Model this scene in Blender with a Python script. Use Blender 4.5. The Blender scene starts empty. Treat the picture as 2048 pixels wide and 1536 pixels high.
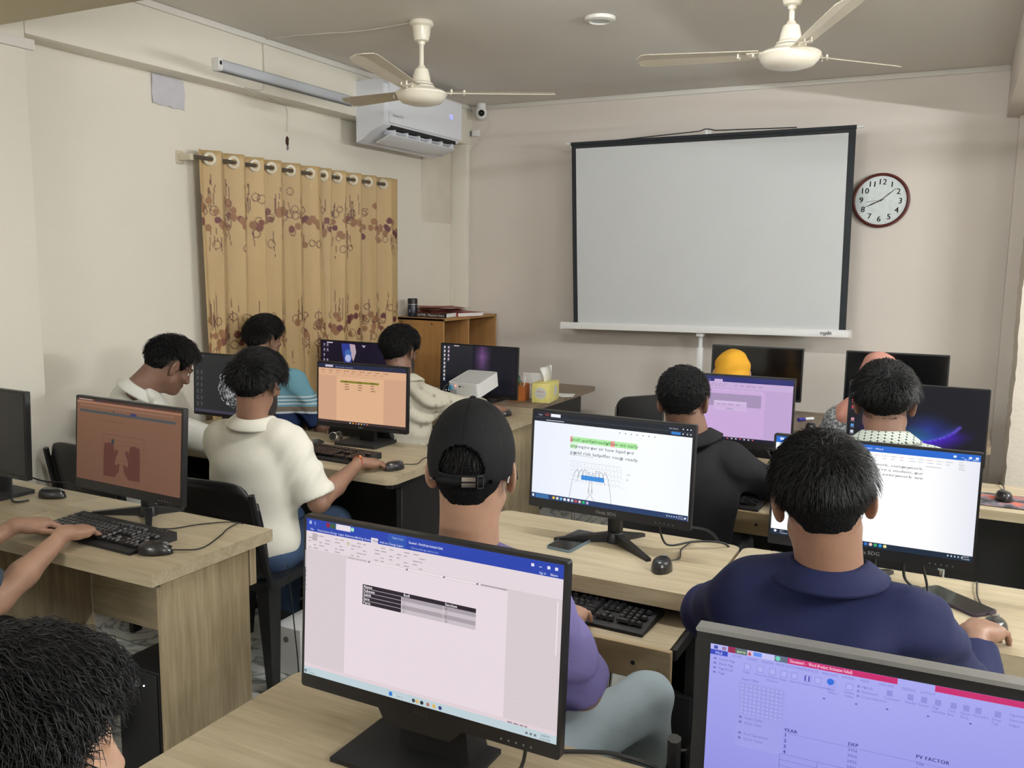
import bpy, bmesh, math, random
import numpy as np
from mathutils import Vector, Matrix, Euler

sc = bpy.context.scene
COL = sc.collection
R = math.radians
rng = np.random.default_rng(7)
random.seed(7)

# ---------------------------------------------------------------- camera
H_CAM = 1.65
cam_d = bpy.data.cameras.new('camera')
cam = bpy.data.objects.new('camera', cam_d)
COL.objects.link(cam)
_yaw, _pit, _rol = R(26.867), R(7.83), R(0.7787)
_f = Vector((-math.sin(_yaw)*math.cos(_pit), math.cos(_yaw)*math.cos(_pit), -math.sin(_pit)))
_r = Vector((math.cos(_yaw), math.sin(_yaw), 0))
_u = _r.cross(_f)
_r2 = _r*math.cos(_rol) + _u*math.sin(_rol)
_u2 = -_r*math.sin(_rol) + _u*math.cos(_rol)
m = Matrix((( _r2.x, _u2.x, -_f.x, 0), (_r2.y, _u2.y, -_f.y, 0), (_r2.z, _u2.z, -_f.z, H_CAM), (0, 0, 0, 1)))
cam.matrix_world = m
cam_d.sensor_fit = 'HORIZONTAL'
cam_d.sensor_width = 36.0
cam_d.lens = 1761.2*36.0/2048
cam_d.clip_start = 0.02
cam_d.clip_end = 60
sc.camera = cam

# ---------------------------------------------------------------- world, lights, exposure
world = bpy.data.worlds.new('world')
sc.world = world
world.use_nodes = True
world.node_tree.nodes['Background'].inputs[0].default_value = (0.75, 0.8, 0.9, 1)
world.node_tree.nodes['Background'].inputs[1].default_value = 0.05
sc.view_settings.view_transform = 'Standard'
sc.view_settings.look = 'None'
sc.view_settings.gamma = 1
sc.view_settings.use_curve_mapping = False
EXPO = 0.0
sc.view_settings.exposure = EXPO
TUBE_E = 275.0      # emission of the lit tube lamps
# (the lit tube lamps themselves are built in lit_tube() below: right wall and rear wall)

# ---------------------------------------------------------------- helpers
def lin(c):
    c = c/255.0
    return c/12.92 if c <= 0.04045 else ((c+0.055)/1.055)**2.4
def S(r, g, b):
    return (lin(r), lin(g), lin(b), 1.0)

def mat(name, col, rough=0.5, metal=0.0, spec=0.5, bump=None, noise=None, emit=None, coat=0.0, sheen=0.0, alpha=None):
    """bump=(scale,strength[,stretch xyz]); noise=(scale, amount, stretch xyz) brightness variation of the base colour"""
    m = bpy.data.materials.new(name)
    m.use_nodes = True
    nt = m.node_tree
    b = nt.nodes['Principled BSDF']
    b.inputs['Base Color'].default_value = col
    b.inputs['Roughness'].default_value = rough
    b.inputs['Metallic'].default_value = metal
    b.inputs['Specular IOR Level'].default_value = spec
    b.inputs['Coat Weight'].default_value = coat
    b.inputs['Sheen Weight'].default_value = sheen
    tc = nt.nodes.new('ShaderNodeTexCoord')
    def noisenode(scale, stretch, detail=4):
        mp = nt.nodes.new('ShaderNodeMapping')
        mp.inputs['Scale'].default_value = stretch
        nt.links.new(tc.outputs['Object'], mp.inputs[0])
        n = nt.nodes.new('ShaderNodeTexNoise')
        n.inputs['Scale'].default_value = scale
        n.inputs['Detail'].default_value = detail
        nt.links.new(mp.outputs[0], n.inputs['Vector'])
        return n
    if noise:
        n = noisenode(noise[0], noise[2] if len(noise) > 2 else (1, 1, 1))
        mr = nt.nodes.new('ShaderNodeMapRange')
        mr.inputs['From Min'].default_value = 0.3
        mr.inputs['From Max'].default_value = 0.7
        mr.inputs['To Min'].default_value = 1-noise[1]
        mr.inputs['To Max'].default_value = 1+noise[1]
        nt.links.new(n.outputs['Fac'], mr.inputs['Value'])
        hsv = nt.nodes.new('ShaderNodeHueSaturation')
        hsv.inputs['Color'].default_value = col
        nt.links.new(mr.outputs[0], hsv.inputs['Value'])
        nt.links.new(hsv.outputs[0], b.inputs['Base Color'])
    if bump:
        n = noisenode(bump[0], bump[2] if len(bump) > 2 else (1, 1, 1), 3)
        bp = nt.nodes.new('ShaderNodeBump')
        bp.inputs['Strength'].default_value = bump[1]
        bp.inputs['Distance'].default_value = 0.01
        nt.links.new(n.outputs['Fac'], bp.inputs['Height'])
        nt.links.new(bp.outputs[0], b.inputs['Normal'])
    if emit:
        b.inputs['Emission Color'].default_value = emit[0]
        b.inputs['Emission Strength'].default_value = emit[1]
    return m

def wood(name, c1, c2, axis=0, rough=0.42, scale=1.0):
    """laminate wood: grain running along an axis (0 x, 1 y, 2 z)"""
    m = bpy.data.materials.new(name)
    m.use_nodes = True
    nt = m.node_tree
    b = nt.nodes['Principled BSDF']
    b.inputs['Roughness'].default_value = rough
    tc = nt.nodes.new('ShaderNodeTexCoord')
    st = [14.0, 14.0, 14.0]
    st[axis] = 1.1
    mp = nt.nodes.new('ShaderNodeMapping')
    mp.inputs['Scale'].default_value = [v*scale for v in st]
    nt.links.new(tc.outputs['Object'], mp.inputs[0])
    n1 = nt.nodes.new('ShaderNodeTexNoise'); n1.inputs['Scale'].default_value = 1.0
    n1.inputs['Detail'].default_value = 5; n1.inputs['Distortion'].default_value = 1.2
    nt.links.new(mp.outputs[0], n1.inputs['Vector'])
    n2 = nt.nodes.new('ShaderNodeTexNoise'); n2.inputs['Scale'].default_value = 7.0
    n2.inputs['Detail'].default_value = 3
    nt.links.new(mp.outputs[0], n2.inputs['Vector'])
    mx = nt.nodes.new('ShaderNodeMath'); mx.operation = 'MULTIPLY_ADD'
    mx.inputs[1].default_value = 0.45
    nt.links.new(n2.outputs['Fac'], mx.inputs[0]); 
    mm = nt.nodes.new('ShaderNodeMath'); mm.operation = 'MULTIPLY'; mm.inputs[1].default_value = 0.62
    nt.links.new(n1.outputs['Fac'], mm.inputs[0]); nt.links.new(mm.outputs[0], mx.inputs[2])
    cr = nt.nodes.new('ShaderNodeValToRGB')
    cr.color_ramp.elements[0].position = 0.38; cr.color_ramp.elements[0].color = c2
    cr.color_ramp.elements[1].position = 0.66; cr.color_ramp.elements[1].color = c1
    nt.links.new(mx.outputs[0], cr.inputs[0])
    nt.links.new(cr.outputs[0], b.inputs['Base Color'])
    bp = nt.nodes.new('ShaderNodeBump'); bp.inputs['Strength'].default_value = 0.06
    bp.inputs['Distance'].default_value = 0.002
    nt.links.new(n2.outputs['Fac'], bp.inputs['Height']); nt.links.new(bp.outputs[0], b.inputs['Normal'])
    return m

def vcol_mat(name, emit=None, rough=0.5, spec=0.5, bump=None, sheen=0):
    """colour comes from the mesh's 'Col' attribute; emit = strength for screens"""
    m = mat(name, (0.5, 0.5, 0.5, 1), rough, 0, spec, bump, sheen=sheen)
    nt = m.node_tree
    b = nt.nodes['Principled BSDF']
    a = nt.nodes.new('ShaderNodeAttribute'); a.attribute_name = 'Col'
    if emit is None:
        nt.links.new(a.outputs['Color'], b.inputs['Base Color'])
    else:
        b.inputs['Base Color'].default_value = (0.01, 0.01, 0.01, 1)
        nt.links.new(a.outputs['Color'], b.inputs['Emission Color'])
        b.inputs['Emission Strength'].default_value = emit
    return m

def tag(o, label=None, cat=None, group=None, kind=None):
    if label: o['label'] = label
    if cat: o['category'] = cat
    if group: o['group'] = group
    if kind: o['kind'] = kind
    return o

def thing(name, label, cat, loc=(0, 0, 0), rz=0.0, group=None):
    o = bpy.data.objects.new(name, None)
    o.empty_display_size = 0.05
    COL.objects.link(o)
    o.location = loc
    o.rotation_euler = (0, 0, rz)
    return tag(o, label, cat, group)

def raw(name, verts, faces, material, parent=None, smooth=False, cols=None):
    me = bpy.data.meshes.new(name)
    me.from_pydata([tuple(v) for v in verts] if not isinstance(verts, np.ndarray) else verts.tolist(), [], faces.tolist() if isinstance(faces, np.ndarray) else faces)
    if cols is not None:
        at = me.color_attributes.new('Col', 'FLOAT_COLOR', 'POINT')
        c = np.ones((len(me.vertices), 4), np.float32); c[:, :3] = np.asarray(cols)[:, :3]
        at.data.foreach_set('color', c.ravel())
    if smooth:
        me.polygons.foreach_set('use_smooth', [True]*len(me.polygons))
    me.materials.append(material)
    o = bpy.data.objects.new(name, me)
    COL.objects.link(o)
    if parent: o.parent = parent
    return o

def obj(name, bm, material, parent=None, bevel=0.0, seg=2, smooth=None, loc=None):
    if bevel > 0:
        es = [e for e in bm.edges if len(e.link_faces) == 2 and e.calc_face_angle(0) > 0.6]
        if es:
            bmesh.ops.bevel(bm, geom=es, offset=bevel, segments=seg, affect='EDGES', profile=0.5, clamp_overlap=True)
    bmesh.ops.recalc_face_normals(bm, faces=bm.faces[:])
    me = bpy.data.meshes.new(name)
    bm.to_mesh(me)
    bm.free()
    me.materials.append(material)
    if smooth is None: smooth = bevel > 0
    if smooth:
        me.polygons.foreach_set('use_smooth', [True]*len(me.polygons))
        try: me.set_sharp_from_angle(angle=R(38))
        except Exception: pass
    o = bpy.data.objects.new(name, me)
    COL.objects.link(o)
    if parent: o.parent = parent
    if loc: o.location = loc
    return o

def BM(): return bmesh.new()
def box(bm, c, s, rot=None):
    M = Matrix.Translation(c)
    if rot is not None: M = M @ Euler(rot).to_matrix().to_4x4()
    M = M @ Matrix.Diagonal((s[0], s[1], s[2], 1))
    return bmesh.ops.create_cube(bm, size=1.0, matrix=M)
def b2(bm, x0, x1, y0, y1, z0, z1):
    return box(bm, ((x0+x1)/2, (y0+y1)/2, (z0+z1)/2), (x1-x0, y1-y0, z1-z0))
def cyl(bm, p0, p1, r0, r1=None, seg=16):
    p0 = Vector(p0); p1 = Vector(p1); d = p1-p0
    M = Matrix.Translation((p0+p1)/2) @ d.to_track_quat('Z', 'Y').to_matrix().to_4x4()
    bmesh.ops.create_cone(bm, cap_ends=True, segments=seg, radius1=r0, radius2=r0 if r1 is None else r1, depth=d.length, matrix=M)
def sph(bm, c, r, seg=16, sc3=None):
    M = Matrix.Translation(c)
    if sc3: M = M @ Matrix.Diagonal((sc3[0], sc3[1], sc3[2], 1))
    bmesh.ops.create_uvsphere(bm, u_segments=seg, v_segments=max(6, seg//2), radius=r, matrix=M)
def smooth_path(pts, n=6):
    P = [Vector(p) for p in pts]
    if len(P) < 3: return P
    out = []
    for i in range(len(P)-1):
        p0 = P[max(i-1, 0)]; p1 = P[i]; p2 = P[i+1]; p3 = P[min(i+2, len(P)-1)]
        for k in range(n):
            t = k/n
            out.append(0.5*((2*p1)+(p2-p0)*t+(2*p0-5*p1+4*p2-p3)*t*t+(3*p1-p0-3*p2+p3)*t**3))
    out.append(P[-1])
    return out
def tube(bm, pts, r, seg=8, n=6, sm=True):
    P = smooth_path(pts, n) if sm else [Vector(p) for p in pts]
    rings = []
    up = Vector((0.013, 0.02, 1)).normalized()
    for i, p in enumerate(P):
        t = (P[min(i+1, len(P)-1)]-P[max(i-1, 0)]).normalized()
        a = t.cross(up)
        if a.length < 1e-3: a = t.cross(Vector((1, 0, 0)))
        a.normalize(); b = a.cross(t).normalized(); up = b
        rr = r(i/(len(P)-1)) if callable(r) else r
        rings.append([bm.verts.new(p+a*math.cos(2*math.pi*k/seg)*rr+b*math.sin(2*math.pi*k/seg)*rr) for k in range(seg)])
    for i in range(len(rings)-1):
        for k in range(seg):
            bm.faces.new((rings[i][k], rings[i][(k+1) % seg], rings[i+1][(k+1) % seg], rings[i+1][k]))
    bm.faces.new(rings[0][::-1]); bm.faces.new(rings[-1])
def prism(bm, poly, z0, z1, axis='z'):
    f = {'z': lambda p, h: (p[0], p[1], h), 'y': lambda p, h: (p[0], h, p[1]), 'x': lambda p, h: (h, p[0], p[1])}[axis]
    a = [bm.verts.new(f(p, z0)) for p in poly]; b = [bm.verts.new(f(p, z1)) for p in poly]
    n = len(poly)
    bm.faces.new(a[::-1]); bm.faces.new(b)
    for i in range(n): bm.faces.new((a[i], a[(i+1) % n], b[(i+1) % n], b[i]))
def rrect(x0, x1, y0, y1, r, n=5):
    """rounded rectangle outline; r = radius or 4 radii (x0y0, x1y0, x1y1, x0y1)"""
    rr = r if isinstance(r, (list, tuple)) else (r,)*4
    out = []
    for (cx, cy, a0), q in zip(((x0, y0, 180), (x1, y0, 270), (x1, y1, 0), (x0, y1, 90)), rr):
        sx = 1 if cx == x0 else -1; sy = 1 if cy == y0 else -1
        if q <= 0: out.append((cx, cy)); continue
        for k in range(n+1):
            a = R(a0+90*k/n)
            out.append((cx+sx*q+q*math.cos(a), cy+sy*q+q*math.sin(a)))
    return out
def lathe(bm, prof, seg=32, c=(0, 0, 0)):
    rings = []
    for (r, z) in prof:
        if r < 1e-5: rings.append([bm.verts.new((c[0], c[1], c[2]+z))])
        else: rings.append([bm.verts.new((c[0]+r*math.cos(2*math.pi*k/seg), c[1]+r*math.sin(2*math.pi*k/seg), c[2]+z)) for k in range(seg)])
    for A, B in zip(rings[:-1], rings[1:]):
        for k in range(seg):
            a = A[k % len(A)]; b = A[(k+1) % len(A)]; c2 = B[(k+1) % len(B)]; d = B[k % len(B)]
            vs = []
            for v in (a, b, c2, d):
                if v not in vs: vs.append(v)
            if len(vs) >= 3: bm.faces.new(vs)
def dup(o, parent=None):
    c = o.copy(); COL.objects.link(c)
    c.parent = parent
    for ch in o.children: dup(ch, c)
    return c

# ---------------------------------------------------------------- lettering (glyph meshes from the built-in font, made once)
CHARS = 'ABCDEFGHIJKLMNOPQRSTUVWXYZabcdefghijklmnopqrstuvwxyz0123456789.,-()\'’:/'
GL = {}
def _make_glyphs():
    tmp = []
    def mk(body):
        cu = bpy.data.curves.new('glyph', 'FONT'); cu.body = body; cu.size = 1.0; cu.resolution_u = 3
        o = bpy.data.objects.new('glyph', cu); COL.objects.link(o); tmp.append(o); return o
    L = [(ch, mk(ch), mk(ch+'|')) for ch in CHARS]
    bar = mk('|')
    bpy.context.view_layer.update()
    dg = bpy.context.evaluated_depsgraph_get()
    def data(o):
        me = bpy.data.meshes.new_from_object(o.evaluated_get(dg))
        v = np.array([x.co[:2] for x in me.vertices]).reshape(-1, 2); f = [tuple(p.vertices) for p in me.polygons]
        bpy.data.meshes.remove(me)
        return v, f
    bx = data(bar)[0][:, 0].min()
    for ch, o1, o2 in L:
        v, f = data(o1); w = data(o2)[0]
        top = w[:, 1].max()
        GL[ch] = (v, f, w[w[:, 1] < w[:, 1].min()+1e-3][:, 0].min()-bx)
    for o in tmp:
        cu = o.data; bpy.data.objects.remove(o); bpy.data.curves.remove(cu)
_make_glyphs()
GL[' '] = (np.zeros((0, 2)), [], 0.28)
def text2d(s, size, mono=None, bold=0.0):
    """-> verts (n,2), faces, width; bold = extra horizontal smear"""
    V = []; F = []; x = 0; n = 0
    for ch in s:
        v, f, adv = GL.get(ch, GL[' '])
        for dx in ((0,) if not bold else (0, bold, 2*bold)):
            if len(v):
                off = (mono-adv)/2 if mono else 0
                V.append(v+np.array([x+off+dx, 0])); F += [tuple(i+n for i in p) for p in f]; n += len(v)
        x += mono if mono else adv+2*bold
    V = np.concatenate(V) if V else np.zeros((0, 2))
    return V*size, F, x*size
def text_obj(name, s, size, material, parent, loc, rot=(0, 0, 0), bold=0.0, thick=0.0006, center=False):
    v, f, w = text2d(s, size, bold=bold)
    if center: v = v-np.array([w/2, 0])
    n = len(v)
    V = [(a, b, 0) for a, b in v]
    o = raw(name, V, f, material, parent)
    o.location = loc; o.rotation_euler = rot
    return o
# ---------------------------------------------------------------- materials
M = {}
M['wall'] = mat('wall_paint', S(233, 227, 213), 0.75, bump=(60, 0.05), noise=(1.3, 0.03))
M['wallback'] = mat('wall_paint_back', S(226, 217, 207), 0.75, bump=(60, 0.05), noise=(1.3, 0.03))
M['plaster'] = mat('rough_plaster', S(222, 213, 198), 0.85, bump=(38, 0.35), noise=(6, 0.05))
M['ceil'] = mat('ceiling_paint', S(230, 225, 217), 0.8, bump=(80, 0.05), noise=(1.0, 0.02))
M['beam'] = mat('beam_paint', S(200, 188, 160), 0.8, bump=(60, 0.05))
M['grout'] = mat('grout', S(150, 146, 138), 0.9)
M['white'] = mat('white_plastic', S(236, 236, 234), 0.35)
M['pvc'] = mat('white_pvc', S(228, 224, 216), 0.4)
M['acwhite'] = mat('ac_white', S(232, 234, 240), 0.28)
M['cream'] = mat('cream_enamel', S(238, 230, 212), 0.28, coat=0.3)
M['black'] = mat('black_plastic', S(22, 22, 24), 0.42)
M['blackmatte'] = mat('black_matte', S(27, 27, 29), 0.62, bump=(400, 0.05))
M['blackgloss'] = mat('black_gloss', S(10, 10, 12), 0.12)
M['key'] = mat('key_plastic', S(26, 26, 29), 0.38)
M['keyprint'] = mat('key_print', S(200, 200, 200), 0.6)
M['grey'] = mat('grey_plastic', S(120, 122, 124), 0.5)
M['silver'] = mat('silver_trim', S(150, 150, 150), 0.35, metal=0.5)
M['chrome'] = mat('chrome', S(210, 210, 212), 0.12, metal=1.0)
M['steel'] = mat('steel', S(150, 148, 142), 0.3, metal=0.9)
M['dark'] = mat('dark_frame', S(24, 22, 22), 0.5)
M['wood'] = wood('laminate_x', S(190, 176, 148), S(164, 149, 121), 0)
M['woody'] = wood('laminate_y', S(188, 174, 147), S(162, 147, 120), 1)
M['woodz'] = wood('laminate_z', S(188, 172, 140), S(152, 135, 106), 2, scale=0.8)
M['wooddark'] = wood('walnut_laminate', S(142, 124, 104), S(112, 96, 80), 0)
M['edge'] = wood('laminate_edge', S(176, 152, 114), S(150, 128, 94), 0, scale=0.6)
M['shelf'] = wood('shelf_board', S(178, 134, 82), S(160, 116, 68), 2, rough=0.5, scale=0.5)
M['shelfback'] = wood('shelf_back', S(150, 132, 104), S(130, 112, 86), 2, rough=0.6)
M['rodmetal'] = mat('curtain_rod_metal', S(120, 112, 102), 0.3, metal=0.8)
M['ringplastic'] = mat('eyelet_plastic', S(206, 196, 172), 0.3)
M['fabric_print'] = vcol_mat('printed_curtain_cloth', rough=0.45, spec=0.35, bump=(180, 0.08), sheen=0.1)
M['screen'] = vcol_mat('lit_screen', emit=1.0, rough=0.35, spec=0.12)
M['scrcloth'] = mat('projection_cloth', S(212, 214, 215), 0.8, noise=(2.5, 0.015))
M['scrblack'] = mat('projection_border', S(38, 42, 47), 0.8)
M['redtxt'] = mat('dark_print', S(40, 36, 36), 0.7)
M['clockrim'] = mat('clock_rim', S(92, 44, 40), 0.35)
M['clockface'] = mat('clock_face', S(206, 214, 212), 0.35, noise=(30, 0.06))
M['clocknum'] = mat('clock_print', S(72, 62, 60), 0.6)
M['paper'] = mat('paper', S(238, 236, 232), 0.8)
M['paperblue'] = mat('taped_paper', S(204, 202, 208), 0.8)
M['hole'] = mat('rust_hole', S(70, 40, 32), 0.9)
M['cable'] = mat('black_cable', S(18, 18, 18), 0.5)
M['whitecable'] = mat('white_cable', S(214, 210, 198), 0.6)
M['chairplastic'] = mat('chair_plastic', S(20, 20, 22), 0.38, bump=(300, 0.04))
M['chairpad'] = mat('chair_padding', S(22, 22, 24), 0.6, bump=(120, 0.08))

# floor tile: pale marbled ceramic with dark veins
def tile_mat():
    m = mat('marbled_tile', S(196, 196, 188), 0.22)
    nt = m.node_tree; b = nt.nodes['Principled BSDF']
    g = nt.nodes.new('ShaderNodeNewGeometry')
    n = nt.nodes.new('ShaderNodeTexNoise'); n.inputs['Scale'].default_value = 3.2; n.inputs['Detail'].default_value = 9
    n.inputs['Distortion'].default_value = 1.6
    nt.links.new(g.outputs['Position'], n.inputs['Vector'])
    cr = nt.nodes.new('ShaderNodeValToRGB')
    e = cr.color_ramp.elements
    e[0].position = 0.44; e[0].color = S(196, 197, 190)
    e[1].position = 0.56; e[1].color = S(202, 202, 196)
    k = e.new(0.495); k.color = S(120, 124, 122)
    k = e.new(0.47); k.color = S(190, 190, 184)
    k = e.new(0.52); k.color = S(184, 185, 180)
    nt.links.new(n.outputs['Fac'], cr.inputs[0]); nt.links.new(cr.outputs[0], b.inputs['Base Color'])
    return m
M['tile'] = tile_mat()

# ---------------------------------------------------------------- room shell
XP, XR, YD, CZ, XW, YR = -3.672, -3.822, 6.45, 2.907, 1.95, -2.3
def struct(name, bm, m, parent=None, bevel=0.0, label=None):
    o = obj(name, bm, m, parent, bevel)
    if parent is None: o['kind'] = 'structure'
    if label: o['label'] = label
    return o
bm = BM(); b2(bm, XR-0.15, XW+0.15, YR-0.15, YD+0.15, -0.2, -0.012)
floor = struct('floor', bm, M['grout'])
tb = BM(); box(tb, (0, 0, 0), (0.592, 0.592, 0.012))
tile0 = obj('tile', tb, M['tile'], floor, 0.002, 1)
first = True
for i in range(10):
    for j in range(15):
        x = XR+0.3+i*0.6; y = YR+0.3+j*0.6
        if x > XW-0.25 or y > YD-0.1: continue
        t = tile0 if first else tile0.copy()
        if not first: COL.objects.link(t); t.parent = floor
        first = False
        t.location = (x, y, -0.006); 
bm = BM(); b2(bm, XR-0.15, XW+0.15, YR-0.15, YD+0.15, CZ, CZ+0.15); struct('ceiling', bm, M['ceil'])
bm = BM(); b2(bm, XR-0.15, XR, YR-0.15, YD+0.15, -0.2, CZ); struct('wall_left', bm, M['wall'])
bm = BM(); b2(bm, XR, XW+0.15, YD, YD+0.15, -0.2, CZ); struct('wall_back', bm, M['wallback'])
bm = BM(); b2(bm, XW, XW+0.15, YR-0.15, YD, -0.2, CZ); struct('wall_right', bm, M['wall'])
bm = BM(); b2(bm, XR, XW, YR-0.15, YR, -0.2, CZ); struct('wall_rear', bm, M['wall'])
bm = BM(); b2(bm, XR, XP, 2.57, YD, 2.60, CZ); struct('trim_1', bm, M['wall'], bevel=0.004, label='ring beam standing proud along the top of the left wall')
bm = BM(); b2(bm, XR, XP, 1.2, 2.57, 0.0, CZ); struct('trim_2', bm, M['wall'], bevel=0.008, label='cream wall column beside the left desks')
bm = BM(); b2(bm, XR, XP, 6.375, YD, 0.0, 2.60); struct('trim_3', bm, M['wall'], bevel=0.004, label='narrow corner strip under the air conditioner')
bm = BM(); b2(bm, XP, XW, 1.9, 2.392, 2.58, CZ); struct('trim_4', bm, M['beam'], bevel=0.004, label='ceiling cross beam at the top left')
bm = BM(); b2(bm, 0.168, 0.62, YR, YD, 2.59, CZ); struct('trim_5', bm, M['wallback'], bevel=0.004, label='ceiling beam along the right side')
# stepped column in the right corner with a ragged plaster edge
bm = BM(); b2(bm, 0.238, XW, 6.36, YD, 0.0, 2.59); struct('trim_6', bm, M['wallback'], bevel=0.004, label='shallow column at the right end of the back wall')
bm = BM()
pts = [(0.313+random.uniform(-.004, .004)+0.003*math.sin(z*7.3), z) for z in np.linspace(0, 2.59, 70)]
prism(bm, [(0.7, 0), ] + pts + [(0.7, 2.59)], 5.9, 6.36, 'y'); struct('trim_7', bm, M['plaster'], bevel=0.0, label='rough plastered column at the right edge')
# cover strips (cable trunking) at the ceiling line
def strip(name, a, b_, s, label):
    bm = BM(); d = Vector(b_)-Vector(a)
    box(bm, (Vector(a)+Vector(b_))/2, (max(abs(d.x), s[0]), max(abs(d.y), s[1]), s[2]))
    struct(name, bm, M['pvc'], bevel=0.003, label=label)
strip('trim_8', (XP+0.008, 2.42, CZ-0.018), (XP+0.008, YD, CZ-0.018), (0.016, 0.016, 0.034), 'white cable cover strip along the left ceiling line')
strip('trim_9', (XP, YD-0.008, CZ-0.018), (0.168, YD-0.008, CZ-0.018), (0.016, 0.016, 0.034), 'white cable cover strip along the back ceiling line')
strip('trim_10', (XP+0.01, 1.3, 2.555), (XP+0.01, 2.6, 2.555), (0.02, 0.02, 0.045), 'white cable trunking on the left column')
bm = BM(); b2(bm, XR, XR+0.006, 5.93, 6.37, 1.965, 2.60); struct('trim_11', bm, M['plaster'], bevel=0.002, label='plastered-over hatch below the air conditioner')

# ---------------------------------------------------------------- wall and ceiling fixtures
WX = XR
# lit tube lamps (their own light): right wall and rear wall, same kind as the switched-off one on the left
tube_on = mat('lit_tube', S(255, 252, 244), 0.4, emit=((0.93, 0.965, 0.99, 1), TUBE_E))
def lit_tube(p, axis, label, k=1.0):
    t = thing('tube_light', label, 'tube light', p)
    d = (0, 1, 0) if axis == 'y' else (1, 0, 0)
    s = (0.03, 1.2, 0.06) if axis == 'y' else (1.2, 0.03, 0.06)
    bm = BM(); box(bm, (0, 0, 0), s); obj('lamp_body', bm, M['white'], t, 0.004)
    n = {'y': (-0.03, 0, 0), 'x': (0, 0.03, 0)}[axis]
    bm = BM(); L = 0.57
    cyl(bm, (n[0]-d[0]*L, n[1]-d[1]*L, 0), (n[0]+d[0]*L, n[1]+d[1]*L, 0), 0.018, seg=14)
    obj('tube', bm, tube_on if k == 1.0 else mat('lit_tube_%d' % int(k*100), S(255, 252, 244), 0.4, emit=((0.93, 0.965, 0.99, 1), TUBE_E*k)), t, smooth=True)
lit_tube((XW-0.016, 3.9, 2.25), 'y', 'lit tube light high on the right wall', 1.5)
lit_tube((XW-0.016, 0.9, 2.25), 'y', 'lit tube light on the right wall behind the camera', 1.3)
lit_tube((-1.6, YR+0.016, 2.25), 'x', 'lit tube light on the rear wall')
lit_tube((-0.95, 2.392+0.016, 2.74), 'x', 'lit tube light on the far side of the ceiling cross beam', 0.75)
# switched-off batten on the left wall
t = thing('tube_light', 'switched-off white tube light on the left wall', 'tube light', (XP, 0, 0))
bm = BM(); b2(bm, 0, 0.03, 3.665, 4.845, 2.652, 2.714); obj('lamp_body', bm, M['grey'], t, 0.003)
bm = BM(); b2(bm, 0.004, 0.046, 3.665, 4.82, 2.656, 2.710); obj('diffuser', bm, mat('tube_diffuser', S(196, 200, 206), 0.35), t, 0.012, 3)
for y0, y1 in ((3.637, 3.668), (4.818, 4.846)):
    bm = BM(); b2(bm, 0, 0.05, y0, y1, 2.650, 2.716); obj('end_cap', bm, M['white'], t, 0.004)
bm = BM(); b2(bm, 0.05, 0.052, 3.645, 3.66, 2.68, 2.70); obj('rating_label', bm, M['black'], t)
# ceiling downlight
t = thing('ceiling_light', 'small round ceiling light near the ceiling fans', 'ceiling light', (-1.765, 4.43, CZ))
bm = BM(); lathe(bm, [(0.0, -0.012), (0.05, -0.014), (0.056, -0.022), (0.078, -0.016), (0.08, 0.0), (0.0, 0.0)], 36); obj('rim', bm, M['pvc'], t, smooth=True)
bm = BM(); lathe(bm, [(0.0, -0.0125), (0.05, -0.0145), (0.05, -0.012), (0, -0.011)], 30); obj('lens', bm, M['clockface'], t, smooth=True)

# ceiling fans
def blade_mesh():
    V = []; F = []
    n = 16
    for i in range(n+1):
        s = i/n; r = 0.13+0.60*s
        w0 = -0.042-0.022*s; w1 = 0.046+0.02*s
        if s > 0.9:
            q = (s-0.9)/0.1; w0 *= 1-0.25*q*q; w1 *= 1-0.75*q*q
        for k, w in enumerate((w0, (w0+w1)/2, w1)):
            z = w*0.24+(0.006 if k == 1 else 0)+0.03*s
            V.append((r, w, z+0.0015)); V.append((r, w, z-0.0015))
    for i in range(n):
        a = i*6; b = a+6
        for k in (0, 2):
            F += [(a+k, b+k, b+k+2, a+k+2), (a+k+1, a+k+3, b+k+3, b+k+1)]
        F += [(a, a+1, b+1, b), (a+4, b+4, b+5, a+5)]
    e = n*6
    F += [(0, 2, 3, 1), (2, 4, 5, 3), (e, e+1, e+3, e+2), (e+2, e+3, e+5, e+4)]
    return V, F
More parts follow.
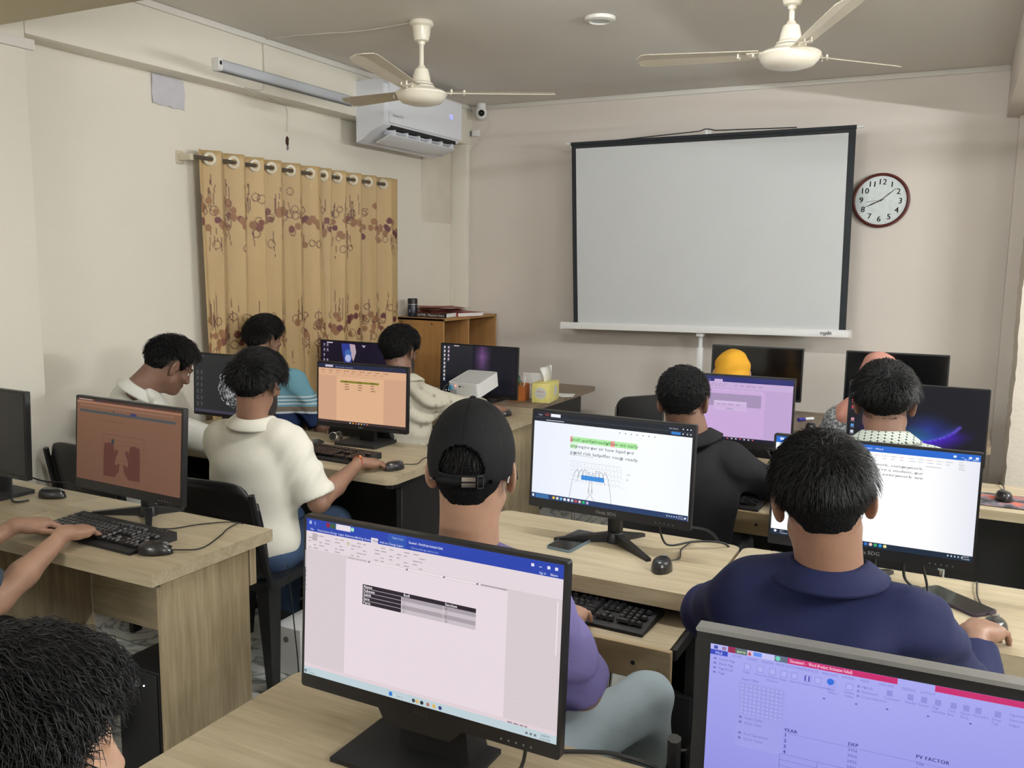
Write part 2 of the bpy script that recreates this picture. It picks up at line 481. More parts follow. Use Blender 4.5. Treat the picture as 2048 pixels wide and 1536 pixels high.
def fan(x, y, hz, a0, label, blade_m):
    t = thing('ceiling_fan', label, 'ceiling fan', (x, y, 0))
    bm = BM(); lathe(bm, [(0.0, CZ), (0.062, CZ), (0.066, CZ-0.012), (0.064, CZ-0.02), (0.05, CZ-0.03), (0.046, CZ-0.07), (0.038, CZ-0.098), (0.02, CZ-0.104), (0.018, CZ-0.118), (0, CZ-0.118)], 32); obj('canopy', bm, M['cream'], t, smooth=True)
    bm = BM(); cyl(bm, (0, 0, CZ-0.11), (0, 0, hz+0.12), 0.0125, seg=16); obj('down_rod', bm, M['cream'], t, smooth=True)
    bm = BM(); lathe(bm, [(0.0, hz+0.14), (0.018, hz+0.138), (0.022, hz+0.128), (0.036, hz+0.118), (0.044, hz+0.09), (0.05, hz+0.055), (0.062, hz+0.046), (0.064, hz+0.036), (0.0, hz+0.036)], 32); obj('motor_cover', bm, M['cream'], t, smooth=True)
    bm = BM(); lathe(bm, [(0.0, hz+0.034), (0.068, hz+0.034), (0.078, hz+0.02), (0.122, hz+0.008), (0.136, hz-0.002), (0.138, hz-0.012), (0.132, hz-0.018), (0.128, hz-0.03), (0.108, hz-0.052), (0.06, hz-0.066), (0.02, hz-0.07), (0.0, hz-0.07)], 40); obj('motor', bm, M['cream'], t, smooth=True)
    bm = BM(); lathe(bm, [(0.061, hz+0.037), (0.0655, hz+0.037), (0.0655, hz+0.031), (0.061, hz+0.031)], 32); obj('gap_ring', bm, M['dark'], t)
    V, F = blade_mesh()
    for k in range(3):
        b = raw('blade', V, F, blade_m, t, smooth=False)
        b.location = (0, 0, hz+0.004); b.rotation_euler = (0, 0, R(a0+120*k))
        bm = BM(); box(bm, (0.14, 0, 0.002), (0.1, 0.05, 0.004), (R(12), 0, 0))
        for px_, py_ in ((0.16, -0.015), (0.16, 0.015), (0.23, -0.015), (0.23, 0.015)): cyl(bm, (px_, py_, -0.008), (px_, py_, 0.018), 0.005, seg=8)
        br = obj('bracket', bm, M['cream'], b)
bl_m = mat('fan_blade_enamel', S(206, 196, 176), 0.35)
fan(-2.651, 4.117, 2.545, -80, 'cream ceiling fan in front of the air conditioner', bl_m)
fan(-0.77, 4.24, 2.60, 178, 'ceiling fan above the projection screen, cut by the frame', bl_m)

# split air conditioner on the left wall
ac = thing('air_conditioner', 'white split air conditioner high in the left corner', 'air conditioner', (XP, 0, 0))
prof = [(0, 2.43), (0.0, 2.825), (0.14, 2.832), (0.2, 2.822), (0.218, 2.80), (0.222, 2.56), (0.205, 2.535), (0.12, 2.50), (0.06, 2.455)]
bm = BM(); 
a = [bm.verts.new((p[0], 4.905, p[1])) for p in prof]; b_ = [bm.verts.new((p[0], 5.885, p[1])) for p in prof]
bm.faces.new(a); bm.faces.new(b_[::-1])
for i in range(len(prof)): bm.faces.new((a[i], b_[i], b_[(i+1) % len(prof)], a[(i+1) % len(prof)]))
obj('housing', bm, M['acwhite'], ac, 0.006, 2)
bm = BM(); prism(bm, rrect(4.955, 5.895, 2.556, 2.818, 0.012), 0.2, 0.232, 'x'); obj('front_panel', bm, M['acwhite'], ac, 0.004)
bm = BM(); b2(bm, 0.14, 0.213, 5.0, 5.84, 2.520, 2.545); obj('outlet', bm, M['blackmatte'], ac)
for y in np.linspace(5.05, 5.8, 6):
    bm = BM(); box(bm, (0.17, y, 2.505), (0.085, 0.012, 0.03)); obj('vane', bm, M['acwhite'], ac)
bm = BM(); box(bm, (0.155, 5.41, 2.462), (0.125, 0.84, 0.008), (0, R(-24), 0)); obj('louver', bm, M['acwhite'], ac, 0.003)
bm = BM(); box(bm, (0.185, 5.41, 2.500), (0.05, 0.84, 0.005), (0, R(-20), 0)); obj('louver', bm, M['acwhite'], ac, 0.002)
disp = mat('ac_display', S(120, 130, 255), 0.4, emit=(S(130, 130, 255), 1.6))
text_obj('temperature_display', '25', 0.045, disp, ac, (0.2335, 5.72, 2.69), (R(90), 0, R(90)))
acp = mat('ac_print', S(120, 124, 132), 0.5)
text_obj('maker_name', 'Midea', 0.03, acp, ac, (0.2335, 5.36, 2.775), (R(90), 0, R(90)))
text_obj('model_name', 'Xtreme Pro', 0.026, acp, ac, (0.2335, 4.99, 2.60), (R(90), 0, R(90)))
bm = BM(); b2(bm, 0.05, 0.1, 5.885, 5.93, 2.70, 2.79); obj('remote_holder', bm, M['grey'], ac, 0.008)
# security camera, its adapter box and thin wire
t = thing('security_camera', 'white dome security camera in the back corner', 'camera', (-3.53, 6.36, 2.845))
bm = BM(); cyl(bm, (0, 0, 0.012), (0, 0, 0.062), 0.036, 0.04, 24); obj('mount', bm, M['white'], t, 0.006)
bm = BM(); lathe(bm, [(0, -0.062), (0.022, -0.058), (0.04, -0.038), (0.046, -0.008), (0.042, 0.014), (0, 0.018)], 28); obj('head', bm, M['white'], t, smooth=True)
bm = BM(); sph(bm, (0.02, -0.034, -0.018), 0.026, 20); obj('lens', bm, M['blackgloss'], t, smooth=True)
t = thing('adapter_box', 'small white adapter box on the wall under the camera', 'adapter', (-3.62, YD-0.016, 2.69))
bm = BM(); box(bm, (0, 0, 0), (0.062, 0.03, 0.05)); obj('case', bm, M['white'], t, 0.005)
bm = BM(); box(bm, (-0.042, 0, 0.002), (0.025, 0.02, 0.03)); obj('plug', bm, M['grey'], t, 0.003)
bm = BM(); tube(bm, [(-3.50, 6.42, 2.80), (-3.49, 6.435, 2.75), (-3.56, 6.437, 2.66), (-3.62, 6.44, 2.60), (-3.655, 6.44, 2.56)], 0.0028, 6)
tag(obj('camera_wire', bm, M['whitecable'], None, smooth=True), 'thin white wire hanging from the security camera', 'wire')
bm = BM(); tube(bm, [(XP+0.004, 6.43, 2.56), (XP+0.004, 6.43, 2.0), (XP+0.004, 6.43, 1.2)], 0.003, 6)
tag(obj('corner_wire', bm, M['whitecable'], None, smooth=True), 'white wire running down the back left corner', 'wire')
# fan wire clipped over the ceiling and down the wall
bm = BM(); tube(bm, [(-2.70, 4.10, CZ-0.004), (-3.03, 4.13, CZ-0.004), (-3.32, 4.08, CZ-0.004), (XP+0.006, 4.04, CZ-0.006), (XP+0.006, 4.03, CZ-0.03), (XP+0.006, 4.03, 2.66), (XP+0.006, 4.0, 2.61), (XP+0.004, 3.88, 2.604), (XP-0.02, 3.95, 2.598), (-3.80, 4.30, 2.596), (-3.815, 4.39, 2.58), (-3.817, 4.39, 2.44)], 0.0035, 6)
tag(obj('fan_wire', bm, M['whitecable'], None, smooth=True), 'white wire from the fan along ceiling and left wall', 'wire')
t = thing('wall_hole', 'rusty broken fixing hole in the left wall above the curtain', 'wall hole', (XR, 4.392, 2.385))
bm = BM(); prism(bm, [(0.018*math.cos(a)*random.uniform(.7, 1.1), 0.03*math.sin(a)*random.uniform(.7, 1.1)) for a in np.linspace(0, 2*math.pi, 14)[:-1]], 0.0005, 0.004, 'x'); obj('rust_patch', bm, M['hole'], t)
bm = BM(); prism(bm, [(0.012*math.cos(a)*random.uniform(.7, 1.1)+0.004, -0.04+0.02*math.sin(a)*random.uniform(.7, 1.1)) for a in np.linspace(0, 2*math.pi, 12)[:-1]], 0.0005, 0.002, 'x'); obj('bare_plaster', bm, M['grey'], t)
# taped sheet of paper under the ring beam
V = []; F = []
for j in range(9):
    for i in range(9):
        y = 3.36+0.215*i/8; z = 2.598-0.15*j/8-0.006*(i/8)+(0.004*math.sin(i*2.1) if j == 8 else 0)
        V.append((XR+0.008+0.004*math.sin(i*1.3+j), y, z))
for j in range(8):
    for i in range(8): F.append((j*9+i, j*9+i+1, (j+1)*9+i+1, (j+1)*9+i))
tag(raw('paper_sheet', V, F, M['paperblue'], None, True), 'blank sheet of paper taped to the left wall below the beam', 'paper')

# ---------------------------------------------------------------- wall clock
ck = thing('wall_clock', 'round wall clock with brown rim beside the projection screen', 'clock', (-0.527, YD-0.001, 2.095))
ck.rotation_euler = (0, R(2.0), 0)
bm = BM(); lathe(bm, [(0.0, 0.0), (0.172, 0.0), (0.18, 0.012), (0.178, 0.03), (0.168, 0.036), (0.16, 0.03), (0.158, 0.02), (0, 0.02)], 64)
bmesh.ops.rotate(bm, verts=bm.verts[:], matrix=Matrix.Rotation(R(90), 3, 'X')); obj('rim', bm, M['clockrim'], ck, smooth=True)
bm = BM(); cyl(bm, (0, -0.019, 0), (0, -0.0215, 0), 0.159, seg=64); obj('dial', bm, M['clockface'], ck)
for k in range(1, 13):
    a = R(90-30*k); rr = 0.121
    s = str(k); v, f, w = text2d(s, 0.052, bold=0.022)
    hgt = v[:, 1].max()
    text_obj('numeral', s, 0.052, M['clocknum'], ck, (rr*math.cos(a)-w/2, -0.0222, rr*math.sin(a)-hgt/2), (R(90), 0, 0), bold=0.022)
def hand(L, w, ang, tail, name, y):
    bm = BM(); prism(bm, [(-w*0.4, -tail), (w*0.4, -tail), (w, L*0.55), (0.0008, L), (-0.0008, L), (-w, L*0.55)], y, y-0.0015, 'y')
    bmesh.ops.rotate(bm, verts=bm.verts[:], matrix=Matrix.Rotation(R(ang), 3, 'Y')); obj(name, bm, M['clocknum'], ck)
hand(0.122, 0.0032, 48, 0.02, 'minute_hand', -0.025)
hand(0.105, 0.0045, 243, 0.02, 'hour_hand', -0.0235)
hand(0.09, 0.001, 262, 0.03, 'second_hand', -0.0265)
bm = BM(); cyl(bm, (0, -0.022, 0), (0, -0.028, 0), 0.007, seg=16); obj('pivot', bm, M['clocknum'], ck)
bm = BM(); 
for k in range(60):
    a = R(6*k); box(bm, (0.148*math.cos(a), -0.0218, 0.148*math.sin(a)), (0.0025, 0.0004, 0.0025))
obj('minute_marks', bm, M['clocknum'], ck)['kind'] = 'stuff'

# ---------------------------------------------------------------- projection screen on its pole
ps = thing('projection_screen', 'white tripod projection screen with black border', 'projection screen', (-1.645, 6.15, 0))
bm = BM()
c4 = [(-1.005, 2.526), (0.967, 2.541), (0.983, 1.235), (-0.957, 1.213)]
def quadsheet(c, y0, y1, n=24, bow=0.0, name='cloth', m_=None, par=None):
    V = []; F = []
    for j in range(n+1):
        for i in range(n+1):
            u = i/n; v = j/n
            x = (c[0][0]*(1-u)+c[1][0]*u)*(1-v)+(c[3][0]*(1-u)+c[2][0]*u)*v
            z = (c[0][1]*(1-u)+c[1][1]*u)*(1-v)+(c[3][1]*(1-u)+c[2][1]*u)*v
            y = bow*(math.sin(u*9+1)*0.35+math.sin(u*4-v*5)*0.5+math.sin(v*7+u*2)*0.3)
            V.append((x, y0+y, z)); V.append((x, y1+y, z))
    for j in range(n):
        for i in range(n):
            a = 2*(j*(n+1)+i); b = a+2; c_ = a+2*(n+1); d = c_+2
            F += [(a, c_, d, b), (a+1, b+1, d+1, c_+1)]
    return raw(name, V, F, m_, par, True)
def inset(c, l, t_, r_, b_):
    return [(c[0][0]+l, c[0][1]-t_), (c[1][0]-r_, c[1][1]-t_), (c[2][0]-r_, c[2][1]+b_), (c[3][0]+l, c[3][1]+b_)]
quadsheet(c4, 0.0, 0.002, 24, 0.004, 'border', M['scrblack'], ps)
quadsheet(inset(c4, 0.036, 0.036, 0.044, 0.0), -0.0015, -0.0008, 24, 0.004, 'cloth', M['scrcloth'], ps)
bm = BM(); cyl(bm, (-1.05, 0.0, 2.527), (1.012, 0.0, 2.541), 0.009, seg=12); obj('top_bar', bm, M['white'], ps, smooth=True)
bm = BM(); cyl(bm, (-1.008, 0.0, 2.524), (0.97, 0.0, 2.5395), 0.0125, seg=12); obj('top_sleeve', bm, M['scrblack'], ps, smooth=True)
bm = BM(); tube(bm, [(-0.64, 0, 2.536), (-0.05, 0.0, 2.566), (-0.012, 0.0, 2.578), (0.012, 0, 2.578), (0.06, 0, 2.566), (0.60, 0, 2.556)], 0.004, 6, sm=False); obj('hanging_cord', bm, M['scrblack'], ps)
bm = BM(); box(bm, (-0.002, 0.012, 2.56), (0.022, 0.02, 0.05)); obj('hook', bm, M['white'], ps, 0.003)
hs = BM(); prism(hs, [(-0.025, -0.024), (0.02, -0.024), (0.03, -0.01), (0.03, 0.012), (0.02, 0.024), (-0.018, 0.024), (-0.028, 0.008)], -1.045, 1.01, 'x')
hb = obj('housing', hs, M['white'], ps, 0.003); hb.location = (0, 0, 1.203); hb.rotation_euler = (0, R(-0.9), 0)
for x in (-1.05, 1.015):
    bm = BM(); prism(bm, [(-0.03, -0.028), (0.03, -0.028), (0.035, 0.02), (-0.03, 0.028)], x-0.006, x+0.006, 'x'); o = obj('end_cap', bm, M['pvc'], hb, 0.003)
text_obj('maker_name', 'apollo', 0.036, M['redtxt'], hb, (0.90, -0.0292, 0.008), (R(90), R(180), 0), bold=0.01)
bm = BM(); box(bm, (0.01, 0.045, 1.55), (0.026, 0.022, 2.05)); obj('pole', bm, M['white'], ps, 0.003)
bm = BM(); box(bm, (0.01, 0.042, 0.62), (0.04, 0.035, 0.9)); obj('outer_pole', bm, M['white'], ps, 0.003)
bm = BM(); box(bm, (0.01, 0.03, 1.165), (0.05, 0.05, 0.03)); obj('case_clamp', bm, M['white'], ps, 0.003)
for a in (30, 150, 270):
    bm = BM(); cyl(bm, (0.01, 0.04, 0.55), (0.01+0.36*math.cos(R(a)), 0.04+0.22*math.sin(R(a)), 0.008), 0.011, seg=10); obj('leg', bm, M['white'], ps, smooth=True)

# ---------------------------------------------------------------- curtain
XC = XR+0.10
ct = thing('curtain', 'golden brown eyelet curtain with maroon dotted print', 'curtain', (XC, 0, 0))
bm = BM(); cyl(bm, (0, 3.54, 2.191), (0, 5.44, 2.191), 0.0115, seg=16); obj('rod', bm, M['rodmetal'], ct, smooth=True)
for y in (3.53, 5.435):
    bm = BM(); box(bm, (-0.05, y, 2.191), (0.09, 0.03, 0.035)); box(bm, (-0.096, y, 2.191), (0.008, 0.05, 0.07)); obj('rod_bracket', bm, M['ringplastic'], ct, 0.004)
rings_l = [3.647, 3.824, 3.994, 4.132, 4.299, 4.484]
rings_r = [4.614, 4.757, 4.926, 5.096, 5.274]
ZT, ZB = 2.238, 0.62
def zrows():
    r = []
    z = ZT
    while z > ZB:
        r.append(z)
        z -= 0.005 if (1.62 < z < 2.12 or 0.95 < z < 1.42) else 0.03
    r.append(ZB)
    return np.array(r)
def dots(U, seed):
    """print layout along the unfolded cloth: discs, rings and stems in two bands"""
    g = np.random.default_rng(seed)
    D_ = []; St = []
    for (zc, hh) in ((1.875, 0.105), (1.215, 0.105)):
        n = int(U/0.0125)
        for k in range(n):
            u = g.uniform(0, U); dz = g.normal(0, 0.55)*hh*1.0
            kind = g.choice([0, 1, 2, 3], p=[0.44, 0.16, 0.18, 0.22]) if abs(dz) < hh*0.62 else g.choice([0, 3], p=[0.2, 0.8])
            D_.append((u, zc+dz, g.uniform(0.018, 0.025), kind))
        for k in range(int(U/0.030)):
            u = g.uniform(0, U)
            up = g.random() < 0.55
            a = zc+(g.uniform(0.02, 0.07) if up else -g.uniform(0.02, 0.08)); b = zc+(g.uniform(0.12, 0.235) if up else -g.uniform(0.11, 0.22))
            St.append((u, a, b, g.uniform(-0.016, 0.016), g.uniform(0.0016, 0.0028)))
    return D_, St
pal = [S(140, 98, 62), S(92, 40, 44), S(112, 62, 48)]
line_c = np.array(S(98, 62, 44)[:3])
def panel(rings, y0, y1, seed, name):
    # zig-zag folds: every eyelet sits on a slope facing the room
    ys = []; xs = []
    P = [y0]+rings+[y1]
    yy = []; xx = []
    for k, yr in enumerate(rings):
        nxt = rings[k+1] if k+1 < len(rings) else y1+0.04
        prv = rings[k-1] if k else y0-0.05
        h0 = (yr-prv)/2; h1 = (nxt-yr)/2
        yy += [yr-h0*0.72, yr-h0*0.55, yr, yr+h1*0.62, yr+h1*0.82]
        xx += [-0.012, -0.030, 0.0, 0.036, 0.022]
    yy = np.array(yy); xx = np.array(xx)
    fine_y = np.linspace(y0, y1, 700)
    fine_x = np.interp(fine_y, yy, xx)
    ker = np.hanning(15); ker /= ker.sum()
    fine_x = np.convolve(np.pad(fine_x, 7, mode='edge'), ker, 'valid')
    arc = np.concatenate([[0], np.cumsum(np.hypot(np.diff(fine_x), np.diff(fine_y)))])
    U = arc[-1]; nu = int(U/0.0055)
    u = np.linspace(0, U, nu)
    py = np.interp(u, arc, fine_y); px_ = np.interp(u, arc, fine_x)
    Z = zrows(); nz = len(Z)
    uu, zz = np.meshgrid(u, Z)
    fall = (ZT-zz)/(ZT-ZB)
    y = py[None, :]+0.0*zz+fall*0.03*np.sin(uu*3+seed)+fall*(0.02 if seed == 3 else -0.02)
    x = px_[None, :]*(1-0.35*fall)+fall*0.014*np.sin(uu*21+seed*2+zz*1.5)+0.004*fall*np.sin(uu*60+zz*3)
    base = np.array(S(190, 161, 114)[:3])
    C = np.ones((nz, nu, 3))*base
    tint = 1+0.05*np.sin(zz*260)*np.sin(uu*310)+0.05*np.sin(uu*9+seed)
    C *= tint[..., None]
    D_, St = dots(U, seed)
    for (su, a, b, bend, w) in St:
        lo, hi = min(a, b), max(a, b)
        t = np.clip((zz-a)/(b-a), 0, 1)
        m_ = (zz > lo) & (zz < hi) & (np.abs(uu-(su+bend*t*t)) < w)
        C[m_] = line_c
    for (su, sz, rr, kind) in D_:
        d = np.hypot(uu-su, zz-sz)
        if kind == 3: C[np.abs(d-rr) < 0.0026] = line_c
        else:
            C[d < rr] = pal[kind][:3]
    V = np.stack([x, y, zz], -1).reshape(-1, 3)
    idx = np.arange(nz*nu).reshape(nz, nu)
    F = np.stack([idx[:-1, :-1], idx[1:, :-1], idx[1:, 1:], idx[:-1, 1:]], -1).reshape(-1, 4)
    o = raw(name, V, F, M['fabric_print'], ct, True, C.reshape(-1, 3))
    md = o.modifiers.new('thickness', 'SOLIDIFY'); md.thickness = 0.0012
    for yr in rings:
        bm = BM()
        lathe(bm, [(0.020, -0.006), (0.032, -0.007), (0.038, -0.002), (0.038, 0.002), (0.032, 0.007), (0.020, 0.006), (0.020, -0.006)], 24)
        r_ = obj('eyelet_ring', bm, M['ringplastic'], ct, smooth=True)
        r_.location = (0.003, yr, 2.191); r_.rotation_euler = (0, R(90), R(-26))
    # stitched hem line under the eyelets
    return o
panel(rings_l, 3.585, 4.565, 3, 'left_panel')
panel(rings_r, 4.57, 5.425, 5, 'right_panel')
# ---------------------------------------------------------------- desks
def desk(label, x0, x1, y0, y1, z=0.75, th=0.036, rad=0.0, top='wood', sides='black', tray=None, modesty=True, group='computer desks'):
    cx, cy = (x0+x1)/2, (y0+y1)/2
    w, d = x1-x0, y1-y0
    t = thing('computer_desk', label, 'desk', (cx, cy, 0), 0, None)
    bm = BM(); prism(bm, rrect(-w/2, w/2, -d/2, d/2, rad), z-th, z)
    obj('desktop', bm, M[top], t, 0.0025, 2)
    sm = M['dark'] if sides == 'black' else M['woodz']
    for s in (-1, 1):
        px_ = s*(w/2-0.045)
        if sides == 'black':
            bm = BM()
            box(bm, (px_, 0.0, (z-th)/2+0.02), (0.03, d*0.62, z-th-0.06))
            box(bm, (px_, 0.0, 0.012), (0.045, d*0.86, 0.024))
            box(bm, (px_, 0.0, z-th-0.014), (0.04, d*0.86, 0.026))
            obj('side_frame', bm, sm, t, 0.002, 1)
        else:
            bm = BM(); box(bm, (px_+s*0.012, -0.02, (z-th-0.012)/2), (0.018, d*0.72, z-th-0.012)); obj('side_panel', bm, sm, t, 0.0012, 1)
            bm = BM(); box(bm, (px_+s*0.004, -0.02, z-th-0.008), (0.03, d*0.76, 0.016)); obj('gap_shade', bm, M['dark'], t)  # dark strip painting in the shadow gap between side panel and desktop
            bm = BM(); box(bm, (px_+s*0.011, d*0.36, z-th-0.07), (0.02, 0.03, 0.13)); obj('corner_block', bm, M['woodz'], t, 0.001, 1)
    if modesty:
        bm = BM(); box(bm, (0, d*0.30, z-th-0.19), (w-0.12, 0.018, 0.36)); obj('modesty_panel', bm, M['dark'] if sides == 'black' else M['wood'], t, 0.001, 1)
    if tray:
        tx0, tx1, ty0, ty1, tz = tray
        bm = BM(); b2(bm, tx0-cx, tx1-cx, ty0-cy, ty1-cy, tz-0.018, tz); tr = obj('keyboard_tray', bm, M['wood'], t, 0.0015, 1)
        bm = BM(); b2(bm, tx0-cx-0.005, tx1-cx+0.012, ty0-cy-0.018, ty0-cy-0.0005, tz-0.088, tz+0.004); obj('tray_front', bm, M['edge'], tr, 0.0015, 1)
        bm = BM(); cyl(bm, (tx1-cx-0.09, ty0-cy-0.019, tz-0.045), (tx1-cx-0.09, ty0-cy-0.012, tz-0.045), 0.006, seg=14); obj('lock_hole', bm, M['dark'], tr)
        for s, xx in ((-1, tx0-cx-0.014), (1, tx1-cx+0.014)):
            bm = BM(); box(bm, (xx, (ty0+ty1)/2-cy+0.03, tz-0.012), (0.012, ty1-ty0+0.05, 0.03)); obj('slide_rail', bm, M['dark'], tr)
    return t
desk('pale wood desk under the big word-table monitor in front', -1.245, -0.405, 0.93, 1.435, rad=0.02, sides='wood')
desk('pale wood desk under the lilac monitor at bottom right', -0.395, 0.445, 0.93, 1.435, rad=0.02, sides='wood')
desk('left pale wood desk with keyboard and typing hands', -2.852, -2.012, 1.70, 2.20, th=0.04, rad=0.0, sides='wood', top='wood')
desk('pale desk against the left column under the switched-off monitor', -3.665, -2.858, 1.70, 2.20, th=0.04, rad=0.0, sides='wood')
desk('desk of the white polo shirt man with peach monitor', -2.862, -2.072, 2.985, 3.62, rad=(0.0, 0.045, 0.02, 0.0))
desk('desk by the left wall under the white line-drawing monitor', -3.72, -2.868, 2.985, 3.62)
desk('middle desk of the man in the black cap', -1.44, -0.577, 2.295, 2.80, rad=0.034, tray=(-1.36, -0.612, 2.13, 2.44, 0.655), th=0.05)
desk('desk of the navy shirt man with white document monitor', -0.567, 0.40, 2.295, 2.80, rad=0.034, th=0.05)
desk('desk of the man in black shirt with mauve monitor', -1.32, -0.50, 3.68, 4.18, rad=0.02, tray=(-1.25, -0.585, 3.56, 3.82, 0.655))
desk('right desk under the blue nebula monitor', -0.48, 0.46, 3.70, 4.17, rad=0.02)
desk('wood sided desk of the leaf print shirt man', -2.95, -2.2, 4.25, 4.90, rad=0.0, sides='wood')
desk('desk under the curtain in front of the striped shirt man', -3.70, -2.956, 4.28, 4.90, z=0.765, tray=(-3.62, -3.02, 4.13, 4.4, 0.67))
desk('back desk of the person in yellow headscarf', -1.46, -0.62, 5.02, 5.70, rad=0.02, top='wooddark')
desk('back desk of the person in pink headscarf', -0.61, 0.19, 5.02, 5.70, rad=0.02, top='wooddark')
# larger dark-topped table with the tissue box
t = thing('office_table', 'dark topped table holding tissue box and galaxy monitor', 'table', (-2.83, 5.46, 0))
bm = BM(); prism(bm, rrect(-0.47, 0.50, -0.53, 0.52, 0.05), 0.732, 0.762); obj('tabletop', bm, M['wooddark'], t, 0.004, 2)
for s in (-1, 1):
    bm = BM(); box(bm, (s*0.38, 0.05, 0.366), (0.022, 0.86, 0.732)); obj('side_panel', bm, M['dark'], t, 0.001, 1)
bm = BM(); box(bm, (0, 0.1, 0.45), (0.74, 0.018, 0.55)); obj('modesty_panel', bm, M['dark'], t)

# ---------------------------------------------------------------- open shelf in the corner
t = thing('bookshelf', 'brown open bookshelf in the back left corner', 'bookshelf', (XR+0.02, 5.53, 0))
SW, SD, SH = 0.43, 0.83, 1.235       # depth from the wall (x), length (y), height
def board(n, x0, x1, y0, y1, z0, z1, m_='shelf'):
    bm = BM(); b2(bm, x0, x1, y0, y1, z0, z1); return obj(n, bm, M[m_], t, 0.0015, 1)
board('side_panel', 0, SW, 0, 0.018, 0, SH); board('side_panel', 0, SW, SD-0.018, SD, 0, SH)
board('top_board', 0, SW, 0, SD, SH-0.018, SH+0.002); board('bottom_board', 0, SW, 0.018, SD-0.018, 0.04, 0.058)
board('divider', 0.0, SW-0.004, SD*0.45, SD*0.45+0.018, 0.058, SH-0.018)
board('back_board', 0, 0.006, 0.018, SD-0.018, 0.05, SH-0.02, 'shelfback')
for zz in (0.42, 0.80):
    board('shelf_board', 0.006, SW-0.01, 0.018, SD*0.45, zz, zz+0.018); board('shelf_board', 0.006, SW-0.01, SD*0.45+0.018, SD-0.018, zz, zz+0.018)
for x, z in ((0.06, 1.22), (0.33, 1.215)):
    bm = BM(); cyl(bm, (x, -0.001, z-0.02), (x, 0.002, z-0.02), 0.006, seg=12); obj('screw_cap', bm, M['dark'], t)
# bottle, books and folders on the shelf
zt = SH+0.002
t = thing('water_bottle', 'dark flask standing on top of the bookshelf', 'bottle', (-3.70, 5.62, zt))
bm = BM(); lathe(bm, [(0, 0), (0.036, 0), (0.038, 0.01), (0.038, 0.085), (0.036, 0.09), (0, 0.09)], 28); obj('body', bm, mat('bottle_blue', S(30, 34, 52), 0.3), t, smooth=True)
bm = BM(); lathe(bm, [(0.0, 0.095), (0.037, 0.095), (0.038, 0.13), (0.034, 0.137), (0, 0.137)], 28); obj('cap', bm, M['black'], t, smooth=True)
bm = BM(); cyl(bm, (0, 0, 0.089), (0, 0, 0.096), 0.0385, seg=28); obj('band', bm, M['silver'], t, smooth=True)
bm = BM(); box(bm, (0, -0.036, 0.045), (0.004, 0.005, 0.02)); obj('logo', bm, M['white'], t)
bk_red = mat('book_red', S(168, 44, 40), 0.5); bk_dk = mat('book_dark', S(34, 26, 30), 0.5); pg = M['paper']
def book(label, x, y, z, sx, sy, h, rz, cov, group='books and folders on the bookshelf', title=None):
    t = thing('book', label, 'book', (x, y, z), R(rz), None)
    bm = BM(); box(bm, (0, 0, h/2), (sx-0.008, sy-0.006, h-0.004)); obj('pages', bm, pg, t)
    bm = BM(); box(bm, (0, 0, 0.001), (sx, sy, 0.002)); box(bm, (0, 0, h-0.001), (sx, sy, 0.002)); box(bm, (0, -sy/2+0.001, h/2), (sx, 0.002, h)); obj('cover', bm, cov, t, 0.0005, 1)
    if title: text_obj('title', title, h*0.8, M['white'], t, (-sx*0.42, -sy/2-0.0006, h*0.25), (R(90), 0, 0), bold=0.02)
    return t
book('thick dark book with white title at the bottom of the shelf pile', -3.54, 5.70, zt, 0.26, 0.19, 0.034, 6, bk_dk, title='HTML Masterclass')
book('red covered book beside the dark one on the shelf', -3.46, 5.95, zt, 0.2, 0.26, 0.03, -18, bk_red)
fo = [mat('folder_%d' % k, c, 0.6) for k, c in enumerate((S(150, 70, 50), S(120, 48, 44), S(176, 112, 78), S(196, 188, 180), S(140, 60, 52)))]
for k, (dx, dy, a) in enumerate(((0, 0, 12), (0.02, 0.03, -8), (-0.02, 0.05, 4), (0.03, 0.09, 20), (0.0, 0.02, -14))):
    V = []; F = []
    n = 8
    for i in range(n+1):
        for j in range(n+1):
            u = (i/n-0.5)*0.32; v = (j/n-0.5)*0.23
            V.append((u, v, 0.004*math.sin(u*9+k)+0.004+0.003*(j == n)))
    m1 = len(V); V += [(x, y, z-0.003) for x, y, z in V]
    for i in range(n):
        for j in range(n):
            q = (i*(n+1)+j, (i+1)*(n+1)+j, (i+1)*(n+1)+j+1, i*(n+1)+j+1); F.append(q); F.append(tuple(m1+w for w in q[::-1]))
    for i in range(n):
        for a_, b_ in ((i*(n+1), (i+1)*(n+1)), ((i+1)*(n+1)+n, i*(n+1)+n)): F.append((a_, b_, m1+b_, m1+a_))
        for a_, b_ in ((i+1, i), (n*(n+1)+i, n*(n+1)+i+1)): F.append((a_, b_, m1+b_, m1+a_))
    o = raw('paper_folder', V, F, fo[k], None, True)
    o.location = (-3.56+dx, 5.76+dy, zt+0.036+0.0085*k); o.rotation_euler = (0, 0, R(a+70))
    tag(o, ['brown', 'maroon', 'tan', 'white', 'top red-brown'][k]+' paper folder in the pile on the bookshelf', 'folder')
book('white booklet stack at the far end of the shelf top', -3.50, 6.20, zt, 0.16, 0.22, 0.025, 30, M['paper'])

